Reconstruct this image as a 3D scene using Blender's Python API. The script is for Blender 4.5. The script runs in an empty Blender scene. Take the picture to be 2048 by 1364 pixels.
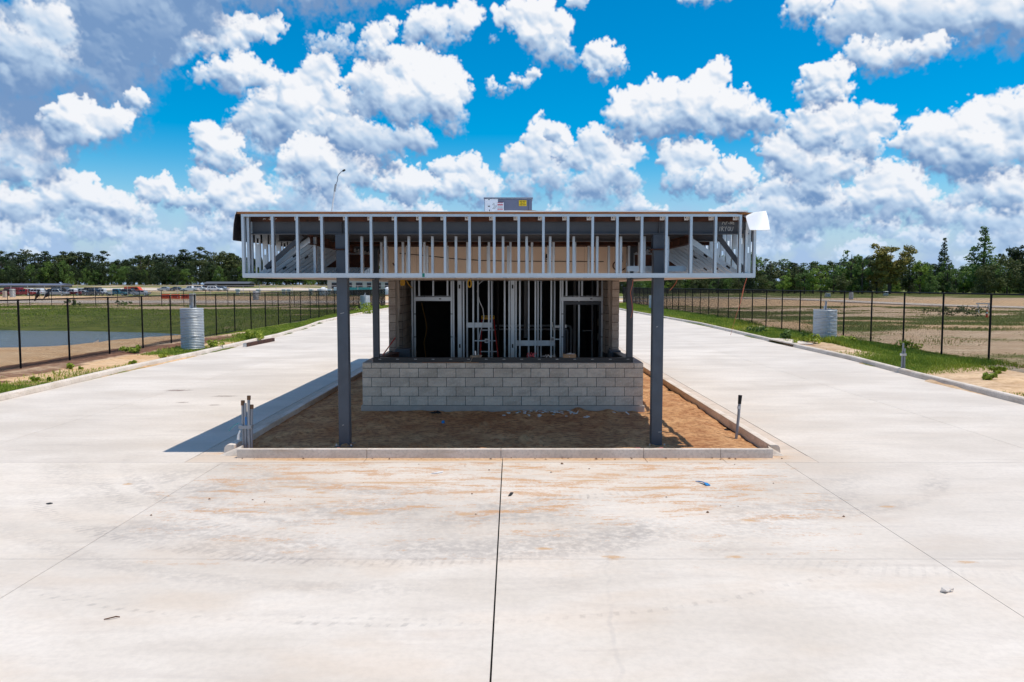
import bpy, bmesh, math, random
import numpy as np
from mathutils import Vector, Matrix, noise as mnoise

scene = bpy.context.scene
COL = scene.collection
rad = math.radians
rng = np.random.default_rng(11)
R = random.Random(5)

# ------------------------------------------------------------------ camera, exposure
cam = bpy.data.cameras.new('camera')
cam.sensor_width = 36.0
cam.lens = 36.0*1580/2048
cam.clip_start = 0.1
cam.clip_end = 9000
camo = bpy.data.objects.new('camera', cam)
COL.objects.link(camo)
camo.location = (0, 0, 2.8)
camo.rotation_euler = (rad(90)-math.atan(111/1580.), 0, 0)
scene.camera = camo
scene.view_settings.view_transform = 'Standard'
scene.view_settings.look = 'None'
scene.view_settings.exposure = 0.0
scene.view_settings.gamma = 1.0
scene.view_settings.use_curve_mapping = False
scene.render.engine = 'CYCLES'
scene.cycles.max_bounces = 8
scene.cycles.diffuse_bounces = 5
scene.cycles.glossy_bounces = 3
scene.cycles.transparent_max_bounces = 6
scene.cycles.use_denoising = True

# ------------------------------------------------------------------ sun
SUN_DIR = Vector((0.337, -0.012, 1.0)).normalized()
sun = bpy.data.lights.new('sun', 'SUN')
sun.energy = 3.6
sun.angle = rad(0.53)
sun.color = (1.0, 0.93, 0.82)
suno = bpy.data.objects.new('sun', sun)
COL.objects.link(suno)
suno.rotation_euler = SUN_DIR.to_track_quat('Z', 'Y').to_euler()

# ------------------------------------------------------------------ sky with cumulus (simulated puff by puff, in directions, at infinity)
# ---- value noise helpers (tileable grids, bilinear/cubic upsample) ----
def vnoise(shape, cell, rng):
    """smooth value noise sampled on an image of shape, cell size in px"""
    h, w = shape
    gh, gw = int(h/cell)+4, int(w/cell)+4
    g = rng.random((gh, gw)).astype(np.float32)
    y = np.arange(h)/cell; x = np.arange(w)/cell
    yi = y.astype(int); xi = x.astype(int)
    fy = (y-yi).astype(np.float32); fx = (x-xi).astype(np.float32)
    fy = fy*fy*(3-2*fy); fx = fx*fx*(3-2*fx)
    a = g[yi][:, xi]; b = g[yi][:, xi+1]; c = g[yi+1][:, xi]; d = g[yi+1][:, xi+1]
    fx = fx[None, :]; fy = fy[:, None]
    return (a*(1-fx)+b*fx)*(1-fy)+(c*(1-fx)+d*fx)*fy
def fbm(shape, cell, rng, octv=5, gain=0.55):
    s = np.zeros(shape, np.float32); amp = 1.0; tot = 0
    for i in range(octv):
        if cell < 1.5: break
        s += amp*vnoise(shape, cell, rng); tot += amp; amp *= gain; cell *= 0.5
    return s/tot
def blur(a, r):
    r = int(max(1, r))
    for ax in (0, 1):
        for _ in range(2):
            p = np.pad(a, [(r+1, r) if i == ax else (0, 0) for i in range(2)], mode='edge')
            c = np.cumsum(p, axis=ax, dtype=np.float64)
            n = a.shape[ax]
            if ax == 0: a = ((c[2*r+1:2*r+1+n]-c[:n])/(2*r+1)).astype(np.float32)
            else: a = ((c[:, 2*r+1:2*r+1+n]-c[:, :n])/(2*r+1)).astype(np.float32)
    return a
def sstep(a, b, x):
    t = np.clip((x-a)/(b-a), 0, 1); return t*t*(3-2*t)

SUN = np.array([0.42, 0.88, 0.22]); SUN = SUN/np.linalg.norm(SUN)

def cloud(img, alp, S, az0, el0, blobs, base, tone, soft, seed, depth_fade):
    """composite one cumulus over img/alp. blobs: (az, el, r); base: cut-off elevation; tone: 0 dark .. 1 bright"""
    rng = np.random.default_rng(seed)
    H_, W_ = alp.shape
    bl = np.array(blobs, float)
    bl[:, 2] *= 1.10
    if base is not None: base -= .30*float(np.median(bl[:, 2]))
    m = bl[:, 2].max()*0.6+0.8
    x0 = max(0, int((bl[:, 0]-bl[:, 2]).min()*S - m*S - az0*S)); x1 = min(W_, int(((bl[:, 0]+bl[:, 2]).max()+m-az0)*S))
    y0 = max(0, int(((bl[:, 1]-bl[:, 2]).min()-m-el0)*S)); y1 = min(H_, int(((bl[:, 1]+bl[:, 2]).max()+m-el0)*S))
    if x1-x0 < 4 or y1-y0 < 4: return
    sh = (y1-y0, x1-x0)
    X = (np.arange(x0, x1)/S+az0)[None, :]+np.zeros(sh, np.float32); Y = (np.arange(y0, y1)/S+el0)[:, None]+np.zeros(sh, np.float32)
    rm = float(np.median(bl[:, 2]))
    n1 = fbm(sh, max(4, rm*S*0.8), rng, 6, .62); n2 = fbm(sh, max(4, rm*S*0.8), rng, 6, .62)
    w1 = fbm(sh, max(3, rm*S*.16), rng, 4, .7); w2 = fbm(sh, max(3, rm*S*.16), rng, 4, .7)
    X = (X+(n1-.5)*rm*0.85+(w1-.5)*rm*.20).astype(np.float32); Y = (Y+(n2-.5)*rm*0.85+(w2-.5)*rm*.20).astype(np.float32)
    puffs = []
    for (a, e, r) in bl:
        puffs.append((a, e, 0, r*.86, 0))
        k1 = 15
        for i in range(k1):
            t = rng.uniform(-0.35, math.pi+.35); f = rng.uniform(0, 1.0)
            r1 = r*rng.uniform(.26, .5)
            d = r*(.86-.15)
            ax, ay, azz = a+math.cos(t)*d*math.sqrt(1-f*f*.8), e+math.sin(t)*d*math.sqrt(1-f*f*.8)*.95, d*f*.9
            puffs.append((ax, ay, azz, r1, 1))
            for j in range(9):
                t2 = rng.uniform(-.3, math.pi+.3); f2 = rng.uniform(0, 1)
                r2 = r1*rng.uniform(.25, .48); d2 = r1*.85
                bx, by, bz = ax+math.cos(t2)*d2*math.sqrt(1-f2*f2*.8), ay+math.sin(t2)*d2*math.sqrt(1-f2*f2*.8), azz+d2*f2*.9
                puffs.append((bx, by, bz, r2, 2))
                if r2*S > 5:
                    for q in range(4):
                        t3 = rng.uniform(-.2, math.pi+.2); r3 = r2*rng.uniform(.3, .5)
                        puffs.append((bx+math.cos(t3)*r2*.85, by+math.sin(t3)*r2*.85, bz+r2*.4*rng.uniform(0, 1), r3, 3))
    H = np.full(sh, -9, np.float32); Hc = np.full(sh, -9, np.float32); cov = np.full(sh, -1, np.float32)
    for (px, py, pz, r, lv) in puffs:
        ext = r+rm*.4
        i0 = max(0, int((px-ext-az0)*S)-x0); i1 = min(sh[1], int((px+ext-az0)*S)-x0+2)
        j0 = max(0, int((py-ext-el0)*S)-y0); j1 = min(sh[0], int((py+ext-el0)*S)-y0+2)
        if i1 <= i0 or j1 <= j0: continue
        s = np.s_[j0:j1, i0:i1]
        d2 = ((X[s]-px)**2+(Y[s]-py)**2)/(r*r)
        c = 1-np.sqrt(d2)
        w = min(1.0, r/rm*1.2)
        np.maximum(cov[s], np.where(c > 0, c*w, c), out=cov[s])
        h = np.where(d2 < 1, pz+r*np.sqrt(np.maximum(0, 1-d2)), -9)
        np.maximum(H[s], h, out=H[s])
        if lv <= 1: np.maximum(Hc[s], h, out=Hc[s])
    inside = H > -8
    Hf = np.where(inside, H, 0); Hf = blur(Hf, .7)
    Hm = np.where(Hc > -8, Hc, 0)
    def lam(h, rr):
        h = blur(h, rr) if rr > 0 else h
        gy, gx = np.gradient(h*S)
        n = 1/np.sqrt(gx*gx+gy*gy+1.0)
        return (-gx*n*SUN[0]-gy*n*SUN[1]+n*SUN[2])
    l1 = lam(Hf, 0); l2 = lam(Hm, rm*S*.10); l3 = lam(Hm, rm*S*.32)
    L = .30*l1+.28*l2+.42*l3
    cav = Hf-blur(Hf, rm*S*.25)
    ymin = base if base is not None else (bl[:, 1]-bl[:, 2]).min()
    ymax = (bl[:, 1]+bl[:, 2]).max()
    hrel = np.clip((Y-ymin)/max(.3, ymax-ymin), 0, 1)
    shade = .26+.70*np.clip(L*.72+.40, 0, 1.2)+.28*np.clip(cav/rm, -.5, .4)
    shade *= .50+.50*sstep(-.02, .62, hrel+.5*(n1-.5))
    nf = fbm(sh, max(3, rm*S*.35), rng, 5, .6)
    shade += (nf-.5)*.12
    shade = shade*(.55+.45*tone)+.06*tone
    t = np.clip((shade-.25)/(.77-.25), 0, 1)[..., None]
    lit = np.array([.93, .94, .97]); mid = np.array([.50, .64, .82]); dark = np.array([.16, .29, .53])
    col = np.where(t > .5, mid+(lit-mid)*(t-.5)*2, dark+(mid-dark)*t*2)
    # edge alpha with wispy erosion
    nz = .6*fbm(sh, max(3, rm*S*.22), rng, 5, .7)+.4*fbm(sh, max(4, rm*S*.7), rng, 6, .65)
    cov = .75*cov+.25*blur(cov, rm*S*.05)
    soft = soft*(.45+1.0*(1-sstep(.15, .75, hrel+.3*(n1-.5))))
    a = sstep(-.04, soft*1.1, cov+(nz-.5)*1.0*(.5+soft))
    a = a**.85
    if base is not None:
        a *= sstep(-.9, .7, (Y-base)/(.55*rm)+(nz-.5)*2.0+(n2-.5)*2.0)
    a = np.clip(a, 0, 1)
    # aerial tint toward the horizon colour
    hz = np.array([.50, .68, .90])
    col = col*(1-depth_fade)+hz*depth_fade
    s = np.s_[y0:y1, x0:x1]
    A = a[..., None]
    img[s] = img[s]*(1-A)+col*A
    alp[s] = alp[s]*(1-a)+a

CLOUDS = [
 ([(-35.6,1.79,0.76)],1.19,1.0,0.5235388225970512,0.6232542831142902),
 ([(-31.88,1.3,0.63),(-31.31,1.81,0.63)],1.1,0.99,0.8394117113353334,0.5995828951438883),
 ([(-26.17,2.1,0.76),(-25.71,1.74,1.08),(-24.87,2.15,1.06)],1.26,0.79,0.7395649888759958,0.6089668827669291),
 ([(-25.48,2.17,0.72),(-24.61,1.81,0.57),(-24.21,2.34,0.65)],1.28,0.71,0.6743697337715109,0.6342029885300027),
 ([(-19.18,2.16,0.52),(-18.57,2.15,0.96)],1.34,0.66,0.7789167525846075,0.6833484446578916),
 ([(-13.17,2.07,0.62),(-12.69,1.98,0.87),(-11.66,1.97,0.44),(-11.28,1.81,0.57),(-10.65,2.01,0.65),(-9.8,2.08,1.13)],1.25,0.69,0.5248836757399756,0.657939427100027),
 ([(-10.61,1.92,0.75),(-10.07,2.56,0.96)],1.47,0.72,0.6755256754476502,0.6187101853333344),
 ([(-8.1,1.82,0.77),(-7.55,2.11,0.42),(-7.19,2.16,0.76),(-6.12,1.62,0.59)],1.35,0.93,0.7978905142560698,0.6190860836356553),
 ([(-4.14,1.61,0.94),(-3.27,1.71,0.85)],1.48,0.93,0.8204417475113244,0.5941648983035087),
 ([(2.25,1.78,0.69),(2.76,2.54,0.66),(3.56,2.23,0.26),(3.87,1.61,0.59)],1.28,0.65,0.8505694337407919,0.5585423951098718),
 ([(9.25,1.66,0.89),(10.31,1.86,0.71),(11.04,2.22,0.87),(12.02,1.85,0.84)],1.43,0.92,0.7091945168526044,0.5416882029735308),
 ([(13.91,2.13,0.5)],1.44,0.82,0.8865114432575045,0.5552191472973755),
 ([(14.5,1.6,0.7),(15.32,2.12,0.77),(16.18,1.89,1.16),(17.39,2.32,0.71),(17.99,2.57,1.1)],1.45,0.88,0.5483811394719734,0.5577341884213766),
 ([(22.14,2.1,0.38),(22.48,1.66,0.84),(23.34,2.22,0.74),(24.0,2.29,0.94),(25.04,1.79,0.74)],1.34,0.88,0.5533018989366292,0.5532096178598651),
 ([(23.07,2.04,0.73),(23.66,2.14,0.58),(24.37,1.66,0.35),(24.63,2.18,0.27),(24.95,1.82,0.68)],1.27,0.82,0.729545792914978,0.6900658548794962),
 ([(29.65,1.42,0.51)],1.18,0.95,0.7751037311736089,0.6809661455142905),
 ([(30.94,1.89,0.62),(31.5,1.56,1.15),(32.32,1.93,1.01),(32.84,1.73,0.52)],1.24,0.98,0.749291706168423,0.5649684065715151),
 ([(33.63,1.73,0.96),(34.23,1.54,0.63),(34.78,1.79,0.56),(35.34,1.53,0.58),(35.75,1.99,1.27),(36.43,1.88,0.52)],1.27,1.0,0.6156226086906664,0.682437085666061),
 ([(-33.79,2.61,0.44),(-33.55,2.72,0.42),(-33.32,2.48,0.44),(-32.98,2.64,0.42),(-32.66,2.47,0.5),(-32.38,1.97,0.28)],1.87,0.93,0.5343279098173201,0.4885546002967225),
 ([(-30.81,2.5,0.54)],1.8,1.0,0.7825832661079173,0.6173967274231548),
 ([(-25.74,2.41,0.39),(-25.38,2.89,0.78),(-24.53,2.48,0.52),(-24.16,2.4,0.61)],1.98,0.94,0.8229274536197526,0.483329528440978),
 ([(-25.12,2.57,0.93),(-24.27,2.58,1.18),(-23.01,2.68,0.81)],2.06,0.67,0.8126349437287981,0.6153539301607909),
 ([(-18.85,2.69,0.88)],2.15,0.75,0.881784799749451,0.6124978241122104),
 ([(-13.06,2.91,0.42)],2.05,0.75,0.6553840507036152,0.5667689793141214),
 ([(-13.63,2.69,0.37),(-13.22,3.02,0.5),(-12.77,2.73,0.46),(-12.12,2.58,0.53)],2.16,0.91,0.5840661354541427,0.5147427648438453),
 ([(-8.82,2.34,0.42),(-8.28,2.28,0.32),(-8.04,2.45,0.39),(-7.5,3.04,0.53)],2.03,0.71,0.5976643220158728,0.6049195541087692),
 ([(-4.02,2.84,0.58),(-3.58,3.21,0.73),(-3.06,2.99,0.68)],2.24,0.76,0.8931693368257319,0.5670887337252889),
 ([(2.09,2.5,0.36),(2.53,3.38,0.71)],2.14,0.95,0.5416952098812498,0.5019325933429714),
 ([(5.5,2.96,0.68),(6.19,2.36,0.38),(6.56,3.03,0.55),(7.34,2.98,0.8)],2.26,1.0,0.5740165560888111,0.5555200412423735),
 ([(9.48,2.8,0.65)],2.29,0.76,0.7876824760501582,0.5328520383402526),
 ([(14.61,3.19,0.59),(15.2,2.59,0.85),(15.88,2.5,0.58),(16.29,2.44,0.47)],2.19,0.77,0.507832398190033,0.5757579577241811),
 ([(20.14,2.89,0.51),(20.56,2.88,0.72)],2.1,0.89,0.7177378018479362,0.6233935553699496),
 ([(26.72,2.78,0.98),(27.61,2.76,0.91),(28.15,2.62,0.76)],2.05,0.94,0.7154771441818473,0.5253906689574573),
 ([(30.37,2.52,1.06),(31.08,2.51,0.48),(31.38,2.7,0.81),(32.23,2.63,1.14),(32.81,2.36,0.86),(33.25,2.67,0.78)],1.95,0.95,0.8821189945816037,0.6009418775700972),
 ([(30.77,2.62,1.22),(31.6,2.36,0.84),(32.33,2.41,0.96),(33.08,2.73,0.98),(33.65,2.13,0.52),(34.0,2.19,0.65)],1.99,0.98,0.5628211052511933,0.5928262523082768),
 ([(35.45,1.93,0.83),(35.98,2.0,0.73),(36.67,2.1,1.12),(37.47,2.56,1.1)],1.76,0.89,0.8774222026250198,0.4959124032307078),
 ([(-35.79,3.09,1.05),(-35.16,3.09,1.2),(-34.45,2.87,1.24)],2.31,0.76,0.7084405690599114,0.3774355731810353),
 ([(-28.94,2.82,0.5),(-28.47,3.27,0.68),(-27.92,3.17,0.78),(-27.41,3.19,0.69),(-26.72,3.35,0.38),(-26.38,3.55,1.11)],2.64,0.73,0.6407549826408705,0.4617887716684016),
 ([(-26.86,3.19,0.34)],2.71,0.69,0.6826281620198864,0.48803835910493165),
 ([(-21.72,3.07,0.71),(-20.84,3.07,0.33),(-20.41,3.27,0.82),(-19.48,3.49,0.85)],2.83,0.77,0.5142153517009347,0.5104501769264128),
 ([(-18.0,3.19,0.88),(-17.1,3.68,1.15),(-15.82,3.35,0.77),(-15.08,3.32,0.65),(-14.55,3.79,0.63),(-13.7,3.3,1.14)],2.93,0.82,0.6540432683873714,0.4463504938457406),
 ([(-13.42,3.88,0.96)],2.86,0.71,0.5070620312080014,0.5228612037734222),
 ([(-7.17,3.67,0.23),(-6.97,3.52,0.41),(-6.43,3.82,0.61)],3.03,0.82,0.7141800465080836,0.45710568262818957),
 ([(-6.43,3.23,0.29),(-6.22,3.69,0.44)],2.9,0.97,0.6353421230916294,0.4715993067017684),
 ([(-1.75,3.22,0.29),(-1.53,4.1,0.75),(-0.98,3.95,0.72)],2.92,0.68,0.5587512991591694,0.514927205829654),
 ([(5.18,3.16,0.89),(5.89,3.67,0.41),(6.34,3.83,0.91),(7.14,3.6,0.76),(7.9,3.23,0.7),(8.87,4.07,0.88)],2.84,0.89,0.6561545063903121,0.457004424487541),
 ([(11.24,4.09,0.89),(12.39,3.52,0.4),(12.85,3.58,0.37),(13.31,3.65,0.48),(13.81,3.78,0.62)],2.86,0.86,0.7892569373356331,0.522191586147136),
 ([(16.49,3.21,0.57),(16.86,3.29,0.62),(17.48,3.64,0.53),(18.01,3.54,1.24)],2.81,0.91,0.8222279234512595,0.44753864082395045),
 ([(18.35,3.63,0.57)],2.79,0.89,0.6829222473078138,0.4129988948998025),
 ([(25.14,3.59,0.83)],2.73,0.71,0.6279045618172305,0.4703055432347148),
 ([(27.48,3.22,0.67),(27.99,3.08,0.36)],2.57,0.84,0.7984629297982039,0.503950327675282),
 ([(31.84,2.79,0.75),(32.22,3.1,0.72),(32.73,2.94,0.48)],2.54,1.0,0.8066748564511683,0.48493383256594613),
 ([(36.83,2.94,0.6),(37.16,2.66,0.55),(37.44,2.79,0.7),(38.06,2.72,0.87)],2.4,0.74,0.5667223840392805,0.5030305146266599),
 ([(-32.05,3.6,0.47)],3.12,0.94,0.8511374743952427,0.38149255076030203),
 ([(-31.29,4.25,1.28),(-29.99,3.97,0.67),(-29.42,3.64,0.6),(-29.02,3.9,0.53),(-28.61,3.67,1.11),(-27.67,4.22,1.02)],3.25,0.71,0.8379444937405889,0.42000611219224143),
 ([(-24.72,4.08,0.69)],3.51,0.88,0.7769016669185653,0.42530353998145),
 ([(-21.61,4.59,0.71),(-20.99,3.79,0.72),(-20.41,4.39,0.59),(-19.68,4.39,0.94),(-18.98,4.42,0.84)],3.58,0.7,0.83406091706683,0.3503658437034839),
 ([(-17.66,4.39,0.5),(-17.12,4.22,0.32),(-16.7,4.15,0.28),(-16.48,4.28,0.43)],3.61,0.81,0.676157437265801,0.37748265945249676),
 ([(-10.65,4.21,0.67),(-9.77,4.79,1.23)],3.64,0.71,0.5694294191186577,0.39517936229184436),
 ([(-2.19,4.67,0.47),(-1.66,4.08,0.56)],3.68,0.89,0.8691179446488679,0.4118047104297073),
 ([(3.02,4.57,0.95)],3.71,0.87,0.743801585048298,0.3649825414891514),
 ([(7.46,4.69,0.31),(7.69,3.99,0.54),(8.35,4.22,0.42)],3.66,0.83,0.8928171941351335,0.37524329215647),
 ([(14.65,4.26,0.62),(15.18,4.11,0.29),(15.42,4.23,0.67),(16.25,4.12,0.57),(16.81,4.06,0.59),(17.32,4.4,0.32)],3.66,1.0,0.7423049013448088,0.3584187230026359),
 ([(14.05,4.34,0.66),(14.91,4.46,1.18)],3.7,0.71,0.5465556432954777,0.39536909903646583),
 ([(22.92,4.33,0.48),(23.29,3.91,0.35),(23.68,4.2,0.32),(23.93,3.81,0.39),(24.37,3.59,0.69),(24.92,4.24,0.47)],3.39,0.67,0.6776849253636336,0.3805241736784814),
 ([(28.2,3.9,0.61),(28.62,4.24,1.07),(29.75,4.07,0.65),(30.2,3.53,0.6)],3.33,0.73,0.8988336429807122,0.2889175005226456),
 ([(31.63,3.83,0.7),(32.1,3.89,1.0),(32.63,3.87,0.72),(33.16,4.21,1.01)],3.12,0.91,0.5838133643383746,0.3948061473977543),
 ([(35.29,3.61,0.46),(35.71,3.85,0.74),(36.16,3.75,1.29)],3.04,0.75,0.5742612550143933,0.3965655744873162),
 ([(-30.38,4.76,0.98),(-29.87,4.44,0.69),(-29.1,4.37,0.65),(-28.48,4.72,1.21),(-27.5,4.63,1.05)],3.94,0.92,0.5512715310410546,0.3327966695941829),
 ([(-26.32,4.76,1.01),(-25.44,4.62,1.22),(-24.63,4.84,0.67)],4.2,0.8,0.6912454074244592,0.21627590038865135),
 ([(-18.1,4.63,0.34)],4.47,0.75,0.5398903181853825,0.3297727729431717),
 ([(-12.87,5.27,0.89),(-11.9,5.31,1.2)],4.45,0.87,0.6876249626980655,0.20210037199772057),
 ([(-6.12,5.13,0.68),(-5.63,4.94,0.37),(-5.22,4.92,0.66)],4.52,0.88,0.6898980988368099,0.30242975077073064),
 ([(7.96,5.27,0.53),(8.71,5.29,0.42),(9.06,5.58,0.78),(10.04,5.19,0.38),(10.3,5.02,0.8)],4.49,0.71,0.7258912823608126,0.22706891643724608),
 ([(15.73,5.01,1.15),(17.03,5.22,1.38),(18.58,5.09,0.98),(19.85,4.98,1.14)],4.46,0.77,0.8873604734914833,0.31004591456176245),
 ([(19.81,4.7,0.4),(20.2,4.86,0.87),(21.1,4.99,0.99),(21.78,5.29,1.01),(22.49,4.73,0.93)],4.47,0.82,0.5245865419831932,0.2469933134073024),
 ([(28.21,4.23,1.05),(28.76,4.93,0.7),(29.21,4.35,1.02),(29.9,4.92,0.74)],4.14,0.85,0.7007370919992011,0.31116147046045955),
 ([(32.34,4.64,0.45),(32.6,4.47,0.54)],3.81,0.74,0.5744227394344522,0.2429830567448372),
 ([(-30.63,3.55,1.05),(-32.54,2.6,0.93),(-30.75,2.65,0.89),(-32.92,2.6,1.42)],None,0.6,1.0,0.4),
 ([(-18.29,5.88,1.85),(-14.97,5.64,1.5),(-13.55,6.62,1.05),(-14.44,6.49,1.86),(-15.25,5.64,1.77)],None,0.55,1.0,0.25),
 ([(-10.75,4.39,0.91),(-11.44,4.58,1.5),(-7.4,4.64,1.46),(-12.04,5.66,1.52)],None,0.6,1.0,0.3),
 ([(5.74,6.8,1.6),(4.84,5.49,1.34),(6.34,6.23,1.19),(8.12,6.15,1.42),(4.89,6.43,1.45)],None,0.6,1.0,0.25),
 ([(18.36,3.67,1.35),(18.04,4.07,1.55),(21.58,4.53,1.48),(18.78,4.73,1.62),(22.46,4.42,1.48)],None,0.55,1.0,0.3),
 ([(31.83,3.81,1.6),(31.28,2.6,1.27),(32.45,2.85,1.35),(30.8,3.62,1.31)],None,0.6,1.0,0.35),
 ([(-34.29,6.79,1.62),(-33.41,7.58,1.24),(-30.21,7.99,1.25),(-31.16,7.46,1.07)],None,0.35,1.0,0.2),
 ([(-17.67,9.24,1.48),(-17.76,8.72,1.37),(-14.1,10.32,2.41),(-17.99,10.11,1.73),(-17.5,8.39,1.73)],None,0.5,1.0,0.12),
 ([(19.19,7.21,1.74),(18.78,7.49,1.64),(18.91,7.5,1.44),(22.51,7.15,1.49)],None,0.6,1.0,0.12),
 ([(-32.2,4.57,1.45),(-30.89,4.79,1.23),(-29.39,5.47,1.38),(-28.27,6.15,1.23),(-27.6,5.26,1.45),(-26.42,4.68,1.23)],3.67,0.95,0.4,0.12),
 ([(-24.39,5.88,0.94),(-23.64,6.17,0.94),(-23.05,5.46,0.87)],4.98,1,0.4,0.1),
 ([(-21.32,6.99,0.87),(-20.39,6.64,0.87),(-21.82,5.67,0.8),(-21.05,5.37,0.94)],4.7,0.8,0.5,0.15),
 ([(-19.62,5.91,1.23),(-18.48,6.62,1.23),(-17.53,5.82,1.09),(-16.71,5.68,0.58),(-18.84,4.94,1.23)],4.35,1,0.4,0.1),
 ([(-8.68,6.9,0.94),(-7.45,7.61,1.16),(-6.22,6.94,1.09),(-7.46,6.57,1.45)],6.1,0.95,0.4,0.1),
 ([(-4.79,7.99,0.94),(-3.36,8.18,1.02),(-2.65,7.32,1.16),(-4.26,6.78,1.23),(-1.58,6.97,0.94),(-2.3,6.27,1.23)],5.66,0.9,0.45,0.12),
 ([(2.53,10.08,1.52),(0.57,8.54,1.23),(1.82,8.71,1.45),(3.43,8.87,1.23),(0.93,6.98,1.23),(2.72,7.32,1.45),(2.35,10.76,0.65)],6.1,0.85,0.45,0.08),
 ([(3.07,10.58,0.73),(3.71,9.96,0.65),(3.43,9.21,0.65)],None,1,0.45,0.05),
 ([(5.73,9.87,1.31),(7.15,8.99,1.31),(5.03,9.02,1.09),(8.38,8.79,1.09),(6.28,7.97,1.23),(7.69,7.43,1.45),(5.58,6.94,1.31)],6.07,0.8,0.45,0.1),
 ([(11.16,8.72,1.09),(12.7,8.74,1.23),(13.73,8.3,0.8),(11.87,7.34,1.31),(13.24,6.96,1.09)],6.26,0.85,0.45,0.1),
 ([(14.25,7.44,0.94),(15.42,7.57,1.09),(16.42,7.03,0.87),(14.93,6.74,1.23),(13.58,6.68,0.73)],6.08,0.95,0.4,0.1),
 ([(18.07,6.14,1.02),(19.2,6.26,1.23),(20.32,5.72,1.45),(18.59,4.78,1.31),(21.44,5.03,1.31),(19.88,4.24,1.45)],3.44,0.6,0.5,0.15),
 ([(24.73,6.5,1.45),(25.91,6.28,1.52),(24.16,5.73,1.45),(26.8,5.45,1.31),(25.22,4.88,1.6),(23.27,5.12,1.09),(27.4,4.48,1.09)],4.1,0.95,0.4,0.1),
 ([(30.11,5.74,1.09),(31.16,5.98,1.16),(32.21,5.61,1.23),(33.24,5.26,1.23),(31.45,5.06,1.31),(29.45,5.32,0.8)],4.42,0.8,0.4,0.12),
 ([(18.49,9.09,1.45),(19.76,9.34,1.31),(21.02,8.95,1.45),(22.27,8.55,1.23),(19.47,8.06,1.52),(21.06,7.49,1.6),(22.61,7.25,0.94),(20.46,6.38,1.31)],None,0.72,0.4,0.06),
 ([(21.43,10.98,1.45),(20.35,10.9,1.31),(22.53,10.12,1.23),(21.0,9.75,1.45),(19.74,10.24,0.94)],None,0.95,0.35,0.03),
 ([(20.91,13.36,1.16),(21.67,13.45,1.23),(20.13,13.12,0.73),(22.46,12.61,0.73),(20.32,12.17,0.87),(21.24,12.4,1.09)],None,1,0.35,0.02),
 ([(24.17,10.37,1.23),(23.44,9.9,1.16),(24.78,9.8,0.73),(23.92,8.76,1.09),(22.86,9.15,0.94),(24.24,7.96,0.73)],None,0.85,0.45,0.05),
 ([(8.53,11.65,1.67),(8.02,10.5,1.09),(10.07,12.75,1.52),(11.81,11.54,1.99),(13.83,11.77,1.81),(13.96,13.86,1.23),(14.18,14.8,0.58),(15.51,11.2,1.67),(17.16,10.78,1.31),(18.3,10.39,0.8),(12.8,12.96,1.23),(10.1,10.94,1.45),(11.1,13.2,0.8)],9.74,1,0.32,0.02),
 ([(27.25,8.99,1.45),(28.36,9.05,1.45),(29.44,9.25,1.67),(30.63,9.73,1.45),(31.67,9.77,1.52),(32.82,9.51,1.81),(30.03,8.01,1.81),(31.61,7.88,1.81),(27.84,8.02,1.45),(29.23,7.62,1.45)],6.92,0.95,0.35,0.04),
 ([(-20.49,8.98,1.09),(-19.69,9.51,1.09),(-20.78,9.92,0.94),(-20.04,8.19,1.31),(-21.29,8.29,0.8),(-19.09,8.08,0.8)],7.29,1,0.38,0.05),
 ([(-17.9,10.9,1.23),(-16.58,11.78,1.45),(-15.08,13.0,1.45),(-13.89,14.18,1.23),(-13.05,14.07,1.23),(-14.78,11.24,2.03),(-12.75,12.15,1.6),(-16.62,10.16,1.45),(-11.75,11.04,1.45),(-18.87,10.52,0.73),(-13.47,9.65,2.18)],None,0.74,0.35,0.04),
 ([(-14.82,9.26,0.94),(-15.17,8.25,1.31),(-13.49,8.14,1.81),(-11.78,8.7,1.67),(-12.83,6.97,1.6),(-10.76,7.71,1.45),(-14.19,7.11,1.23)],5.73,0.9,0.4,0.06),
 ([(-11.42,9.72,1.6),(-9.87,9.43,1.6),(-8.13,9.99,1.45),(-9.36,8.43,1.31),(-6.9,9.84,1.23)],7.86,0.3,0.6,0.06),
 ([(-9.82,13.42,1.81),(-8.25,14.45,1.6),(-6.68,14.82,1.6),(-5.1,14.05,1.6),(-4.22,13.41,1.23),(-6.17,12.87,1.99),(-7.92,12.5,1.81),(-4.76,12.07,1.45),(-10.35,12.58,1.31),(-4.06,11.08,0.87),(-3.35,10.58,0.44)],10.71,1,0.3,0.02),
 ([(-9.78,16.45,0.94),(-8.92,16.96,0.73),(-10.14,15.65,0.94),(-9.28,15.84,0.87),(-8.39,17.76,0.44)],None,0.85,0.55,0.02),
 ([(-6.48,17.52,1.16),(-5.08,18.03,1.23),(-3.67,18.06,1.23),(-2.79,18.38,0.73),(-5.43,16.92,1.23),(-3.85,17.12,0.87),(-7.01,16.88,0.73)],None,0.92,0.5,0.02),
 ([(-0.85,18.09,0.73),(0.57,18.25,1.09),(1.8,17.93,1.31),(3.04,17.45,1.23),(1.81,16.83,1.38),(3.04,16.18,1.16),(1.27,17.47,1.23),(3.75,15.53,0.87),(2.34,15.71,0.94)],None,1,0.4,0.01),
 ([(6.21,15.79,0.94),(6.92,15.29,1.02),(5.87,15.16,0.8),(7.45,14.8,0.58),(5.7,14.36,0.58),(6.4,14.5,0.73)],None,0.95,0.5,0.01),
 ([(-1.39,13.6,0.51),(-0.68,13.44,0.51),(0.21,14.1,0.51),(1.46,14.59,0.51),(1.1,14.1,0.44),(-1.63,14.09,0.36)],None,0.8,0.7,0.02),
 ([(-1.38,16.83,0.33),(4.79,19.14,0.58),(4.09,19.04,0.36)],None,0.8,0.7,0.02),
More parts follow.
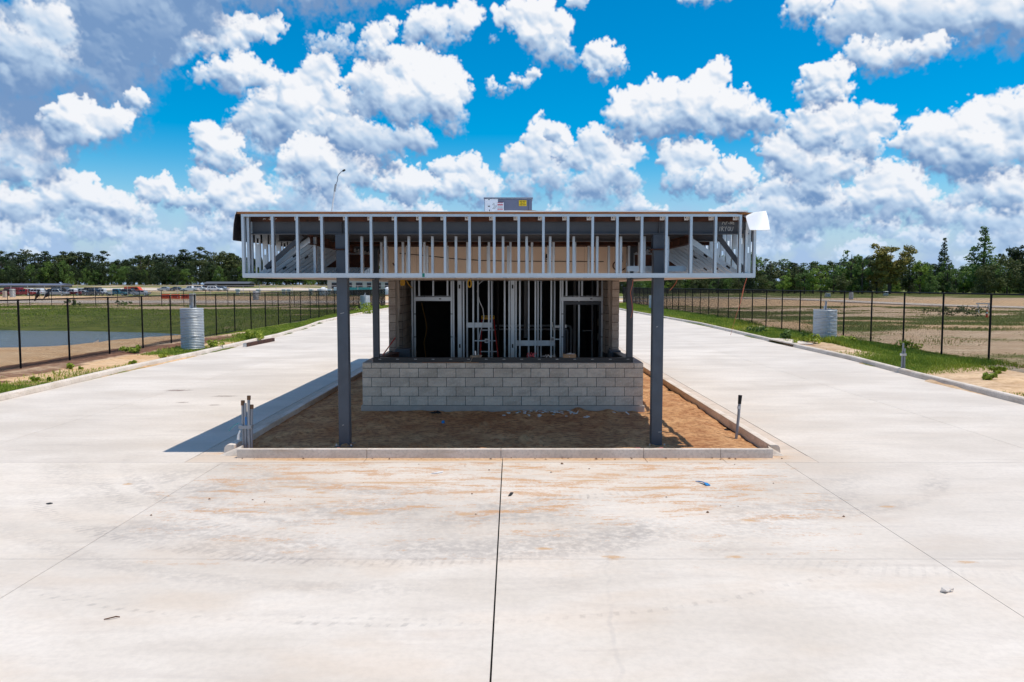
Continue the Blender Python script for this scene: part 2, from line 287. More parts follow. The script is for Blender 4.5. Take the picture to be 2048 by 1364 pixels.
 ([(-13.36,15.94,0.87),(-12.52,15.84,0.94),(-11.68,15.57,0.73),(-11.65,17.13,0.51)],None,0.35,0.8,0.25),
 ([(-21.15,13.49,0.8),(-19.9,13.75,1.16),(-18.63,13.86,1.23),(-17.36,13.64,1.16),(-16.54,13.7,0.65),(-19.44,13.17,1.09)],12.53,0.92,0.45,0.03),
 ([(-22.13,16.55,0.73),(-22.01,15.53,1.23),(-20.78,15.8,1.23),(-19.53,16.07,1.23),(-18.09,16.66,1.02),(-16.63,16.93,0.87),(-23.24,14.5,1.02),(-23.85,13.99,0.73)],None,0.95,0.45,0.02),
 ([(-31.76,9.33,1.23),(-32.19,8.12,1.45),(-31.42,8.19,1.23),(-30.79,7.35,1.45),(-32.12,6.66,1.6),(-30.28,6.79,1.09)],6.02,0.85,0.4,0.06),
 ([(-30.84,13.17,3.26),(-28.38,14.63,3.26),(-25.54,15.85,3.26),(-25.93,12.88,2.9),(-28.51,11.13,3.26),(-30.95,10.28,3.26),(-23.16,17.3,2.9),(-27.17,9.75,2.18),(-29.69,8.34,2.18)],None,-0.22,0.6,0.08),
 ([(-31.33,13.66,1.99),(-30.1,15.23,1.45),(-29.41,15.89,1.09),(-30.84,13.17,2.18),(-29.18,15.08,1.09),(-31.89,12.46,1.81)],None,0.4,0.7,0.05),
 ([(-29.09,10.18,1.23),(-28.25,10.71,0.94),(-27.72,10.01,1.23),(-26.73,10.09,1.09),(-26.0,10.61,0.8),(-28.57,9.33,1.45),(-29.65,9.53,0.94)],8.38,0.85,0.42,0.05),
 ([(-25.09,11.91,0.58),(-24.81,11.63,0.65),(-25.06,11.16,0.44)],None,0.9,0.5,0.04),
 ([(-20.4,18.2,2.18),(-17.24,18.67,2.03),(-13.97,18.8,1.81),(-10.6,19.38,1.67),(-21.64,17.77,1.45),(-15.95,18.34,1.23),(-11.96,18.7,1.09),(-7.85,19.83,1.31)],None,-0.2,0.8,0.05),
 ([(19.24,17.44,0.94),(19.85,17.82,1.09),(20.79,17.43,0.94),(19.57,16.82,0.58)],None,0.8,0.6,0.03),
 ([(22.64,16.49,1.6),(24.42,16.57,1.81),(26.15,16.35,2.18),(28.1,16.36,2.18),(29.99,16.08,2.18),(32.07,15.75,2.18),(22.06,15.82,0.94),(23.86,15.62,1.31),(25.62,15.12,1.45),(30.04,14.68,1.31),(31.61,14.45,1.09),(33.33,15.27,2.18)],None,0.66,0.5,0.05),
 ([(23.3,14.65,0.94),(24.2,14.1,1.09),(25.37,14.12,1.09),(26.79,14.25,1.09),(27.62,14.44,0.94),(23.78,13.55,0.58)],None,0.72,0.55,0.04),
 ([(12.36,18.91,0.65),(13.37,18.96,0.73),(14.7,18.92,0.58),(12.54,18.54,0.29)],None,0.85,0.6,0.02)]

def make_sky():
    S, az0, az1, el0, el1 = 18, -50, 50, -1, 34
    W, Hh = (az1-az0)*S, (el1-el0)*S
    img = np.zeros((Hh, W, 3)); alp = np.zeros((Hh, W), np.float32)
    for i, (bl, bs, tone, soft, fade) in enumerate(CLOUDS):
        cloud(img, alp, S, az0, el0, bl, bs, tone, soft, 100+i, fade)
    # thin milky veil low over the horizon
    r2 = np.random.default_rng(77)
    el = (np.arange(Hh)/S+el0)[:, None]
    veil = np.clip((fbm((Hh, W), 70, r2, 5)-.42)*3.2, 0, 1)*.55*(1-sstep(2.5, 8, el))*sstep(-1, .5, el+1)
    veil = np.clip(veil+.95*(1-sstep(-1, 9, el)), 0, .93)
    v = veil*(1-alp)
    img += v[..., None]*np.array([.36, .52, .80]); alp = alp+v
    px = np.ones((Hh, W, 4), np.float32)
    px[..., :3] = img; px[..., 3] = alp
    im = bpy.data.images.new('cumulus_sky', W, Hh, alpha=True, float_buffer=True)
    im.colorspace_settings.name = 'Non-Color'
    im.alpha_mode = 'CHANNEL_PACKED'
    im.pixels.foreach_set(px.ravel())
    im.update(); im.pack()

    w = bpy.data.worlds.new('World'); scene.world = w; w.use_nodes = True
    nt = w.node_tree; nt.nodes.clear(); N = nt.nodes.new; L = nt.links.new
    def math_(op, a, b=None, c=None):
        n = N('ShaderNodeMath'); n.operation = op
        for k, v_ in enumerate((a, b, c)):
            if v_ is None: continue
            if isinstance(v_, (int, float)): n.inputs[k].default_value = v_
            else: L(v_, n.inputs[k])
        return n.outputs[0]
    out = N('ShaderNodeOutputWorld'); bg = N('ShaderNodeBackground')
    bg.inputs['Strength'].default_value = SKY_STRENGTH
    L(bg.outputs[0], out.inputs['Surface'])
    sky = N('ShaderNodeTexSky'); sky.sky_type = 'NISHITA'; sky.sun_disc = False
    sky.sun_elevation = math.asin(SUN_DIR.z); sky.sun_rotation = math.atan2(SUN_DIR.x, SUN_DIR.y)
    sky.altitude = 0; sky.air_density = 1.0; sky.dust_density = 0.3; sky.ozone_density = 1.6
    hs = N('ShaderNodeHueSaturation'); hs.inputs['Saturation'].default_value = SKY_SAT; hs.inputs['Hue'].default_value = SKY_HUE
    hs.inputs['Value'].default_value = SKY_VAL
    L(sky.outputs[0], hs.inputs['Color'])
    tc = N('ShaderNodeTexCoord'); sp = N('ShaderNodeSeparateXYZ'); L(tc.outputs['Generated'], sp.inputs[0])
    az = math_('MULTIPLY', math_('ARCTAN2', sp.outputs[0], sp.outputs[1]), 180/math.pi)
    elv = math_('MULTIPLY', math_('ARCSINE', sp.outputs[2]), 180/math.pi)
    u = math_('DIVIDE', math_('PINGPONG', math_('ADD', az, 450), 100.0), 100.0)     # 450 = 50 + 4*100: the same sky repeats round the horizon
    vv = math_('DIVIDE', math_('SUBTRACT', elv, el0), el1-el0)
    cb = N('ShaderNodeCombineXYZ'); L(u, cb.inputs[0]); L(vv, cb.inputs[1])
    it = N('ShaderNodeTexImage'); it.image = im; it.extension = 'EXTEND'; it.interpolation = 'Linear'
    L(cb.outputs[0], it.inputs['Vector'])
    up = N('ShaderNodeMapRange'); L(elv, up.inputs[0]); up.inputs[1].default_value = 20; up.inputs[2].default_value = 30
    up.inputs[3].default_value = 1; up.inputs[4].default_value = 0
    # broken cloud overhead, of the same kind
    pl = N('ShaderNodeVectorMath'); pl.operation = 'DIVIDE'; L(tc.outputs['Generated'], pl.inputs[0])
    zz = math_('MAXIMUM', sp.outputs[2], .2); cz = N('ShaderNodeCombineXYZ')
    for k in range(3): L(zz, cz.inputs[k])
    L(cz.outputs[0], pl.inputs[1])
    nz = N('ShaderNodeTexNoise'); nz.inputs['Scale'].default_value = 2.2; nz.inputs['Detail'].default_value = 6
    L(pl.outputs[0], nz.inputs['Vector'])
    oa = N('ShaderNodeMapRange'); L(nz.outputs[0], oa.inputs[0]); oa.inputs[1].default_value = .52; oa.inputs[2].default_value = .62
    upa = math_('MULTIPLY', oa.outputs[0], math_('SUBTRACT', 1.0, up.outputs[0]))
    a1 = math_('MULTIPLY', it.outputs['Alpha'], up.outputs[0])
    c1 = N('ShaderNodeVectorMath'); c1.operation = 'SCALE'; L(it.outputs['Color'], c1.inputs[0])
    L(math_('MULTIPLY', up.outputs[0], CLOUD_GAIN/SKY_STRENGTH), c1.inputs['Scale'])
    m1 = N('ShaderNodeVectorMath'); m1.operation = 'SCALE'; L(hs.outputs[0], m1.inputs[0]); L(math_('SUBTRACT', 1.0, a1), m1.inputs['Scale'])
    ad = N('ShaderNodeVectorMath'); ad.operation = 'ADD'; L(m1.outputs[0], ad.inputs[0]); L(c1.outputs[0], ad.inputs[1])
    mx = N('ShaderNodeMix'); mx.data_type = 'RGBA'; L(upa, mx.inputs[0]); L(ad.outputs[0], mx.inputs[6])
    g = .62*CLOUD_GAIN/SKY_STRENGTH
    mx.inputs[7].default_value = (g*.92, g*.96, g*1.05, 1)
    L(mx.outputs[2], bg.inputs['Color'])
SKY_STRENGTH, SKY_SAT, SKY_HUE, SKY_VAL, CLOUD_GAIN = 0.125, 1.85, 0.494, 1.06, 1.0
make_sky()

# ------------------------------------------------------------------ materials
MATS = {}
class NB:
    """small node builder for one Principled material"""
    def __init__(s, name):
        m = bpy.data.materials.new(name); m.use_nodes = True
        s.m, s.t = m, m.node_tree; s.b = s.t.nodes['Principled BSDF']; s.out = s.t.nodes['Material Output']
        MATS[name] = m
        s._pos = None
    def n(s, typ, **kw):
        x = s.t.nodes.new(typ)
        for k, v in kw.items(): setattr(x, k, v)
        return x
    def l(s, a, b): s.t.links.new(a, b)
    def pos(s, scale=None):
        """world position"""
        if s._pos is None: s._pos = s.n('ShaderNodeNewGeometry').outputs['Position']
        if scale is None: return s._pos
        v = s.n('ShaderNodeVectorMath', operation='MULTIPLY'); s.l(s._pos, v.inputs[0]); v.inputs[1].default_value = scale
        return v.outputs[0]
    def obj(s, scale=(1, 1, 1)):
        tc = s.n('ShaderNodeTexCoord'); v = s.n('ShaderNodeVectorMath', operation='MULTIPLY')
        s.l(tc.outputs['Object'], v.inputs[0]); v.inputs[1].default_value = scale
        return v.outputs[0]
    def noise(s, vec, scale=1.0, detail=4, rough=.55, dist=0.0):
        x = s.n('ShaderNodeTexNoise'); s.l(vec, x.inputs['Vector'])
        x.inputs['Scale'].default_value = scale; x.inputs['Detail'].default_value = detail
        x.inputs['Roughness'].default_value = rough; x.inputs['Distortion'].default_value = dist
        return x.outputs[0]
    def ramp(s, f, a, b, lo=0., hi=1.):
        x = s.n('ShaderNodeMapRange'); x.interpolation_type = 'SMOOTHSTEP'
        s.l(f, x.inputs[0]); x.inputs[1].default_value = a; x.inputs[2].default_value = b; x.inputs[3].default_value = lo; x.inputs[4].default_value = hi
        return x.outputs[0]
    def math(s, op, a, b=None, c=None):
        x = s.n('ShaderNodeMath', operation=op)
        for k, v in enumerate((a, b, c)):
            if v is None: continue
            if isinstance(v, (int, float)): x.inputs[k].default_value = v
            else: s.l(v, x.inputs[k])
        return x.outputs[0]
    def mix(s, f, a, b, mode='MIX'):
        x = s.n('ShaderNodeMix', data_type='RGBA', blend_type=mode)
        for k, v in ((0, f), (6, a), (7, b)):
            if isinstance(v, (int, float)): x.inputs[k].default_value = v
            elif isinstance(v, tuple): x.inputs[k].default_value = (*v, 1) if len(v) == 3 else v
            else: s.l(v, x.inputs[k])
        return x.outputs[2]
    def color(s, c):
        if isinstance(c, tuple): s.b.inputs['Base Color'].default_value = (*c, 1)
        else: s.l(c, s.b.inputs['Base Color'])
    def set(s, rough=.6, metal=0., spec=.5):
        if isinstance(rough, (int, float)): s.b.inputs['Roughness'].default_value = rough
        else: s.l(rough, s.b.inputs['Roughness'])
        s.b.inputs['Metallic'].default_value = metal; s.b.inputs['Specular IOR Level'].default_value = spec
    def bump(s, h, dist=.01, strength=1.0):
        x = s.n('ShaderNodeBump'); s.l(h, x.inputs['Height']); x.inputs['Distance'].default_value = dist; x.inputs['Strength'].default_value = strength
        s.l(x.outputs[0], s.b.inputs['Normal'])
    def rnd(s): return s.n('ShaderNodeObjectInfo').outputs['Random']

def plain(name, c, rough=.6, metal=0., spec=.4, var=.12, scale=9., bump=0.):
    b = NB(name); nz = b.noise(b.obj(), scale, 5)
    lo = tuple(x*(1-var) for x in c); hi = tuple(min(1, x*(1+var)) for x in c)
    b.color(b.mix(nz, lo, hi)); b.set(rough, metal, spec)
    if bump: b.bump(nz, bump)
    return b.m

# -- concrete paving: pale, streaked by the broom and the traffic, splashed with orange site mud
def concrete_paving():
    b = NB('paving_concrete'); p = b.pos()
    big = b.noise(b.pos((.35, .6, 1)), 1.0, 5, .6)
    streak = b.noise(b.pos((.55, 3.4, 1)), 1.0, 6, .62, .6)
    fine = b.noise(p, 14, 5, .65)
    col = b.mix(b.ramp(big, .3, .72), (.69, .60, .505), (.86, .77, .675))
    col = b.mix(b.ramp(streak, .50, .78, 0, .42), col, (.52, .445, .385))
    col = b.mix(b.ramp(streak, .22, .42, .45, 0), col, (.84, .75, .66))
    col = b.mix(b.ramp(fine, .35, .7, 0, .22), col, (.48, .42, .36))
    sp = b.n('ShaderNodeSeparateXYZ'); b.l(p, sp.inputs[0]); X, Y = sp.outputs[0], sp.outputs[1]
    # rubber marks: wide arcs swept by turning vehicles
    def arc(cx, cy, r, w, amt, tread, a0=-150, a1=-40):
        nonlocal col
        dx = b.math('SUBTRACT', X, cx); dy = b.math('SUBTRACT', Y, cy)
        d = b.math('SQRT', b.math('ADD', b.math('MULTIPLY', dx, dx), b.math('MULTIPLY', dy, dy)))
        d = b.math('ADD', d, b.math('MULTIPLY', b.math('SUBTRACT', big, .5), .25))
        m = b.ramp(b.math('ABSOLUTE', b.math('SUBTRACT', d, r)), w*.35, w, 1, 0)
        m = b.math('MULTIPLY', m, b.ramp(dy, -2, 0, 1, 0))
        an0 = b.math('ARCTAN2', dy, dx)
        m = b.math('MULTIPLY', m, b.math('MULTIPLY', b.ramp(an0, rad(a0-8), rad(a0+8)), b.ramp(an0, rad(a1-14), rad(a1+14), 1, 0)))
        if tread:
            an = b.math('ARCTAN2', dy, dx)
            k = b.math('SINE', b.math('ADD', b.math('MULTIPLY', an, r*2*math.pi/tread), b.math('MULTIPLY', d, 14)))
            m = b.math('MULTIPLY', m, b.ramp(k, .25, .7, .12, 1))
        m = b.math('MULTIPLY', m, b.math('MULTIPLY', b.ramp(b.noise(b.pos((.8, .8, 1)), 1, 3), .36, .56, .15, 1), b.ramp(b.noise(b.pos((7, 7, 1)), 1, 4, .7), .34, .62, .1, 1)))
        col = b.mix(b.math('MULTIPLY', m, amt), col, (.32, .28, .255))
    arc(-1.04, 14.44, 8.10, .05, .40, .15, -128, -60)
    arc(-1.04, 14.44, 7.98, .04, .24, .15, -128, -80)
    arc(-1.24, 14.35, 6.54, .15, .48, .10, -148, -78)
    arc(-1.24, 14.35, 6.25, .5, .46, 0, -125, -60)
    arc(-1.0, 14.2, 4.6, .8, .5, 0, -150, -70)
    arc(-1.2, 14.3, 3.7, .35, .5, 0, -165, -90)
    arc(-.4, 13.6, 5.2, 1.1, .26, 0, -80, -20)
    arc(-1.1, 14.3, 5.35, .16, .42, 0, -160, -95)
    arc(-1.1, 14.3, 5.75, .12, .36, .12, -155, -100)
    arc(-1.0, 14.4, 7.25, .2, .22, 0, -150, -80)
    arc(.4, 13.4, 3.1, .14, .34, .11, -150, -60)
    arc(-.6, 16.2, 7.6, .5, .18, 0)
    arc(5.4, 14.6, 7.2, .3, .16, .12, -150, -60)
    arc(3.0, 13.0, 3.6, .25, .34, 0, -75, -20)
    # orange mud tracked off the island: smears stretched across the slab
    near = b.math('MULTIPLY', b.ramp(Y, 6.6, 11.2, .0, 1), b.ramp(Y, 12.5, 13.2, 1, 0))
    near = b.math('MULTIPLY', near, b.ramp(b.math('ABSOLUTE', b.math('ADD', X, .2)), 3.2, 5.2, 1, 0))
    sm = b.noise(b.pos((1.1, 4.4, 1)), 1.0, 5, .62, .4)
    dots = b.noise(b.pos((5.0, 12.0, 1)), 1.0, 4, .6)
    spk = b.noise(b.pos((24, 44, 1)), 1.0, 3, .75); flk = b.noise(b.pos((3.4, 15, 1)), 1.0, 5, .7)
    m = b.ramp(b.math('ADD', b.math('ADD', sm, b.math('MULTIPLY', dots, .42)), b.math('ADD', b.math('MULTIPLY', near, .17), b.math('MULTIPLY', b.math('SUBTRACT', spk, .5), .62))), .865, 1.01)
    m = b.math('MAXIMUM', m, b.math('MULTIPLY', b.ramp(b.math('ADD', flk, b.math('ADD', b.math('MULTIPLY', near, .12), b.math('MULTIPLY', b.math('SUBTRACT', spk, .5), .35))), .665, .79), .85))
    m = b.math('MULTIPLY', m, b.ramp(near, .02, .3))
    col = b.mix(b.math('MULTIPLY', m, .8), col, b.mix(spk, (.46, .20, .07), (.72, .39, .155)))
    # the same dust, thin, over the whole middle
    d2 = b.math('MULTIPLY', b.ramp(b.noise(b.pos((.5, 1.2, 1)), 1, 4), .45, .7), b.ramp(b.math('ABSOLUTE', X), 3, 7.5, .30, .06))
    col = b.mix(d2, col, (.70, .53, .38))
    # single clots
    for (cx, cy, rx, ry) in ((-1.9, 9.55, .30, .085), (-.61, 9.53, .15, .06), (-2.6, 10.54, .11, .055), (-2.97, 10.85, .38, .05), (-1.5, 11.08, .85, .05),
                             (-5.44, 11.0, .08, .05), (1.04, 7.98, .10, .07), (1.13, 11.2, .42, .04), (1.95, 10.8, .55, .06), (-3.9, 10.95, .16, .035),
                             (2.85, 9.28, .12, .05), (2.3, 8.0, .1, .04), (.35, 8.25, .1, .04), (4.6, 7.85, .12, .04), (-8.93, 21.0, .38, .16), (-7.3, 19.9, .3, .1),
                             (-7.9, 18.8, .13, .08), (-7.0, 18.4, .16, .08), (4.77, 9.86, .12, .05), (4.05, 10.49, .14, .03)):
        dx = b.math('DIVIDE', b.math('SUBTRACT', X, cx), rx); dy = b.math('DIVIDE', b.math('SUBTRACT', Y, cy), ry)
        d = b.math('SQRT', b.math('ADD', b.math('MULTIPLY', dx, dx), b.math('MULTIPLY', dy, dy)))
        d = b.math('ADD', d, b.math('ADD', b.math('MULTIPLY', b.math('SUBTRACT', dots, .5), 2.6), b.math('MULTIPLY', b.math('SUBTRACT', spk, .5), 1.8)))
        dark = cy > 18
        col = b.mix(b.ramp(d, .3, 1.3, .75, 0), col, (.16, .085, .055) if dark else (.60, .33, .13))
    # a cold seam wandering down the slab right of the centre joint
    ln = b.math('ABSOLUTE', b.math('SUBTRACT', b.math('ADD', X, b.math('MULTIPLY', b.math('SUBTRACT', b.noise(b.pos((1, 2.2, 1)), 1, 3), .5), .22)), b.math('ADD', b.math('MULTIPLY', Y, .075), .36)))
    lm = b.math('MULTIPLY', b.ramp(ln, .006, .03, 1, 0), b.math('MULTIPLY', b.ramp(Y, 8.6, 9.4, 1, 0), b.ramp(b.noise(b.pos((2, 2, 1)), 1, 3), .35, .6)))
    col = b.mix(b.math('MULTIPLY', lm, .2), col, (.40, .36, .34))
    slabv = b.rnd(); col = b.mix(b.ramp(slabv, 0, 1, 0, .16), col, (.50, .45, .41))
    b.color(col); b.set(b.ramp(big, .3, .7, .72, .9), 0, .35)
    b.bump(b.math('ADD', b.math('MULTIPLY', fine, .35), streak), .004, .5)
concrete_paving()

def kerb_concrete():
    b = NB('kerb_concrete'); p = b.pos()
    big = b.noise(p, 1.6, 5); fine = b.noise(p, 22, 4, .6)
    col = b.mix(b.ramp(big, .3, .7), (.70, .595, .49), (.86, .75, .645))
    col = b.mix(b.ramp(fine, .4, .75, 0, .35), col, (.36, .31, .27))
    st = b.noise(b.pos((1.2, 1.2, 9)), 1.0, 5, .6)
    col = b.mix(b.ramp(st, .52, .74, 0, .5), col, (.42, .27, .15))
    b.color(col); b.set(.88, 0, .3); b.bump(fine, .004)
kerb_concrete()

def muddy_gutter():
    b = NB('gutter_concrete'); p = b.pos()
    big = b.noise(b.pos((.8, 2.5, 1)), 1.2, 6, .6); fine = b.noise(p, 16, 4, .6)
    col = b.mix(b.ramp(big, .3, .7), (.62, .505, .40), (.74, .63, .53))
    sp = b.n('ShaderNodeSeparateXYZ'); b.l(p, sp.inputs[0])
    near = b.math('MULTIPLY', b.ramp(sp.outputs[1], 12.36, 12.62), b.ramp(sp.outputs[1], 12.9, 13.3, 1, .12))
    near = b.math('MULTIPLY', near, b.ramp(b.math('ABSOLUTE', sp.outputs[0]), 3.6, 4.9, 1, .25))
    m = b.math('MULTIPLY', b.ramp(b.math('ADD', big, b.math('MULTIPLY', near, .34)), .52, .90), .9)
    col = b.mix(m, col, b.mix(b.ramp(fine, .35, .65), (.50, .27, .12), (.68, .45, .25)))
    col = b.mix(b.ramp(fine, .5, .8, 0, .3), col, (.4, .33, .28))
    b.color(col); b.set(.9, 0, .3); b.bump(fine, .004)
muddy_gutter()

def block_mat(name, lo, hi, speck):
    b = NB(name); p = b.obj(); r = b.rnd()
    base = b.mix(r, lo, hi)
    f = b.noise(p, 30, 3, .75); g = b.noise(b.pos((1, 1, 1.6)), 3.2, 6, .65)
    col = b.mix(b.ramp(g, .40, .66, 0, .55), base, tuple(x*.66 for x in lo))
    col = b.mix(b.ramp(f, .56, .66, 0, speck), col, (.82, .80, .77))
    col = b.mix(b.ramp(f, .44, .30, 0, .6), col, tuple(x*.5 for x in lo))
    b.color(col); b.set(.93, 0, .2); b.bump(f, .006)
block_mat('split_face_block', (.70, .58, .46), (.86, .73, .59), .6)
block_mat('tan_block', (.36, .30, .255), (.45, .385, .33), .2)
plain('mortar', (.045, .042, .040), .95, var=.25, scale=14, bump=.004)
plain('footing_concrete', (.50, .43, .37), .92, var=.25, scale=7, bump=.005)
def galv(name, c, rough, metal=.75):
    b = NB(name); n1 = b.noise(b.obj(), 34, 3, .6); n2 = b.noise(b.pos(), 3, 3)
    col = b.mix(n1, tuple(x*.86 for x in c), c); col = b.mix(b.ramp(n2, .4, .7, 0, .25), col, tuple(x*.7 for x in c))
    b.color(col); b.set(b.ramp(n1, .3, .7, rough-.08, rough+.1), metal, .5)
galv('galvanised_steel', (.66, .70, .73), .40)
galv('corrugated_galvanised', (.62, .65, .67), .5, .35)
plain('column_paint', (.060, .074, .094), .42, .0, .5, .34, 5)
plain('beam_primer', (.085, .092, .105), .5, 0, .4, .25, 3)
def rust():
    b = NB('rusty_primer'); n1 = b.noise(b.pos(), 5, 5, .65)
    b.color(b.mix(b.ramp(n1, .35, .68), (.045, .022, .016), (.13, .052, .032))); b.set(.75, 0, .3)
rust()
def osb():
    b = NB('roof_sheathing'); n1 = b.noise(b.pos((3, 14, 14)), 1, 5, .6); n2 = b.noise(b.pos(), 2.2, 3)
    col = b.mix(n1, (.26, .105, .035), (.48, .22, .075)); col = b.mix(b.ramp(n2, .4, .65, 0, .5), col, (.20, .065, .04))
    b.color(col); b.set(.8, 0, .3)
osb()
plain('roof_membrane', (.90, .90, .90), .55, 0, .4, .03, 5)
plain('membrane_underside', (.012, .010, .016), .6)
plain('soffit_board', (.56, .44, .35), .85, var=.06)
plain('sheathing_tan', (.82, .64, .49), .85, var=.07, scale=3)
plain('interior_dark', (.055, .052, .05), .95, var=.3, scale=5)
plain('sill_steel', (.014, .018, .022), .4, .0, .5, .3, 5)
plain('black_vinyl', (.006, .006, .007), .6, 0, .2)
plain('silver_wire', (.52, .54, .56), .45, .6)
plain('pvc_grey', (.30, .31, .32), .45)
plain('pvc_white', (.78, .78, .76), .4)
plain('black_rubber', (.012, .012, .013), .7)
plain('conduit_grey', (.30, .32, .35), .4, .3)
plain('blue_tape', (.02, .16, .42), .4)
plain('yellow_cable', (.62, .34, .02), .5)
plain('dull_hose', (.16, .085, .012), .6)
plain('red_fibreglass', (.55, .03, .025), .4)
plain('ladder_yellow', (.92, .50, .02), .45)
plain('aluminium', (.62, .64, .66), .4, .7)
plain('cardboard', (.36, .24, .145), .85)
plain('white_plastic', (.80, .80, .80), .45)
plain('rope_tan', (.36, .29, .22), .9)
plain('cabinet_grey', (.17, .175, .235), .5, .2)
plain('label_white', (.80, .80, .82), .6)
plain('label_yellow', (.86, .55, .01), .5)
plain('label_red', (.55, .10, .12), .6)
plain('ink', (.02, .02, .022), .6)
plain('chalk', (.62, .62, .60), .9)
plain('orange_cord', (.62, .17, .09), .6)
plain('blue_scrap', (.02, .25, .60), .4)
plain('green_flag', (.01, .20, .13), .5)
plain('spray_pink', (.85, .24, .22), .8)
plain('mud', (.20, .105, .055), .95, var=.35, scale=20)
plain('dark_chip', (.025, .028, .032), .6)
plain('leaf_brown', (.16, .07, .035), .8)
plain('litter_paper', (.74, .66, .58), .8)
plain('beige_wall', (.60, .53, .45), .85)
plain('dark_glass', (.012, .014, .018), .12, 0, .6)
plain('dark_roof', (.10, .105, .12), .7)
plain('orange_plastic', (.80, .09, .025), .45)
plain('car_red', (.30, .015, .02), .25, .1)
plain('car_white', (.74, .75, .77), .25)
plain('car_grey', (.12, .125, .135), .25, .4)
plain('car_silver', (.42, .44, .47), .28, .5)
plain('car_teal', (.03, .20, .27), .25, .3)
plain('car_black', (.02, .021, .025), .25)
plain('crow_black', (.010, .010, .013), .45, 0, .4)
plain('bark', (.075, .058, .045), .95, var=.3, scale=3)
plain('pole_white', (.70, .69, .68), .45)
plain('teal_paint', (.02, .30, .30), .5)

# -- soil and turf of the site: what grows or lies where comes with the mesh (three zone weights), the grain from noise
def site_ground():
    b = NB('site_ground'); at = b.n('ShaderNodeAttribute', attribute_name='zone'); sp = b.n('ShaderNodeSeparateColor'); b.l(at.outputs['Color'], sp.inputs[0])
    g, s, m = sp.outputs[0], sp.outputs[1], sp.outputs[2]
    n1 = b.noise(b.pos((.5, 1.3, 1)), .9, 6, .65); n2 = b.noise(b.pos(), 5.5, 5, .7); n3 = b.noise(b.pos(), .22, 4)
    dry = b.mix(b.ramp(n1, .34, .68), (.56, .37, .22), (.78, .59, .40))
    dry = b.mix(b.ramp(n2, .46, .66, 0, .5), dry, (.30, .185, .10))
    sand = b.mix(b.ramp(n1, .3, .7), (.66, .40, .20), (.80, .56, .34))
    sand = b.mix(b.ramp(n2, .47, .68, 0, .6), sand, (.34, .19, .10))
    mul = b.mix(b.ramp(n2, .3, .7), (.085, .04, .025), (.28, .145, .085))
    gr = b.mix(b.ramp(n1, .3, .7), (.075, .105, .02), (.20, .215, .045))
    gr = b.mix(b.ramp(n2, .45, .75, 0, .6), gr, (.19, .17, .055))
    gr = b.mix(b.ramp(n3, .45, .65, 0, .4), gr, (.05, .085, .012))
    nz = b.math('SUBTRACT', b.math('ADD', b.math('MULTIPLY', n1, .6), b.math('MULTIPLY', n2, .4)), .5)
    def edge(w): return b.ramp(b.math('ADD', w, b.math('MULTIPLY', nz, 1.5)), .32, .68)
    col = b.mix(edge(s), dry, sand); col = b.mix(edge(g), col, gr); col = b.mix(edge(m), col, mul)
    dk = b.n('ShaderNodeAttribute', attribute_name='subbase')
    col = b.mix(dk.outputs['Fac'], col, (.012, .011, .012))
    b.color(col); b.set(.97, 0, .15); b.bump(n2, .05, .6)
site_ground()
def dirt_bed():
    b = NB('island_dirt'); n1 = b.noise(b.pos(), 1.1, 6, .65); n2 = b.noise(b.pos(), 9, 5, .7); n3 = b.noise(b.pos(), 45, 3, .6)
    col = b.mix(b.ramp(n1, .3, .7), (.53, .255, .115), (.82, .485, .24)); col = b.mix(b.ramp(n2, .40, .66, 0, .75), col, (.29, .11, .048))
    col = b.mix(b.ramp(n3, .6, .8, 0, .4), col, (.55, .38, .22))
    b.color(col); b.set(.97, 0, .12); b.bump(b.math('ADD', b.math('MULTIPLY', n2, .8), b.math('MULTIPLY', n3, .25)), .08, 1.0)
dirt_bed()
def foliage(name, lo, hi, tint):
    b = NB(name); r = b.rnd(); n1 = b.noise(b.obj(), .55, 3, .6); n2 = b.noise(b.obj(), 3.0, 2)
    col = b.mix(b.ramp(n1, .32, .68), lo, hi); col = b.mix(b.math('MULTIPLY', r, .55), col, tint); col = b.mix(b.ramp(n2, .5, .8, 0, .4), col, hi)
    b.color(col); b.set(.6, 0, .25)
    tr = b.n('ShaderNodeBsdfTranslucent'); b.l(col, tr.inputs[0]); mx = b.n('ShaderNodeMixShader'); mx.inputs[0].default_value = .22
    b.l(b.b.outputs[0], mx.inputs[1]); b.l(tr.outputs[0], mx.inputs[2]); b.l(mx.outputs[0], b.out.inputs[0])
foliage('foliage_dark', (0.027, 0.047, 0.016), (0.076, 0.114, 0.028), (0.045, 0.063, 0.037))
foliage('foliage_mid', (0.075, 0.137, 0.029), (0.201, 0.302, 0.055), (0.101, 0.166, 0.051))
foliage('foliage_bright', (0.138, 0.235, 0.035), (0.331, 0.427, 0.062), (0.166, 0.262, 0.041))
foliage('foliage_rust', (.16, .15, .04), (.38, .31, .075), (.2, .2, .05))
foliage('foliage_olive', (0.065, 0.084, 0.027), (0.155, 0.176, 0.051), (0.074, 0.095, 0.035))
foliage('grass_blades', (.22, .30, .03), (.46, .50, .07), (.26, .34, .05))
foliage('grass_dry', (.27, .27, .07), (.50, .45, .14), (.3, .29, .09))
def water():
    b = NB('pond_water'); n1 = b.noise(b.pos((1.0, 3.4, 1)), 2.4, 4, .6)
    b.color((.15, .185, .24)); b.set(.14, 0, .5); b.bump(n1, .05, .55)
water()

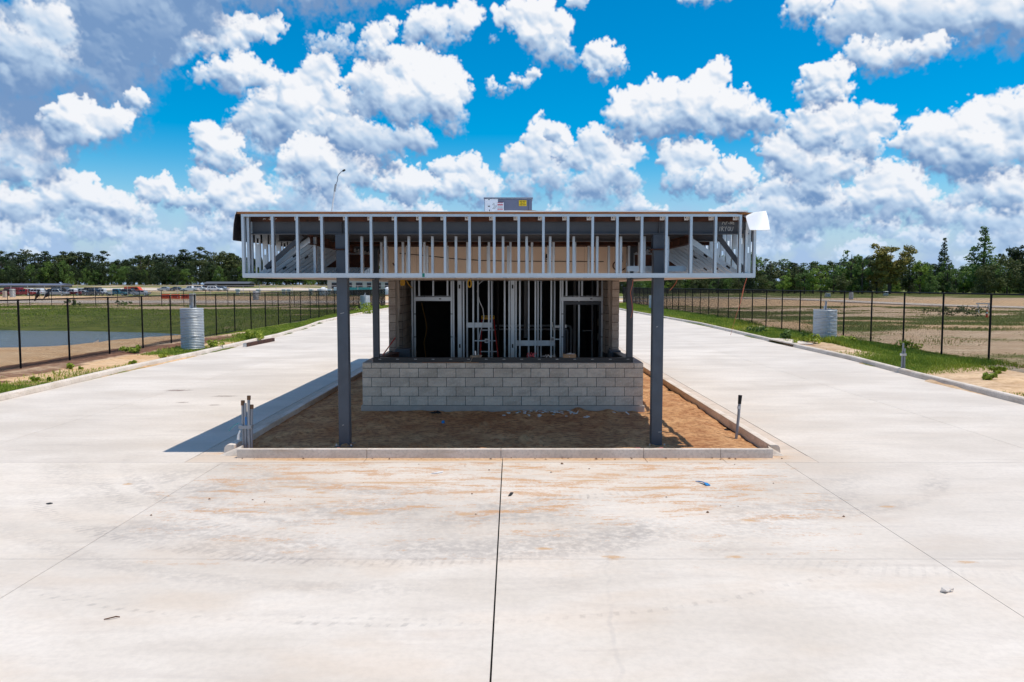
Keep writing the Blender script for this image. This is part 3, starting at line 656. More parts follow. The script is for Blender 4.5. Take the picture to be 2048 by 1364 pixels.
# ------------------------------------------------------------------ geometry helpers
def wloc(o):
    v = Vector((0, 0, 0))
    while o is not None:
        v += o.location; o = o.parent
    return v
def link_mesh(name, me, parent=None, loc=(0, 0, 0), rot=None):
    """an object at a world position, under its parent"""
    o = bpy.data.objects.new(name, me); COL.objects.link(o)
    if parent is not None:
        o.parent = parent; o.location = Vector(loc)-wloc(parent)
    else: o.location = loc
    if rot is not None: o.rotation_euler = rot
    return o
def new_mesh(name, v, f, mat, smooth=False):
    me = bpy.data.meshes.new(name); me.from_pydata([tuple(p) for p in v], [], f)
    if mat: me.materials.append(MATS[mat] if isinstance(mat, str) else mat)
    me.update()
    if smooth: me.polygons.foreach_set('use_smooth', [True]*len(me.polygons))
    return me
class MB:
    def __init__(s): s.v, s.f = [], []
    def add(s, v, f):
        n = len(s.v); s.v += [Vector(p) for p in v]; s.f += [[i+n for i in q] for q in f]; return s
    def box(s, x0, x1, y0, y1, z0, z1):
        return s.add([(x0, y0, z0), (x1, y0, z0), (x1, y1, z0), (x0, y1, z0), (x0, y0, z1), (x1, y0, z1), (x1, y1, z1), (x0, y1, z1)],
                     [(0, 3, 2, 1), (4, 5, 6, 7), (0, 1, 5, 4), (1, 2, 6, 5), (2, 3, 7, 6), (3, 0, 4, 7)])
    def bar(s, a, b, w, h, up=(0, 1, 0)):
        """rectangular bar from a to b: w across, h along up"""
        a, b = Vector(a), Vector(b); d = (b-a).normalized(); u = Vector(up); r = d.cross(u).normalized(); u = r.cross(d)
        r, u = r*w/2, u*h/2
        v = [a-r-u, a+r-u, a+r+u, a-r+u, b-r-u, b+r-u, b+r+u, b-r+u]
        return s.add(v, [(0, 3, 2, 1), (4, 5, 6, 7), (0, 1, 5, 4), (1, 2, 6, 5), (2, 3, 7, 6), (3, 0, 4, 7)])
    def tube(s, pts, r, seg=8, caps=True):
        pts = [Vector(p) for p in pts]; rr = r if isinstance(r, (list, tuple)) else [r]*len(pts)
        rings = []; ref = Vector((.13, .9, .21))
        for i, p in enumerate(pts):
            d = (pts[min(i+1, len(pts)-1)]-pts[max(i-1, 0)]).normalized()
            a = d.cross(ref).normalized(); b = d.cross(a)
            rings.append([p+(a*math.cos(t)+b*math.sin(t))*rr[i] for t in [2*math.pi*k/seg for k in range(seg)]])
        v = [q for rg in rings for q in rg]; f = []
        for i in range(len(pts)-1):
            for k in range(seg):
                k2 = (k+1) % seg; f.append((i*seg+k, i*seg+k2, (i+1)*seg+k2, (i+1)*seg+k))
        if caps: f.append(tuple(range(seg))); f.append(tuple(range((len(pts)-1)*seg+seg-1, (len(pts)-1)*seg-1, -1)))
        return s.add(v, f)
    def lathe(s, prof, c=(0, 0, 0), seg=20, axis='Z', caps=True):
        v = []; f = []; c = Vector(c)
        for (r, z) in prof:
            for k in range(seg):
                t = 2*math.pi*k/seg; x, y = r*math.cos(t), r*math.sin(t)
                v.append(c+Vector((x, y, z) if axis == 'Z' else (x, z, y) if axis == 'Y' else (z, x, y)))
        for i in range(len(prof)-1):
            for k in range(seg):
                k2 = (k+1) % seg; f.append((i*seg+k, i*seg+k2, (i+1)*seg+k2, (i+1)*seg+k))
        if caps: f.append(tuple(range(seg))); f.append(tuple(range((len(prof)-1)*seg+seg-1, (len(prof)-1)*seg-1, -1)))
        return s.add(v, f)
    def prism(s, poly, a, b, axis='Y'):
        """polygon in the plane across axis, extruded from a to b"""
        n = len(poly)
        def p(q, t): return (q[0], t, q[1]) if axis == 'Y' else (t, q[0], q[1]) if axis == 'X' else (q[0], q[1], t)
        v = [p(q, a) for q in poly]+[p(q, b) for q in poly]
        f = [tuple(range(n)), tuple(range(2*n-1, n-1, -1))]+[(i, i+n, (i+1) % n+n, (i+1) % n) for i in range(n)]
        return s.add(v, f)
    def mesh(s, name, mat, smooth=False, bevel=0., origin=(0, 0, 0)):
        o = Vector(origin); me = new_mesh(name, [p-o for p in s.v], s.f, mat)
        bm = bmesh.new(); bm.from_mesh(me); bmesh.ops.recalc_face_normals(bm, faces=bm.faces)
        if bevel: bmesh.ops.bevel(bm, geom=bm.edges[:], offset=bevel, segments=1, affect='EDGES', clamp_overlap=True)
        bm.to_mesh(me); bm.free()
        if smooth:
            me.polygons.foreach_set('use_smooth', [True]*len(me.polygons))
            me.set_sharp_from_angle(angle=rad(40))
        return me
    def build(s, name, mat, parent=None, smooth=False, bevel=0., origin=None):
        """link as one object, its origin on the parent's (or at origin, in world coordinates)"""
        o = Vector(origin) if origin is not None else (wloc(parent) if parent is not None else Vector((0, 0, 0)))
        return link_mesh(name, s.mesh(name, mat, smooth, bevel, o), parent, o)
def tag(o, label=None, cat=None, group=None, kind=None):
    for k, v in (('label', label), ('category', cat), ('group', group), ('kind', kind)):
        if v: o[k] = v
    return o
def thing(name, loc, label, cat, group=None, rz=0.):
    o = bpy.data.objects.new(name, None); o.empty_display_size = .3; COL.objects.link(o); o.location = loc; o.rotation_euler = (0, 0, rz)
    return tag(o, label, cat, group)
def struct(name, loc=(0, 0, 0)):
    o = bpy.data.objects.new(name, None); COL.objects.link(o); o.location = loc; o['kind'] = 'structure'; return o
def np_mesh(name, V, F, mat, smooth=False):
    """mesh from numpy arrays: V (n,3), F (m,k)"""
    me = bpy.data.meshes.new(name); V = np.ascontiguousarray(V, np.float32); F = np.ascontiguousarray(F, np.int32); k = F.shape[1]
    me.vertices.add(len(V)); me.vertices.foreach_set('co', V.ravel())
    me.loops.add(F.size); me.loops.foreach_set('vertex_index', F.ravel())
    me.polygons.add(len(F)); me.polygons.foreach_set('loop_start', np.arange(0, F.size, k, dtype=np.int32))
    me.materials.append(MATS[mat]); me.update(calc_edges=True); me.validate()
    if smooth: me.polygons.foreach_set('use_smooth', np.ones(len(F), bool))
    return me
def N2(x, y, s, o=0.):
    """smooth 2-D noise for arrays, about -1..1"""
    r_ = np.random.default_rng(int(o*10)+3); out = 0
    for i in range(6):
        a = r_.uniform(0, 6.283); f = s*r_.uniform(.6, 1.7); b = r_.uniform(0, 6.283); g = s*r_.uniform(.6, 1.7)
        out = out+np.sin((x*math.cos(a)+y*math.sin(a))*f+r_.uniform(0, 6.28)+1.3*np.sin((x*math.cos(b)+y*math.sin(b))*g+r_.uniform(0, 6.28)))
    return out/3.2
def ss(a, b, x):
    t = np.clip((x-a)/(b-a), 0, 1); return t*t*(3-2*t)

# ------------------------------------------------------------------ the ground sheet
KR = [(-12, 12.0), (15, 12.0), (18.4, 12.04), (24, 12.31), (29.7, 12.74), (37.7, 12.83), (43.2, 13.04), (56.7, 13.45), (64.5, 13.2), (82, 12.6), (118, 12.4)]
KL = [(-12, -12.3), (15, -12.3), (19, -12.42), (21.2, -12.46), (25.5, -12.65), (31.7, -12.6), (43.6, -12.84), (52, -13.5), (59, -14.35), (70, -14.8), (82, -14.8), (118, -14.6)]
def kr(Y): return np.interp(Y, [p[0] for p in KR], [p[1] for p in KR])
def kl(Y): return np.interp(Y, [p[0] for p in KL], [p[1] for p in KL])
PC, PR_ = (-48., 58.8), (25.2, 12.0)
def pond_dist(X, Y):
    e = np.sqrt(((X-PC[0])/PR_[0])**2+((Y-PC[1])/PR_[1])**2); p = np.sqrt((X-PC[0])**2+(Y-PC[1])**2)
    return (e-1)*p/np.maximum(e, .05)
def ground_z(X, Y):
    z = np.full(np.shape(X), .06)+.03*N2(X, Y, .35, 1)+.015*N2(X, Y, 1.3, 2)+.022*N2(X, Y, 4.2, 3)*(np.abs(X) < 23)*(Y < 60)
    d = pond_dist(X, Y)+.5*N2(X, Y, .25, 4)
    left = ss(-15.3, -17, X)
    z = z-.2*left*(1-ss(120, 150, Y))
    wid = 7.5+11.5*ss(62, 50, Y)*ss(-19, -24, X)
    z = z-1.35*(1-np.clip((d+4)/(wid+4), 0, 1)**.8)
    z = z+3.3*ss(200, 420, Y)*ss(20, -30, X)
    z = z+.3*ss(110, 240, Y)*ss(20, 60, X)
    # verge ridges beside the kerbs
    z = z+.10*np.exp(-((X+15.9)/.8)**2)*(1-ss(40, 60, Y))+.06*np.exp(-((X-14.6)/1.2)**2)*(Y < 120)
    road = (X < kr(Y)+.12) & (X > kl(Y)-.12) & (Y < 118)
    z = np.where(road, -.022, z)
    return z
def zones(X, Y):
    a, b, c = N2(X, Y, .16, 5), N2(X, Y, .5, 6), N2(X*.35, Y, .4, 7)
    g = np.zeros(np.shape(X)); s = np.zeros(np.shape(X)); m = np.zeros(np.shape(X))
    d = pond_dist(X, Y)
    right = X > 12
    vr = right & (X < 17.3) & (Y < 125)
    g = np.where(vr, .82+.35*a+.25*b-.22*ss(26, 22, Y)*(X < 15.0)+.12*b-.7*np.exp(-((Y-36)/5)**2)*(X < 14.6), g)
    m = np.where(vr, .9*np.exp(-((Y-37)/6)**2)*np.exp(-((X-13.6)/.7)**2)+.3*b-.1, m)
    s = np.where(vr, .55*ss(30, 21, Y)+.3*b, s)
    fr = right & (X >= 17.3)
    g = np.where(fr, .34+.42*c+.34*b+.35*np.exp(-((Y-64)/9)**2)+.6*ss(150, 200, Y), g)
    s = np.where(fr, .15+.2*a+.9*np.exp(-((Y-125)/26)**2)+.6*np.exp(-((Y-55)/8)**2), s)
    g = np.where(fr & (Y > 105) & (Y < 165), g-.55, g)
    lf = X < -12
    vl = lf & (X > -15.2) & (Y < 125)
    g = np.where(vl, .56+.5*b+.3*a+.55*ss(36, 50, Y)+.3*ss(75, 90, Y), g); s = np.where(vl, .8-.5*ss(40, 60, Y), s)
    mu = lf & (X <= -14.5+.4*a) & (X > -18.6) & (Y < 60)
    m = np.where(mu, (.85+.45*b)*(1-ss(40, 47, Y)), m)
    g = np.where(lf & (X <= -15.0) & (X > -18.6), .85*ss(38, 50, Y)+.4*b, g)
    bk = lf & (X <= -18.2)
    shore = np.exp(-(np.maximum(d, 0)/1.0)**2)
    near_side = ss(60, 50, Y+.2*(X+45))
    gb = .85+.25*b
    sand_near = ss(-1.5, 1.5, -X/.405-Y+2*b)*ss(60, 56, Y)*(d > -2)
    g = np.where(bk, gb*(1-sand_near)+.2*shore-.55*ss(92, 100, Y)*ss(118, 108, Y)*(.5+a)-1.1*ss(116, 122, Y)*ss(215, 190, Y), g)
    g = np.where(bk & (Y > 110) & (Y < 128), g+.5*b, g)
    s = np.where(bk, .35*ss(110, 130, Y)+1.0*sand_near+.5*ss(150, 165, Y)*ss(230, 200, Y)+.3*a, s)
    far = Y > 225
    g = np.where(far & lf, .55+.3*a, g)
    mid = (np.abs(X) <= 12.5) & (Y > 118)
    g = np.where(mid, .5+.4*b, g); s = np.where(mid, .4, s)
    return np.clip(np.stack([g, s, m, np.ones(np.shape(X))], -1), 0, 1).astype(np.float32)
def axis(parts):
    o = []
    for a, b, st in parts: o += list(np.arange(a, b, st))
    return np.array(o+[parts[-1][1]], float)
gx = axis([(-4200, -600, 300), (-600, -200, 25), (-200, -70, 5), (-70, -22, 1.0), (-22, -12, .4), (-12, 12, 2.0), (12, 22, .4), (22, 70, 1.0), (70, 200, 5), (200, 600, 25), (600, 4200, 300)])
gy = axis([(-60, 0, 10), (0, 14, 2), (14, 60, .6), (60, 120, 1.2), (120, 320, 4), (320, 600, 20), (600, 4800, 300)])
GX, GY = np.meshgrid(gx, gy)
V = np.stack([GX, GY, ground_z(GX, GY)], -1).reshape(-1, 3)
ny, nx = GX.shape; idx = np.arange(nx*ny).reshape(ny, nx)
Fq = np.stack([idx[:-1, :-1], idx[:-1, 1:], idx[1:, 1:], idx[1:, :-1]], -1).reshape(-1, 4)
gm = np_mesh('ground', V, Fq, 'site_ground', True)
at = gm.color_attributes.new('zone', 'FLOAT_COLOR', 'POINT'); at.data.foreach_set('color', zones(GX, GY).reshape(-1))
sb = gm.attributes.new('subbase', 'FLOAT', 'POINT')
sb.data.foreach_set('value', ((GX < kr(GY)-.6) & (GX > kl(GY)+.6) & (GY < 117)).astype(np.float32).ravel())
tag(link_mesh('ground', gm), kind='structure')
def gz(x, y): return float(ground_z(np.array([x], float), np.array([y], float))[0])

# pond
pts = [(PC[0]+math.cos(t)*(PR_[0]+1.6), PC[1]+math.sin(t)*(PR_[1]+1.6)) for t in np.linspace(0, 2*math.pi, 64, endpoint=False)]
MB().add([(*p, -1.13) for p in pts], [tuple(range(64))]).build('pond', 'pond_water')['kind'] = 'structure'

# ------------------------------------------------------------------ roadway: cast slabs with open joints, kerbs and gutters
road = struct('roadway')
IXL, IXR, IYF, IYB = -5.2, 4.87, 12.362, 46.0       # outer edge of the island's gutter
JX = [-27.1, -22.6, -18.1, -13.6, -9.1, -4.59, -.153, 4.33, 8.82, 13.3, 17.8, 22.3, 26.8]
def slab(poly, G):
    """one paving slab: top polygon (ccw) at z=0"""
    n = len(poly); top = [(x, y, 0) for x, y in poly]; bot = [(x, y, -.018) for x, y in poly]
    c = (sum(p[0] for p in poly)/n, sum(p[1] for p in poly)/n, 0)
    me = MB().add(top+bot, [tuple(range(n)), tuple(range(2*n-1, n-1, -1))]+[(i, i+n, (i+1) % n+n, (i+1) % n) for i in range(n)]).mesh('slab', 'paving_concrete', origin=c)
    link_mesh('slab', me, road, c)
def cell(x0, x1, y0, y1, gl, gr):
    ys = sorted({y0, y1}|{float(y) for y in np.linspace(y0, y1, 4)})
    l = [(max(x0, float(kl(y))+.012) if gl else x0, y) for y in ys]; r = [(min(x1, float(kr(y))-.012) if gr else x1, y) for y in ys]
    if any(b[0]-a[0] < .05 for a, b in zip(l, r)): return
    pol = r+l[::-1] if (gl or gr) else [r[0], r[-1], l[-1], l[0]]
    slab(pol, 0)
g = .0035
rows_front = [(-6, -.95), (-.95, 3.5), (3.5, 7.93), (7.93, IYF)]
for (y0, y1) in rows_front:
    for a, b in zip(JX[:-1], JX[1:]):
        if b < -12.3 or a > 12.0: continue
        x0, x1 = max(a, -12.3), min(b, 12.0)
        cw = .0075
        cell(x0+(cw if abs(a+.153) < .01 else g), x1-(cw if abs(b+.153) < .01 else g), y0+g*.7, y1-g*.7, False, False)
ys = list(np.arange(IYF, 117, 4.45))
for y0, y1 in zip(ys[:-1], ys[1:]):
    if y0 < IYB-2:
        for a, b in ((-14.9, -9.1), (-9.1, IXL)): cell(a+g, b-g, y0+g*.7, y1-g*.7, a < -10, False)
        for a, b in ((IXR, 8.82), (8.82, 13.6)): cell(a+g, b-g, y0+g*.7, y1-g*.7, False, b > 13)
    else:
        for a, b in ((-14.95, -9.1), (-9.1, -4.59), (-4.59, -.153), (-.153, 4.33), (4.33, 8.82), (8.82, 13.6)):
            cell(a+g, b-g, y0+g*.7, y1-g*.7, a < -10, b > 13)

def kerb_run(path, pieces, out, name='kerb', parent=None, gap=.006, prof=None, closed_mitre=None):
    """kerb swept along path (list of xy) in pieces; out = +1 when the road face is on the left-hand side of the direction of travel"""
    prof = prof or [(0, -.02), (.012, .05), (.028, .115), (.05, .143), (.085, .152), (.17, .152), (.185, .14), (.185, -.02)]
    P = [Vector((x, y, 0)) for x, y in path]; cum = [0]
    for a, b in zip(P[:-1], P[1:]): cum.append(cum[-1]+(b-a).length)
    def at(s):
        s = min(max(s, 0), cum[-1])
        for i in range(len(P)-1):
            if s <= cum[i+1]+1e-9: return P[i].lerp(P[i+1], (s-cum[i])/max(1e-9, cum[i+1]-cum[i]))
    def nrm(i):
        def n1(a, b): d = (b-a).normalized(); return Vector((-d.y, d.x, 0))*out
        if i == 0: return n1(P[0], P[1])
        if i == len(P)-1: return n1(P[-2], P[-1])
        a, b = n1(P[i-1], P[i]), n1(P[i], P[i+1]); m = (a+b).normalized(); return m/max(.3, m.dot(a))
    L = cum[-1]; cuts = [0]+pieces+[L] if isinstance(pieces, list) else list(np.linspace(0, L, max(2, int(round(L/pieces))+1)))
    for s0, s1 in zip(cuts[:-1], cuts[1:]):
        s0 += gap/2 if s0 > 0 else 0; s1 -= gap/2 if s1 < L else 0
        ss_ = [s0]+[c for c in cum if s0+.01 < c < s1-.01]+[s1]
        rings = []
        for s in ss_:
            p = at(s); k = [i for i, c in enumerate(cum) if abs(c-s) < 1e-6]
            if k: n = nrm(k[0])
            else:
                i = max(j for j in range(len(P)-1) if cum[j] <= s+1e-9); d = (P[i+1]-P[i]).normalized(); n = Vector((-d.y, d.x, 0))*out
            rings.append([p-n*o+Vector((0, 0, z)) for o, z in prof])
        m = len(prof); v = [q for r_ in rings for q in r_]; f = []
        for i in range(len(rings)-1):
            for k in range(m): f.append((i*m+k, i*m+(k+1) % m, (i+1)*m+(k+1) % m, (i+1)*m+k))
        f += [tuple(range(m)), tuple(range((len(rings)-1)*m+m-1, (len(rings)-1)*m-1, -1))]
        mb = MB().add(v, f); c = at((s0+s1)/2)
        mb.build(name, 'kerb_concrete', parent, origin=c)
outer = struct('kerb')
kerb_run([(float(kr(y)), y) for y in [4]+[p[0] for p in KR if 14 < p[0]]][:5], 3.05, 1, parent=outer)
# gap for the drain inlet, then on
INL0, INL1 = 35.9, 39.6
kerb_run([(float(kr(y)), y) for y in (29.7, 33, INL0)], 3.1, 1, parent=outer)
kerb_run([(float(kr(y)), y) for y in (INL1, 43.2, 56.7, 64.5, 82, 117)], 3.05, 1, parent=outer)
kerb_run([(float(kl(y)), y) for y in [4]+[p[0] for p in KL if 14 < p[0] < 118]+[117]], 3.05, -1, parent=outer)
# kerbs of the island (outer face 12.84 in front, pieces cut where the photograph shows joints)
isl = struct('island_kerb')
FX0, FX1, FY = -4.81, 4.48, 12.84
kerb_run([(FX0+.34, FY), (FX1-.24, FY)], [2.11, 4.29, 6.61, 7.86], 1, parent=isl, prof=[(0, -.02), (.006, .012), (.05, .105), (.07, .136), (.10, .152), (.155, .152), (.162, .14), (.162, -.1)], gap=.008)
sideprof = [(0, -.02), (.01, .06), (.022, .115), (.045, .143), (.08, .152), (.175, .152), (.182, .146), (.182, -.16)]
kerb_run([(FX0, FY+.163), (FX0, IYB-1)], 3.05, 1*1, parent=isl, prof=sideprof)
kerb_run([(FX1, FY+.163), (FX1, IYB-1)], 3.05, -1*1, parent=isl, prof=sideprof)
for xa, xb in ((FX0+.337, FX0), (FX1-.237, FX1)):      # sloping ends
    pr_ = [(0, -.02), (.006, .012), (.05, .105), (.07, .136), (.10, .152), (.155, .152), (.162, .14), (.162, -.02)]
    v = [(xa, FY+o, z) for o, z in pr_]+[(xb, FY+o, min(z, .004+.02*o)) for o, z in pr_]
    n = len(pr_); mb = MB().add(v, [tuple(range(n)), tuple(range(2*n-1, n-1, -1))]+[(i, i+n, (i+1) % n+n, (i+1) % n) for i in range(n)]); mb.build('kerb', 'kerb_concrete', isl, origin=((xa+xb)/2, FY, 0))
gut = struct('gutter')
def gslab(x0, x1, y0, y1):
    me = MB().box(x0, x1, y0, y1, -.018, 0).mesh('gutter_slab', 'gutter_concrete', origin=((x0+x1)/2, (y0+y1)/2, 0))
    link_mesh('gutter_slab', me, gut, ((x0+x1)/2, (y0+y1)/2, 0))
cuts = [IXL, -2.36, -.153, 2.15, 3.4, IXR]
for a, b in zip(cuts[:-1], cuts[1:]): gslab(a+.006, b-.003, IYF+.006, FY-.001)
yy = list(np.arange(FY, IYB, 4.1))
for a, b in zip(yy[:-1], yy[1:]):
    gslab(IXL+.012, FX0-.001, a+.003, b-.003); gslab(FX1+.001, IXR-.012, a+.003, b-.003)
# drain inlet in the kerb line
inl = struct('drain_inlet', (float(kr(37.7)), 37.7, 0))
x0 = float(kr(37.7))
MB().box(x0+.0, x0+.9, INL0+.01, INL1-.01, .10, .165).build('inlet_slab', 'kerb_concrete', inl, bevel=.015)
MB().box(x0+.25, x0+.9, INL0+.01, INL1-.01, -.02, .098).build('inlet_throat', 'interior_dark', inl)

# spray-paint marks and mud on the front kerb
for (px, w, z0, z1, sl) in ((-2.86, .045, .012, .13, 0), (1.86, .07, .01, .13, .22), (2.44, .055, .01, .135, .02)):
    v = [(px-w/2, FY-.0055, z0), (px+w/2, FY-.0055, z0), (px+w/2+sl, FY+.0185, z1), (px-w/2+sl, FY+.0185, z1)]
    MB().add(v+[(a, b+.02, c) for a, b, c in v], [(0, 1, 2, 3), (7, 6, 5, 4), (0, 4, 5, 1), (1, 5, 6, 2), (2, 6, 7, 3), (3, 7, 4, 0)]).build('paint_mark', 'spray_pink', isl)
mud = MB()
for i in range(26):
    x = -2.2+i*.081+R.uniform(-.015, .015)
    if i in (3, 4): continue
    for k in range(3):
        c = Vector((x+R.uniform(-.02, .02), FY-.002+R.uniform(0, .02), .03+.022*k+R.uniform(-.008, .008))); s_ = R.uniform(.010, .022)
        vv = [c+Vector((R.uniform(-1, 1), R.uniform(-.7, .7), R.uniform(-1, 1))).normalized()*s_*R.uniform(.7, 1.2) for _ in range(6)]
        mud.add([c+Vector(d)*s_*R.uniform(.7, 1.3) for d in ((1, 0, 0), (-1, 0, 0), (0, 1, 0), (0, -1, 0), (0, 0, 1), (0, 0, -1))],
                [(0, 2, 4), (2, 1, 4), (1, 3, 4), (3, 0, 4), (2, 0, 5), (1, 2, 5), (3, 1, 5), (0, 3, 5)])
for i in range(90):
    x = R.uniform(-4.6, 4.4); c = Vector((x, R.uniform(12.55, FY-.01) if R.random() < .7 else R.uniform(9.3, 12.3), .004)); s_ = R.uniform(.006, .022)*(1.6 if R.random() < .08 else 1)
    mud.add([c+Vector(d)*s_*R.uniform(.6, 1.3) for d in ((1, 0, 0), (-1, 0, 0), (0, 1, 0), (0, -1, 0), (0, 0, .7), (0, 0, -.2))],
            [(0, 2, 4), (2, 1, 4), (1, 3, 4), (3, 0, 4), (2, 0, 5), (1, 2, 5), (3, 1, 5), (0, 3, 5)])
tag(mud.build('mud_clods', 'mud'), kind='stuff')

# the island's bare soil
ax_, ay_ = np.arange(FX0+.17, FX1-.169, .055), np.concatenate([np.arange(FY+.155, 19, .055), np.arange(19, IYB-1, .25)])
DX, DY = np.meshgrid(ax_, ay_)
dz = .075+.018*N2(DX, DY, 1.1, 21)+.014*N2(DX, DY, 4.5, 22)+.012*N2(DX, DY, 13, 23)*(.5+.5*N2(DX, DY, 1.7, 24))
lump = np.zeros_like(DX); rr = np.random.default_rng(8)
for _ in range(420):
    cx, cy, r_, h_ = rr.uniform(-4.5, 4.3), rr.uniform(13, 18.5), rr.uniform(.03, .13), rr.uniform(-.022, .032)
    lump += 1.9*h_*np.exp(-((DX-cx)**2+((DY-cy)*1.2)**2)/(r_*r_))
dz = dz+lump
dz = dz-.085*ss(3.6, 4.25, DX)-.02*ss(13.5, 13.05, DY)*(DX < 3.4)-.03*ss(-4.2, -4.6, DX)
n1_, n0_ = DX.shape; idx = np.arange(DX.size).reshape(n1_, n0_)
me = np_mesh('dirt_bed', np.stack([DX, DY, dz], -1).reshape(-1, 3), np.stack([idx[:-1, :-1], idx[:-1, 1:], idx[1:, 1:], idx[1:, :-1]], -1).reshape(-1, 4), 'island_dirt', True)
tag(link_mesh('dirt_bed', me), kind='structure')

# far roads
def strip(path, w, name, z=.03):
    P = [Vector((x, y, 0)) for x, y in path]; v = []; f = []
    for i, p in enumerate(P):
        d = (P[min(i+1, len(P)-1)]-P[max(i-1, 0)]).normalized(); n = Vector((-d.y, d.x, 0))*w/2
        for q in (p+n, p-n): v.append((q.x, q.y, gz(q.x, q.y)+.1+z))
    n = len(v); v += [(a, b, c-.22) for a, b, c in v[:n]]
    for i in range(len(P)-1):
        k = 2*i; f += [(k, k+1, k+3, k+2), (k+n, k, k+2, k+2+n), (k+1, k+1+n, k+3+n, k+3)]
    MB().add(v, f).build(name, 'gutter_concrete')['kind'] = 'structure'
strip([(-260, 138), (-160, 137), (-120, 136), (-90, 135), (-60, 134), (-30, 134), (0, 136), (24, 139)], 13, 'service_road')
strip([(92, 66), (76, 80), (64, 94), (58.5, 106), (56.5, 122), (56, 140), (53, 156), (44, 170), (20, 182), (-10, 186)], 6.2, 'service_road')
strip([(-170, 292), (-110, 292), (-60, 290), (-20, 288)], 34, 'parking_lot', .05)

# ------------------------------------------------------------------ the gatehouse under construction
gh = thing('gatehouse', (-.2, 17.5, .08), 'unfinished gatehouse with open metal stud canopy on grey steel columns above a low block wall', 'building')
def P3(name, parent, mb, mat, **k): return mb.build(name, mat, parent, **k)
# low wall: footing, mortar core, split-face blocks
lw = MB()
lw.box(-3.235, 2.835, 17.046, 17.215, .06, 1.118)
lw.box(-3.235, -3.065, 17.217, 19.4, .06, 1.118).box(2.665, 2.835, 17.217, 19.4, .06, 1.118)
lw = lw.build('low_block_wall', 'mortar', gh)
P3('footing', gh, MB().box(-3.27, 2.87, 17.005, 17.036, .0, .197).box(-3.285, -3.239, 17.037, 19.4, 0, .197).box(2.839, 2.885, 17.037, 19.4, 0, .197), 'footing_concrete', bevel=.008)
def blk(w, h, d, mat, rough=.004, n=0):
    """split-face block: front face pushed about"""
    mb = MB(); v = []; rr = random.Random(n); nx_, nz_ = 4, 2
    for j in range(nz_+1):
        for i in range(nx_+1):
            e = i in (0, nx_) or j in (0, nz_)
            v.append((-w/2+w*i/nx_, -(0 if e else rr.uniform(.2, 1)*rough*2)+rr.uniform(0, rough), -h/2+h*j/nz_))
    f = [(j*5+i, j*5+i+1, (j+1)*5+i+1, (j+1)*5+i) for j in range(nz_) for i in range(nx_)]
    k = len(v); v += [(-w/2, d, -h/2), (w/2, d, -h/2), (w/2, d, h/2), (-w/2, d, h/2)]
    f += [(0, k, k+1, 4, 3, 2, 1), (4, k+1, k+2, 14, 9), (14, k+2, k+3, 10, 11, 12, 13), (10, k+3, k, 0, 5), (k, k+3, k+2, k+1)]
    return mb.add(v, f).mesh('block', mat)
M = .4064; JT = .011
full = [blk(M-JT, .2032-JT, .06, 'split_face_block', .005, i) for i in range(7)]
half = [blk(M/2-JT, .2032-JT, .06, 'split_face_block', .005, 20+i) for i in range(3)]
capf = [blk(M-JT, .112-JT, .11, 'split_face_block', .004, 40+i) for i in range(5)]
caph = [blk(M/2-JT, .112-JT, .11, 'split_face_block', .004, 60+i) for i in range(2)]
def course(x0, n, z, offset, F, H, y, rz=0., along='X'):
    pos = []; x = 0
    if offset:
        pos.append((M/4, H)); x = M/2
    while x+M <= n*M+.01: pos.append((x+M/2, F)); x += M
    if n*M-x > .1: pos.append((x+M/4, H))
    for p, S_ in pos:
        j = R.uniform(-.004, .004)
        if along == 'X': link_mesh('block', R.choice(S_), lw, (x0+p, y+j, z), (0, 0, rz))
        else: link_mesh('block', R.choice(S_), lw, (x0+j, y+p, z), (0, 0, rz))
for k in range(4): course(-3.248, 15, .30+.2032*k, k % 2 == 0, full, half, 17.03)
course(-3.248, 15, 1.013+.056, True, capf, caph, 17.03)
for k in range(4):
    course(-3.248, 4.5, .30+.2032*k, k % 2 == 0, full, half, 17.3, rad(-90), 'Y')
    course(2.848, 4.5, .30+.2032*k, k % 2 == 0, full, half, 17.3, rad(90), 'Y')
course(-3.248, 4.5, 1.069, True, capf, caph, 17.3, rad(-90), 'Y'); course(2.848, 4.5, 1.069, True, capf, caph, 17.3, rad(90), 'Y')
P3('wall_cap', gh, MB().box(-3.24, -2.99, 17.26, 19.35, 1.122, 1.131).box(2.59, 2.84, 17.26, 19.35, 1.122, 1.131).box(-3.24, 2.84, 17.06, 17.23, 1.1205, 1.128), 'footing_concrete')
# black sill channel on the wall
P3('sill_channel', gh, MB().box(-3.02, 2.63, 17.10, 17.106, 1.13, 1.235).box(-3.02, 2.63, 17.107, 17.2, 1.229, 1.2355).box(-3.02, 2.63, 17.107, 17.2, 1.129, 1.135)
   .box(-3.02, -2.93, 17.203, 19.3, 1.13, 1.2).box(2.54, 2.63, 17.203, 19.3, 1.13, 1.2), 'sill_steel')
sc = [o for o in gh.children if o.name.startswith('sill_channel')][0]
for k in range(15):
    x = -2.9+k*.385
    MB().box(x, x+.06, 17.0945, 17.0995, 1.20, 1.206).build('anchor_slot', 'aluminium', sc)
P3('sill_gap_strip', gh, MB().box(-1.95, -.72, 17.062, 17.097, 1.129, 1.139), 'roof_sheathing')
P3('steel_box', gh, MB().box(-2.79, -2.44, 18.8, 19.2, .9, 1.29), 'column_paint', bevel=.006)
P3('steel_box', gh, MB().box(2.33, 2.60, 18.8, 19.2, .9, 1.25), 'column_paint', bevel=.006)
P3('bench_angle', gh, MB().bar((-2.94, 17.3, 1.215), (-2.75, 18.75, 1.215), .16, .012, (0, 0, 1)).bar((-2.92, 17.4, 1.16), (-2.70, 18.75, 1.16), .012, .10, (0, 0, 1)), 'rusty_primer')
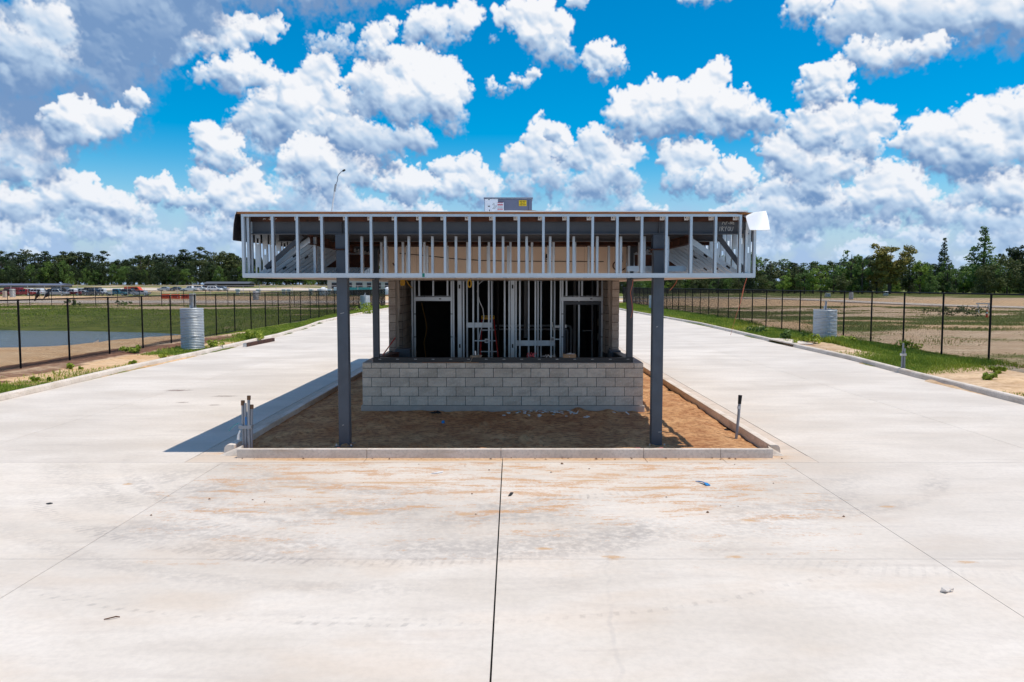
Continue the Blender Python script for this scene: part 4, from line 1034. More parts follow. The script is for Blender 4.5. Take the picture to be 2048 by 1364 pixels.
P3('bench_angle', gh, MB().bar((2.56, 17.3, 1.215), (2.50, 18.75, 1.215), .18, .012, (0, 0, 1)).bar((2.47, 17.4, 1.16), (2.42, 18.75, 1.16), .012, .10, (0, 0, 1)), 'sill_steel')
P3('brace_rod', gh, MB().tube([(-3.0, 18.2, 1.18), (-2.86, 19.3, 1.52)], .014, 6), 'red_fibreglass')
# columns
for x in (-2.87, 2.475):
    c = P3('column', gh, MB().box(x-.092, x+.092, 13.358, 13.542, .03, 3.40), 'column_paint', bevel=.008)
    MB().box(x-.15, x+.15, 13.30, 13.60, .02, .07).build('base_plate', 'column_paint', c)
    for bx_ in (-.125, .125): MB().tube([(x+bx_, 13.32, .07), (x+bx_, 13.32, .105)], .014, 6).build('anchor_bolt', 'aluminium', c)
    MB().box(x-.14, x+.14, 13.31, 13.59, 3.40, 3.416).build('cap_plate', 'rusty_primer', c)
    MB().box(x-.10, x+.10, 13.36, 13.372, 3.416, 3.655).box(x-.1, x+.1, 13.53, 13.542, 3.416, 3.655).box(x-.006, x+.006, 13.373, 13.529, 3.416, 3.655).build('stub', 'column_paint', c)
for x, z_, w_ in ((-2.90, 2.33, .05), (-2.86, 2.335, .02), (-2.90, .42, .03), (2.50, .30, .06), (2.44, 2.1, .03)):
    MB().bar((x, 13.3565, z_), (x+w_, 13.3565, z_+.006), .006, .002, (0, 1, 0)).build('scuff_mark', 'chalk', [o for o in gh.children if o.name.startswith('column')][0 if x < 0 else 1])
for x in (-2.955, 2.56):
    c = P3('column', gh, MB().box(x-.066, x+.066, 17.112, 17.244, 1.238, 3.6), 'column_paint', bevel=.006)
def ibeam(a, b, h, w, tw=.010, tf=.014):
    """I-section from a to b (centre line), upright"""
    mb = MB(); a, b = Vector(a), Vector(b)
    mb.bar(a, b, tw, h-2*tf-.001, (0, 0, 1)); o = Vector((0, 0, h/2-tf/2))
    mb.bar(a+o, b+o, w, tf, (0, 0, 1)); mb.bar(a-o, b-o, w, tf, (0, 0, 1)); return mb
fb = P3('front_beam', gh, ibeam((-4.40, 13.43, 3.81), (3.985, 13.43, 3.81), .30, .13), 'beam_primer')
for x in (-2.87, 2.475): MB().box(x-.006, x+.006, 13.37, 13.424, 3.68, 3.94).build('stiffener', 'beam_primer', fb)
P3('deck_angle', gh, MB().box(-4.40, 3.985, 13.352, 13.362, 3.868, 3.955).box(-4.40, 3.985, 13.30, 13.351, 3.945, 3.955), 'rusty_primer')
# chalk writing on the beam: two lines
def strokes(x, z, h, text_strokes, y, parent):
    mb = MB()
    for st in text_strokes:
        pts = [(x+px*h, y, z+pz*h) for px, pz in st]
        for p, q in zip(pts[:-1], pts[1:]): mb.bar(p, q, .009, .003, (0, 1, 0))
    mb.build('chalk_writing', 'chalk', parent)
ys_ = 13.4225
strokes(3.50, 3.715, .075, [[(0, 0), (.12, 1)], [(.45, 0), (.5, .95), (.75, 1), (.85, .75), (.55, .55), (.95, 0)], [(1.15, 1), (1.35, .5), (1.65, 1.05)], [(1.35, .5), (1.3, 0)],
     [(1.95, .1), (1.85, .6), (2.1, 1), (2.35, .7), (2.25, .1), (1.95, .1)], [(2.55, 1), (2.5, .2), (2.75, 0), (2.95, .3), (3.05, 1)]], ys_, fb)
strokes(3.54, 3.825, .062, [[(.05, 0), (.35, 1.1), (.45, .5), (.7, .6), (.75, 0)], [(1.0, 0), (1.15, .7), (1.5, .75)], [(1.7, .35), (2.0, .4)], [(2.2, 0), (2.3, .9), (2.6, .1), (2.75, .95)], [(3.4, .9), (2.95, .85), (2.95, .1), (3.35, .15)], [(2.95, .5), (3.25, .5)]], ys_, fb)
strokes(-4.17, 3.895, .03, [[(0, .2), (.5, .9), (1.0, .4), (1.4, .8)], [(3, .6), (4, .2), (4.6, .8), (5.4, .3), (6, .7), (6.8, .5), (7.6, .8)]], 13.3495, [o for o in gh.children if o.name.startswith('deck_angle')][0])
for (y, zb, mat) in ((14.95, 3.62, 'beam_primer'), (15.95, 3.60, 'rusty_primer'), (17.25, 3.645, 'rusty_primer'), (20.2, 3.62, 'beam_primer'), (24, 3.62, 'beam_primer'), (28, 3.62, 'beam_primer')):
    P3('roof_beam', gh, ibeam((-4.38, y, zb+.155), (3.96, y, zb+.155), .30, .12), mat)
for x in (-3.43, 3.0): P3('outrigger_beam', gh, ibeam((x, 13.52, 3.575), (x, 17.18, 3.575), .15, .09), 'rusty_primer')
P3('cross_channel', gh, MB().box(-4.36, -3.03, 17.07, 17.08, 3.19, 3.46).box(-4.36, -3.03, 17.0805, 17.14, 3.45, 3.46).box(-4.36, -3.03, 17.0805, 17.14, 3.19, 3.2), 'rusty_primer')
P3('cross_channel', gh, MB().box(2.64, 3.94, 17.07, 17.08, 3.19, 3.46).box(2.64, 3.94, 17.0805, 17.14, 3.45, 3.46).box(2.64, 3.94, 17.0805, 17.14, 3.19, 3.2), 'rusty_primer')
P3('steel_brace', gh, MB().bar((-4.22, 13.6, 3.10), (-3.58, 13.6, 3.65), .075, .05, (0, 1, 0)), 'beam_primer')
P3('steel_brace', gh, MB().bar((3.98, 13.6, 3.05), (3.52, 13.6, 3.65), .075, .05, (0, 1, 0)), 'beam_primer')
# studs: C sections, flange to the front
SW, SD, ST = .041, .092, .0025
SM = {}
def stud_mesh(L, d=SD, holes=(), flip=1):
    key = (round(L, 3), d, tuple(holes), flip)
    if key in SM: return SM[key]
    mb = MB(); mb.box(-SW/2, SW/2, 0, ST, 0, L).box(-SW/2, SW/2, d-ST, d, 0, L)
    xw0, xw1 = (SW/2-ST, SW/2) if flip > 0 else (-SW/2, -SW/2+ST)
    zs = [0]+[t for h in sorted(holes) for t in (h-.05, h+.05)]+[L]
    for i in range(0, len(zs), 2): mb.box(xw0, xw1, ST+.0002, d-ST-.0002, zs[i], zs[i+1])
    for h in holes:
        mb.box(xw0, xw1, ST+.0002, d*.32, h-.05, h+.05); mb.box(xw0, xw1, d*.68, d-ST-.0002, h-.05, h+.05)
    # return lips
    xl = -SW/2 if flip > 0 else SW/2-ST
    mb.box(xl, xl+ST, ST+.0002, .014, 0, L).box(xl, xl+ST, d-.014, d-ST-.0002, 0, L)
    SM[key] = mb.mesh('stud', 'galvanised_steel'); return SM[key]
def stud(parent, x, y, z0, z1, rz=0., holes=(), flip=1, d=SD):
    return link_mesh('stud', stud_mesh(z1-z0, d, holes, flip), parent, (x, y, z0), (0, 0, rz))
Y0, ZB, ZT = 13.12, 2.948, 3.972
CX0, CX1 = -4.463, 4.03
ff = P3('fascia_frame', gh, MB().box(CX0, CX1, Y0-.003, Y0-.0005, ZB, ZB+.055).box(CX0, CX1, Y0, Y0+.095, ZB-.0025, ZB).box(CX0, CX1, Y0+.0955, Y0+.098, ZB, ZB+.055)
        .box(CX0, CX1-.24, Y0-.003, Y0-.0005, ZT-.040, ZT).box(CX0, CX1-.24, Y0, Y0+.095, ZT, ZT+.0025), 'galvanised_steel')
xs = [-3.952+.4064*k for k in range(20)]
for x in xs:
    stud(ff, x, Y0, ZB+.001, ZT-.001, flip=1 if x < 0 else -1)
    t = MB().box(x-.085, x-.022, 13.285, 13.2875, 3.885, 3.965).box(x-.024, x-.0215, 13.19, 13.284, 3.885, 3.945).build('clip_angle', 'white_plastic', ff)
    MB().tube([(x-.062, 13.2843, 3.925), (x-.062, 13.2805, 3.925)], .009, 8).build('bolt', 'ink', t)
stud(ff, CX0+.021, Y0, ZB+.001, ZT-.001); stud(ff, CX1-.021, Y0, ZB+.001, ZT-.25, flip=-1)
stud(ff, CX0+.075, Y0+.098, ZB+.001, ZT-.001, holes=(.25, .75)); stud(ff, CX1-.14, Y0+.06, ZB+.001, ZT-.25, flip=-1)
MB().box(-1.485, -1.445, Y0-.006, Y0-.0032, 2.94, 3.0).build('tape_flag', 'green_flag', ff)
# the two side frames, studs with their webs to the front
for sgn, xo in ((-1, CX0), (1, CX1)):
    xi = xo+.095 if sgn < 0 else xo-.095; lo, hi = min(xo, xi), max(xo, xi)
    sf = P3('side_frame', gh, MB().box(lo, hi, Y0+.1, 30.0, ZB-.0025, ZB).box(xo-.003 if sgn < 0 else xo+.0005, xo-.0005 if sgn < 0 else xo+.003, Y0+.1, 30, ZB, ZB+.05).box(lo, hi, Y0+.1, 30.0, ZT, ZT+.0025)
            .box(xo-.003 if sgn < 0 else xo+.0005, xo-.0005 if sgn < 0 else xo+.003, Y0+.1, 30, ZT-.05, ZT), 'galvanised_steel')
    for k in range(41):
        y = Y0+.30+.4064*k
        if y > 29.9: break
        # rotate so that the web looks forward
        link_mesh('stud', stud_mesh(ZT-ZB-.002, SD, (.12, .62) if k % 2 else (.45,), 1), sf, (xo+.001 if sgn < 0 else xo-.001-SD, y, ZB+.001), (0, 0, rad(-90)))
    # raking kickers from the side frame up to the outrigger beam
    kf = P3('kicker_rail', gh, MB().box(lo+.1 if sgn < 0 else lo-.40, hi+.12 if sgn < 0 else hi-.37, Y0+.14, 30, ZB+.001, ZB+.004), 'galvanised_steel')
    for k in range(20):
        y = 13.80+.4064*k
        a, b = ((-4.36, y, 3.00), (-3.50, y, 3.60)) if sgn < 0 else ((3.93, y, 3.00), (3.08, y, 3.60))
        mb = MB().bar(a, b, .092, .0025, (0, 1, 0)); d = (Vector(b)-Vector(a)).normalized(); n = Vector((-d.z, 0, d.x))*.0455
        for q in (n, -n): mb.bar(Vector(a)+q+Vector((0, .022, 0)), Vector(b)+q+Vector((0, .022, 0)), .0025, .041, (0, 1, 0))
        s_ = mb.build('stud', 'galvanised_steel', kf, origin=a)
        if k < 5:
            c = Vector(a).lerp(Vector(b), .55 if k % 2 else .2); MB().bar(c-d*.04, c+d*.04, .034, .004, (0, 1, 0)).build('knockout', 'ink', s_)
    # ceiling furring under the wing
    cf = P3('ceiling_furring', gh, MB().box(min(xo, xo-sgn*1.5)+.1, max(xo, xo-sgn*1.5)-.1, Y0+.11, Y0+.16, ZB+.004, ZB+.04), 'galvanised_steel')
    for k in range(12):
        y = 14.1+.6*k; xa, xb = (CX0+.12, -2.95) if sgn < 0 else (2.6, CX1-.37)
        MB().box(xa, xb, y, y+.03, ZB+.005, ZB+.038).build('furring_channel', 'galvanised_steel', cf)
# hangers: three rows of studs between roof beams and soffit
for (y, top, x0_, pitch, n) in ((13.70, 3.645, -3.952, .4064, 20), (14.98, 3.615, -3.3, .4064, 16), (15.98, 3.595, -2.62, .4064, 13)):
    hf = P3('hanger_frame', gh, MB().box(-4.2, 3.8, y+.02, y+.07, ZB+.002, ZB+.0045), 'galvanised_steel')
    off = {13.70: .14, 14.98: .02, 15.98: .10}[y]
    for k in range(n):
        x = x0_+off+k*pitch
        if -3.6 < x < 3.25 and not (y > 14 and abs(x+2.87) < .05): stud(hf, x, y, ZB+.005, top, flip=1 if x < 0 else -1)
P3('junction_strap', gh, MB().box(2.02, 3.05, 13.9, 13.905, 3.05, 3.14), 'galvanised_steel')
# soffit boards, sheathing panels, roof
for k in range(7):
    y = Y0+.1+k*2.44
    y1 = min(y+2.436, 29.99)
    P3('soffit_board', gh, MB().box(CX0+.004, -2.96, y, y1, ZB-.018, ZB-.004), 'soffit_board')
    P3('soffit_board', gh, MB().box(2.58, CX1-.36, y, y1, ZB-.018, ZB-.004), 'soffit_board')
    if y1 > 17.4: P3('soffit_board', gh, MB().box(-2.957, 2.577, max(y, 17.34), y1, ZB-.018, ZB-.004), 'soffit_board')
P3('soffit_edge_bead', gh, MB().box(CX0+.004, CX1-.004, Y0+.002, Y0+.097, ZB-.018, ZB-.0035), 'galvanised_steel')
cuts = [-2.87, -2.08, -.86, .36, 1.58, 2.50]
for a, b in zip(cuts[:-1], cuts[1:]): P3('sheathing_panel', gh, MB().box(a+.002, b-.002, 17.32, 17.336, ZB, 3.642), 'sheathing_tan')
P3('cable', gh, MB().tube([(-2.45, 17.31, 3.50), (-1.9, 17.31, 3.45), (-1.3, 17.31, 3.385), (-.7, 17.31, 3.345), (.2, 17.31, 3.325), (1.2, 17.31, 3.325), (2.0, 17.31, 3.32)], .008, 5), 'black_rubber')
for (x, z) in ((.76, 3.42), (2.36, 3.40)):
    f_ = P3('cable_box', gh, MB().box(x-.028, x+.028, 17.27, 17.318, z-.06, z+.06), 'black_rubber', bevel=.006)
    MB().tube([(x-.012, 17.268, z-.03), (x-.012, 17.255, z-.045)], .012, 6).build('connector', 'aluminium', f_)
lp = [(2.34+.14*math.cos(t), 17.29, 3.23+.11*math.sin(t)) for t in np.linspace(rad(60), rad(330), 14)]
P3('cable', gh, MB().tube(lp, .012, 6), 'rusty_primer')
P3('cable', gh, MB().tube([(-2.55+.05*math.sin(i*1.1), 17.29, 3.05+.06*i) for i in range(5)], .014, 6), 'rusty_primer')
for k in range(9):
    x = -2.3+.55*k
    P3('hold_down', gh, MB().box(x-.05, x+.05, 16.2, 16.26, ZB+.006, ZB+.07).box(x-.09, x+.0, 16.27, 16.275, ZB+.006, ZB+.05), 'beam_primer')
# roof: wooden deck with a wavy front edge, white membrane over it
dk = P3('roof_deck', gh, MB().box(-4.5, 4.04, Y0+.02, 30.1, 3.976, 3.999), 'roof_sheathing')
v = []; f = []; n = 96
for i in range(n+1):
    x = -4.53+(3.86+4.53)*i/n
    wv = .004*math.sin(x*2.3)+.003*math.sin(x*7.1)
    for c, w_, h_ in ((-3.92, .25, .034), (-3.1, .35, .018), (.28, .22, .026), (2.35, .4, .024), (-1.9, .2, .012), (3.9, .3, -.045)): wv += h_*math.exp(-((x-c)/w_)**2)
    for (y, z) in ((Y0-.012, 3.976-.012*(x > 3.7)), (Y0-.012, 4.006+wv), (Y0+.012, 4.006+wv), (Y0+.012, 3.976)): v.append((x, y, z))
for i in range(n):
    for k in range(4): f.append((4*i+k, 4*i+(k+1) % 4, 4*i+4+(k+1) % 4, 4*i+4+k))
MB().add(v, f).build('edge_strip', 'roof_sheathing', dk)
mb = MB(); v = []; f = []; n = 60
for i in range(n+1):
    x = -4.52+(3.88+4.52)*i/n; wz = .006*math.sin(x*3.1+1)+.004*math.sin(x*8+2)
    v += [(x, Y0-.02, 4.008), (x, Y0-.02, 4.024+wz), (x, 30.1, 4.024), (x, 30.1, 4.008)]
for i in range(n):
    for k in range(4): f.append((4*i+k, 4*i+(k+1) % 4, 4*i+4+(k+1) % 4, 4*i+4+k))
mem = P3('roof_membrane', gh, mb.add(v, f), 'roof_membrane')
# flaps hanging over both sides: white outside, black felt inside
def flap(side, y0, y1, prof_fn, n=26, t=.006):
    o = MB(); rows = []
    for i in range(n+1):
        y = y0+(y1-y0)*i/n; rows.append([(px, y, pz) for px, pz in prof_fn(y)])
    m = len(rows[0]); V_ = [p for r_ in rows for p in r_]; F_ = [(i*m+k, i*m+k+1, (i+1)*m+k+1, (i+1)*m+k) for i in range(n) for k in range(m-1)]
    off = len(V_); V2 = [(p[0]-side*t, p[1], p[2]-t*.6) for p in V_]
    F2 = [tuple(reversed([q+off for q in f_])) for f_ in F_]
    E = [(k, k+1, off+k+1, off+k) for k in range(m-1)]+[(n*m+k+1, n*m+k, off+n*m+k, off+n*m+k+1) for k in range(m-1)]
    E += [(i*m+m-1, (i+1)*m+m-1, off+(i+1)*m+m-1, off+i*m+m-1) for i in range(n)]
    return o.add(V_+V2, F_+F2+E)
def pl(y): w_ = .02*math.sin(y*1.3)+.01*math.sin(y*4); return [(-4.44, 4.026), (-4.535, 4.018), (-4.56+w_*.3, 3.96), (-4.585+w_*.6, 3.8), (-4.60+w_, 3.57+.02*math.sin(y*.9))]
def pl2(y): return [(a+.012, b-.012) for a, b in pl(y)]
def pr(y): w_ = .015*math.sin(y*1.1)+.01*math.sin(y*3.7); return [(3.94, 4.026), (4.06, 4.018), (4.075+w_*.3, 3.95), (4.085+w_*.6, 3.8), (4.10+w_, 3.58+.02*math.sin(y*.8))]
def pr2(y): return [(a-.014, b-.012) for a, b in pr(y)]
flap(-1, Y0-.01, 30, pl).build('membrane_flap', 'roof_membrane', mem); flap(-1, Y0-.012, 29.98, pl2).build('felt_lining', 'membrane_underside', mem)
flap(1, 13.35, 13.95, pr).build('membrane_flap', 'roof_membrane', mem); flap(1, 13.34, 13.93, pr2).build('felt_lining', 'membrane_underside', mem)
# the loose corner of the membrane draped over the right end of the fascia
rows = []
for i, s_ in enumerate(np.linspace(0, 1, 9)):
    xa = 3.845-.012*s_; xb = 4.165-.022*s_+.012*math.sin(s_*3)
    r_ = []
    for k, t in enumerate(np.linspace(0, 1, 9)):
        x = xa+(xb-xa)*t; z = 4.022-.325*s_-.006*math.sin(t*3.1)-(.10*(1-t)**3*(1-s_)); y = Y0-.03-.27*s_-.05*t*s_+.02*math.sin(t*5+s_*3)
        if i == 0: y += .0
        r_.append((x, y, z))
    rows.append(r_)
top = [(p[0], p[1]+.55, 4.03) for p in rows[0]]
rows = [top]+rows
m = 9; V_ = [p for r_ in rows for p in r_]; F_ = [(i*m+k, i*m+k+1, (i+1)*m+k+1, (i+1)*m+k) for i in range(len(rows)-1) for k in range(m-1)]
off = len(V_); V2 = [(p[0], p[1]+.007, p[2]-.007) for p in V_]; F2 = [tuple(reversed([q+off for q in f_])) for f_ in F_]
nn = len(rows)-1
E = [((nn*m+k), (nn*m+k+1), off+nn*m+k+1, off+nn*m+k) for k in range(m-1)]+[(i*m, (i+1)*m, off+(i+1)*m, off+i*m) for i in range(nn)]+[(i*m+m-1, (i+1)*m+m-1, off+(i+1)*m+m-1, off+i*m+m-1) for i in range(nn)]
MB().add(V_+V2, F_+F2+E).build('membrane_flap', 'roof_membrane', mem, smooth=True)
# body of the building: block piers, side walls, dark room behind
P3('floor_slab', gh, MB().box(-3.04, 2.64, 17.22, 30, .02, .14), 'footing_concrete')
bw = MB()
for sgn in (-1, 1):
    m_ = lambda x: x if sgn < 0 else -.4-x
    def bx(x0, x1, *r_):
        a, b = sorted((m_(x0), m_(x1))); bw.box(a, b, *r_)
    bx(-3.02, -2.87, 19.42, 20.0, .14, 3.62); bx(-2.99, -2.78, 20.003, 30, .14, 3.62)
bw.box(-2.777, 2.377, 29.7, 29.9, .14, 3.62)
bwo = P3('block_wall', gh, bw, 'mortar')
pf = [blk(.172, .2032-JT, .03, 'tan_block', .002, 80+i) for i in range(3)]; pi_ = [blk(.10, .2032-JT, .03, 'tan_block', .002, 90+i) for i in range(2)]; fi = [blk(M-JT, .2032-JT, .03, 'tan_block', .002, 95+i) for i in range(3)]
hi_ = [blk(M/2-JT, .2032-JT, .03, 'tan_block', .002, 110+i) for i in range(2)]
for sgn in (-1, 1):
    m_ = lambda x: x if sgn < 0 else -.4-x
    for k in range(15):
        z = 1.18+.2032*k
        if z > 3.6: break
        link_mesh('block', R.choice(pf), bwo, (m_(-2.945), 19.40, z))
        link_mesh('block', R.choice(pi_), bwo, (m_(-2.835), 19.985, z))
        y = 20.02
        for q in range(5):
            S_, w_ = (hi_, M/2) if (q == 0 and k % 2) else (fi, M)
            if y+w_ > 22: break
            link_mesh('block', R.choice(S_), bwo, (m_(-2.765), y+w_/2, z), (0, 0, rad(90) if sgn < 0 else rad(-90))); y += w_
P3('wall_patch', gh, MB().prism([(-2.868, 1.2), (-2.80, 1.25), (-2.785, 1.6), (-2.81, 1.9), (-2.765, 2.25), (-2.775, 2.7), (-2.79, 3.4), (-2.868, 3.4)], 19.5, 19.53), 'footing_concrete')
P3('wall_patch', gh, MB().prism([(-.4+2.868, 1.2), (-.4+2.79, 1.3), (-.4+2.80, 2.1), (-.4+2.765, 2.5), (-.4+2.78, 3.4), (-.4+2.868, 3.4)], 19.5, 19.53), 'tan_block')
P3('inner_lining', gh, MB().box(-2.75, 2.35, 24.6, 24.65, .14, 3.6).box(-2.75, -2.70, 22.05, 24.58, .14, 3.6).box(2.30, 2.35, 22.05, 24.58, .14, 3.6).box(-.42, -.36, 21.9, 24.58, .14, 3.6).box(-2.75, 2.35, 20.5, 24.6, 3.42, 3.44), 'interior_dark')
# partition of studs with two door openings
def ux(px, Y=20.6): return (px-1024)*Y/1580*1.0+.0
pt = P3('partition_frame', gh, MB().box(-2.74, 2.34, 20.6, 20.692, .14, .17).box(-2.74, 2.34, 20.6, 20.692, 3.36, 3.39), 'galvanised_steel')
for px, y in ((824.5, 20.6), (829.5, 20.6), (903, 20.6), (907, 20.6), (927, 20.6), (934, 20.9), (946.5, 20.6), (956, 21.1), (977.6, 20.6), (983.5, 21.3), (1009.3, 20.6), (1018.3, 20.6), (1032, 20.6), (1039.7, 20.6),
              (1057.4, 21.0), (1070.8, 20.6), (1076, 21.2), (1082, 21.4), (1102.5, 20.6), (1109, 21.1), (1121, 20.6), (1125, 20.6), (1204, 20.6), (1208.7, 20.6)):
    stud(pt, ux(px, y), y, .171, 3.355, flip=1 if px < 1000 else -1)
for px in (919, 1025): link_mesh('stud', stud_mesh(3.18, .105, (1.05, 2.6), 1), pt, (ux(px)-.05, 20.63, .171), (0, 0, rad(-90)))
for hx0, hx1, crip in ((828, 905, (838.5, 866.6, 895.2)), (1122, 1206.5, (1132.8, 1164, 1195))):
    hd = MB().box(ux(hx0), ux(hx1), 20.57, 20.575, 2.40, 2.50).box(ux(hx0), ux(hx1), 20.576, 20.60, 2.497, 2.50).box(ux(hx0), ux(hx1), 20.576, 20.6, 2.40, 2.403).box(ux(hx0)+.02, ux(hx1)-.02, 20.5755, 20.598, 2.52, 2.528)
    hd = hd.build('door_header', 'galvanised_steel', pt)
    MB().box(ux(hx1)-.35, ux(hx1)-.29, 20.564, 20.569, 2.44, 2.465).build('knockout', 'ink', hd)
    for px in crip: stud(pt, ux(px), 20.6, 2.53, 3.355)
P3('door_frame', gh, MB().box(ux(1126.5), ux(1131.5), 20.61, 20.72, .15, 2.38).box(ux(1198), ux(1202.5), 20.61, 20.72, .15, 2.38).box(ux(1126.5), ux(1202.5), 20.605, 20.7, 2.3, 2.385), 'column_paint')
df = [o for o in gh.children if o.name.startswith('door_frame')][0]
MB().box(ux(1130), ux(1133), 20.59, 20.603, 1.70, 1.78).build('strike_label', 'white_plastic', df)
stud(pt, ux(1162), 21.2, .171, 3.0)
P3('backing_plate', gh, MB().box(ux(932), ux(984), 20.70, 20.712, 1.70, 1.83), 'galvanised_steel')
P3('backing_plate', gh, MB().box(ux(1033), ux(1110), 20.70, 20.712, 1.22, 1.36), 'galvanised_steel')
def conduit(pts, r, mat='pvc_grey'): return P3('pipe', gh, MB().tube(pts, r, 8), mat)
conduit([(ux(980, 22), 22, 1.68), (ux(1135, 22), 22, 1.68), (ux(1141, 22), 22, 1.66), (ux(1142.5, 22), 22, 1.58), (ux(1142.5, 22), 22, .2)], .032)
conduit([(ux(980, 22), 22.05, 1.58), (ux(1130, 22), 22.05, 1.58), (ux(1135, 22), 22.05, 1.56), (ux(1135.5, 22), 22.05, 1.5), (ux(1135.5, 22), 22.05, .2)], .026)
conduit([(ux(1051, 22), 21.95, 3.4), (ux(1051, 22), 21.95, 1.35)], .05)
conduit([(ux(984, 22), 22.1, 3.4), (ux(984, 22), 22.1, .2)], .045)
conduit([(ux(1149, 22), 21.9, 3.4), (ux(1149, 22), 21.9, .2)], .04)
conduit([(ux(1184, 22), 21.9, 3.4), (ux(1184, 22), 21.9, .6)], .025)
conduit([(ux(1165, 22), 21.9, 1.55), (ux(1185, 22), 21.9, 1.55)], .02)
for (x, z) in ((973.5, 1.36), (1105, 1.40)):
    jb = P3('junction_box', gh, MB().box(ux(x)-.055, ux(x)+.055, 20.54, 20.59, z-.055, z+.055), 'white_plastic', bevel=.006)
    MB().box(ux(x)-.035, ux(x)+.035, 20.536, 20.5395, z-.03, z+.03).build('box_opening', 'pvc_grey', jb)
P3('box_bracket', gh, MB().box(ux(949), ux(976), 20.595, 20.598, 1.345, 1.375).box(ux(1104), ux(1120), 20.595, 20.598, 1.385, 1.415), 'galvanised_steel')
P3('switch_box', gh, MB().box(ux(1110.5), ux(1119), 20.55, 20.58, 1.70, 1.765), 'white_plastic', bevel=.004)
def sag(a, b, k, n=10): return [Vector(a).lerp(Vector(b), i/n)+Vector((k*math.sin(math.pi*i/n), 0, 0)) for i in range(n+1)]
P3('flex_conduit', gh, MB().tube([(ux(978), 20.56, 2.98), (ux(966), 20.55, 2.93), (ux(957), 20.54, 2.82), (ux(955), 20.54, 2.65), (ux(959), 20.54, 2.4), (ux(966), 20.53, 2.2), (ux(968), 20.53, 2.0), (ux(966), 20.53, 1.8), (ux(961), 20.53, 1.6), (ux(958), 20.53, 1.40)], .012, 6), 'aluminium')
P3('flex_conduit', gh, MB().tube([(ux(1104), 20.55, 1.85), (ux(1105), 20.54, 1.75), (ux(1108), 20.54, 1.6), (ux(1108), 20.54, 1.46)], .01, 6), 'pvc_white')
for px in (829.5, 903, 1125, 1204):
    for z in (1.45, 2.05): P3('hinge_clip', gh, MB().box(ux(px)-.03, ux(px)+.03, 20.592, 20.598, z, z+.02), 'ink')

# ------------------------------------------------------------------ things on, in and about the gatehouse
ru = thing('rooftop_unit', (-.09, 19.6, 4.024), 'grey rooftop air conditioning cabinet with white panel and yellow sticker', 'air conditioner')
MB().box(-.655, .477, 19.0, 20.2, 4.03, 4.86).build('cabinet', 'cabinet_grey', ru, bevel=.008)
MB().box(-.675, .497, 18.98, 20.22, 4.862, 4.892).build('lid', 'cabinet_grey', ru, bevel=.006)
MB().box(-.60, .47, 18.974, 18.979, 4.866, 4.872).build('trim_strip', 'aluminium', ru)
cp = MB().box(-.645, -.335, 18.985, 18.998, 4.06, 4.852).build('control_panel', 'label_white', ru)
for (x, z, w_, h_) in ((-.56, 4.83, .03, .015), (-.575, 4.67, .05, .022), (-.545, 4.565, .018, .035)): MB().box(x, x+w_, 18.981, 18.9845, z, z+h_).build('knockout', 'ink', cp)
for k in range(5): MB().box(-.47+.02*(k % 3), -.47+.02*(k % 3)+R.uniform(.03, .08), 18.982, 18.9845, 4.62+.03*k, 4.632+.03*k).build('print_line', 'pvc_grey', cp)
lb = MB().box(-.36, -.195, 18.972, 18.98, 4.40, 4.77).build('warning_label', 'label_white', ru)
for z, h_, m_ in ((4.755, .012, 'label_red'), (4.70, .03, 'label_red'), (4.675, .008, 'pvc_grey'), (4.60, .022, 'label_red'), (4.64, .01, 'pvc_grey'), (4.57, .008, 'pvc_grey')): MB().box(-.345, -.215, 18.968, 18.9715, z, z+h_).build('print_line', m_, lb)
ys2 = MB().box(.165, .345, 18.99, 18.998, 4.69, 4.825).build('caution_sticker', 'label_yellow', ru, bevel=.0)
def words(txt, x, y, z, size, mat, parent, name='lettering'):
    cu = bpy.data.curves.new(name, 'FONT'); cu.body = txt; cu.size = size; cu.align_x = 'CENTER'; cu.extrude = .001; cu.offset = size*.02
    o = bpy.data.objects.new(name, cu); COL.objects.link(o); cu.materials.append(MATS[mat])
    bpy.context.view_layer.update(); dg = bpy.context.evaluated_depsgraph_get(); me = bpy.data.meshes.new_from_object(o.evaluated_get(dg)); bpy.data.objects.remove(o)
    return link_mesh(name, me, parent, (x, y, z), (rad(90), 0, 0))
words('DO NOT', .255, 18.988, 4.785, .036, 'ink', ys2); words('FILL IN', .255, 18.988, 4.745, .036, 'ink', ys2); words('THIS UNIT', .255, 18.988, 4.705, .034, 'ink', ys2)
MB().box(.385, .392, 18.992, 18.999, 4.05, 4.82).build('panel_seam', 'ink', ru)
ms = thing('conduit_mast', (-4.14, 18, 4.024), 'thin white conduit mast with bent grey whip rising from the roof', 'conduit mast')
MB().tube([(-4.14, 18, 4.024), (-4.064, 18, 4.489), (-3.995, 18, 4.93)], .021, 8).build('pole', 'pole_white', ms)
MB().tube([(-3.998, 18, 4.91), (-3.977, 18, 5.04), (-3.966, 18, 5.075)], .024, 8).build('coupling', 'pvc_grey', ms)
MB().tube([(-3.966, 18, 5.07), (-3.935, 18, 5.14), (-3.925, 18, 5.19), (-3.928, 18, 5.235), (-3.90, 18, 5.29), (-3.85, 18, 5.345), (-3.80, 18, 5.375)], .011, 7).build('whip', 'conduit_grey', ms)
MB().tube([(-3.815, 18, 5.367), (-3.785, 18, 5.382), (-3.75, 18, 5.395)], [.017, .024, .017], 8).build('end_cap', 'black_rubber', ms)

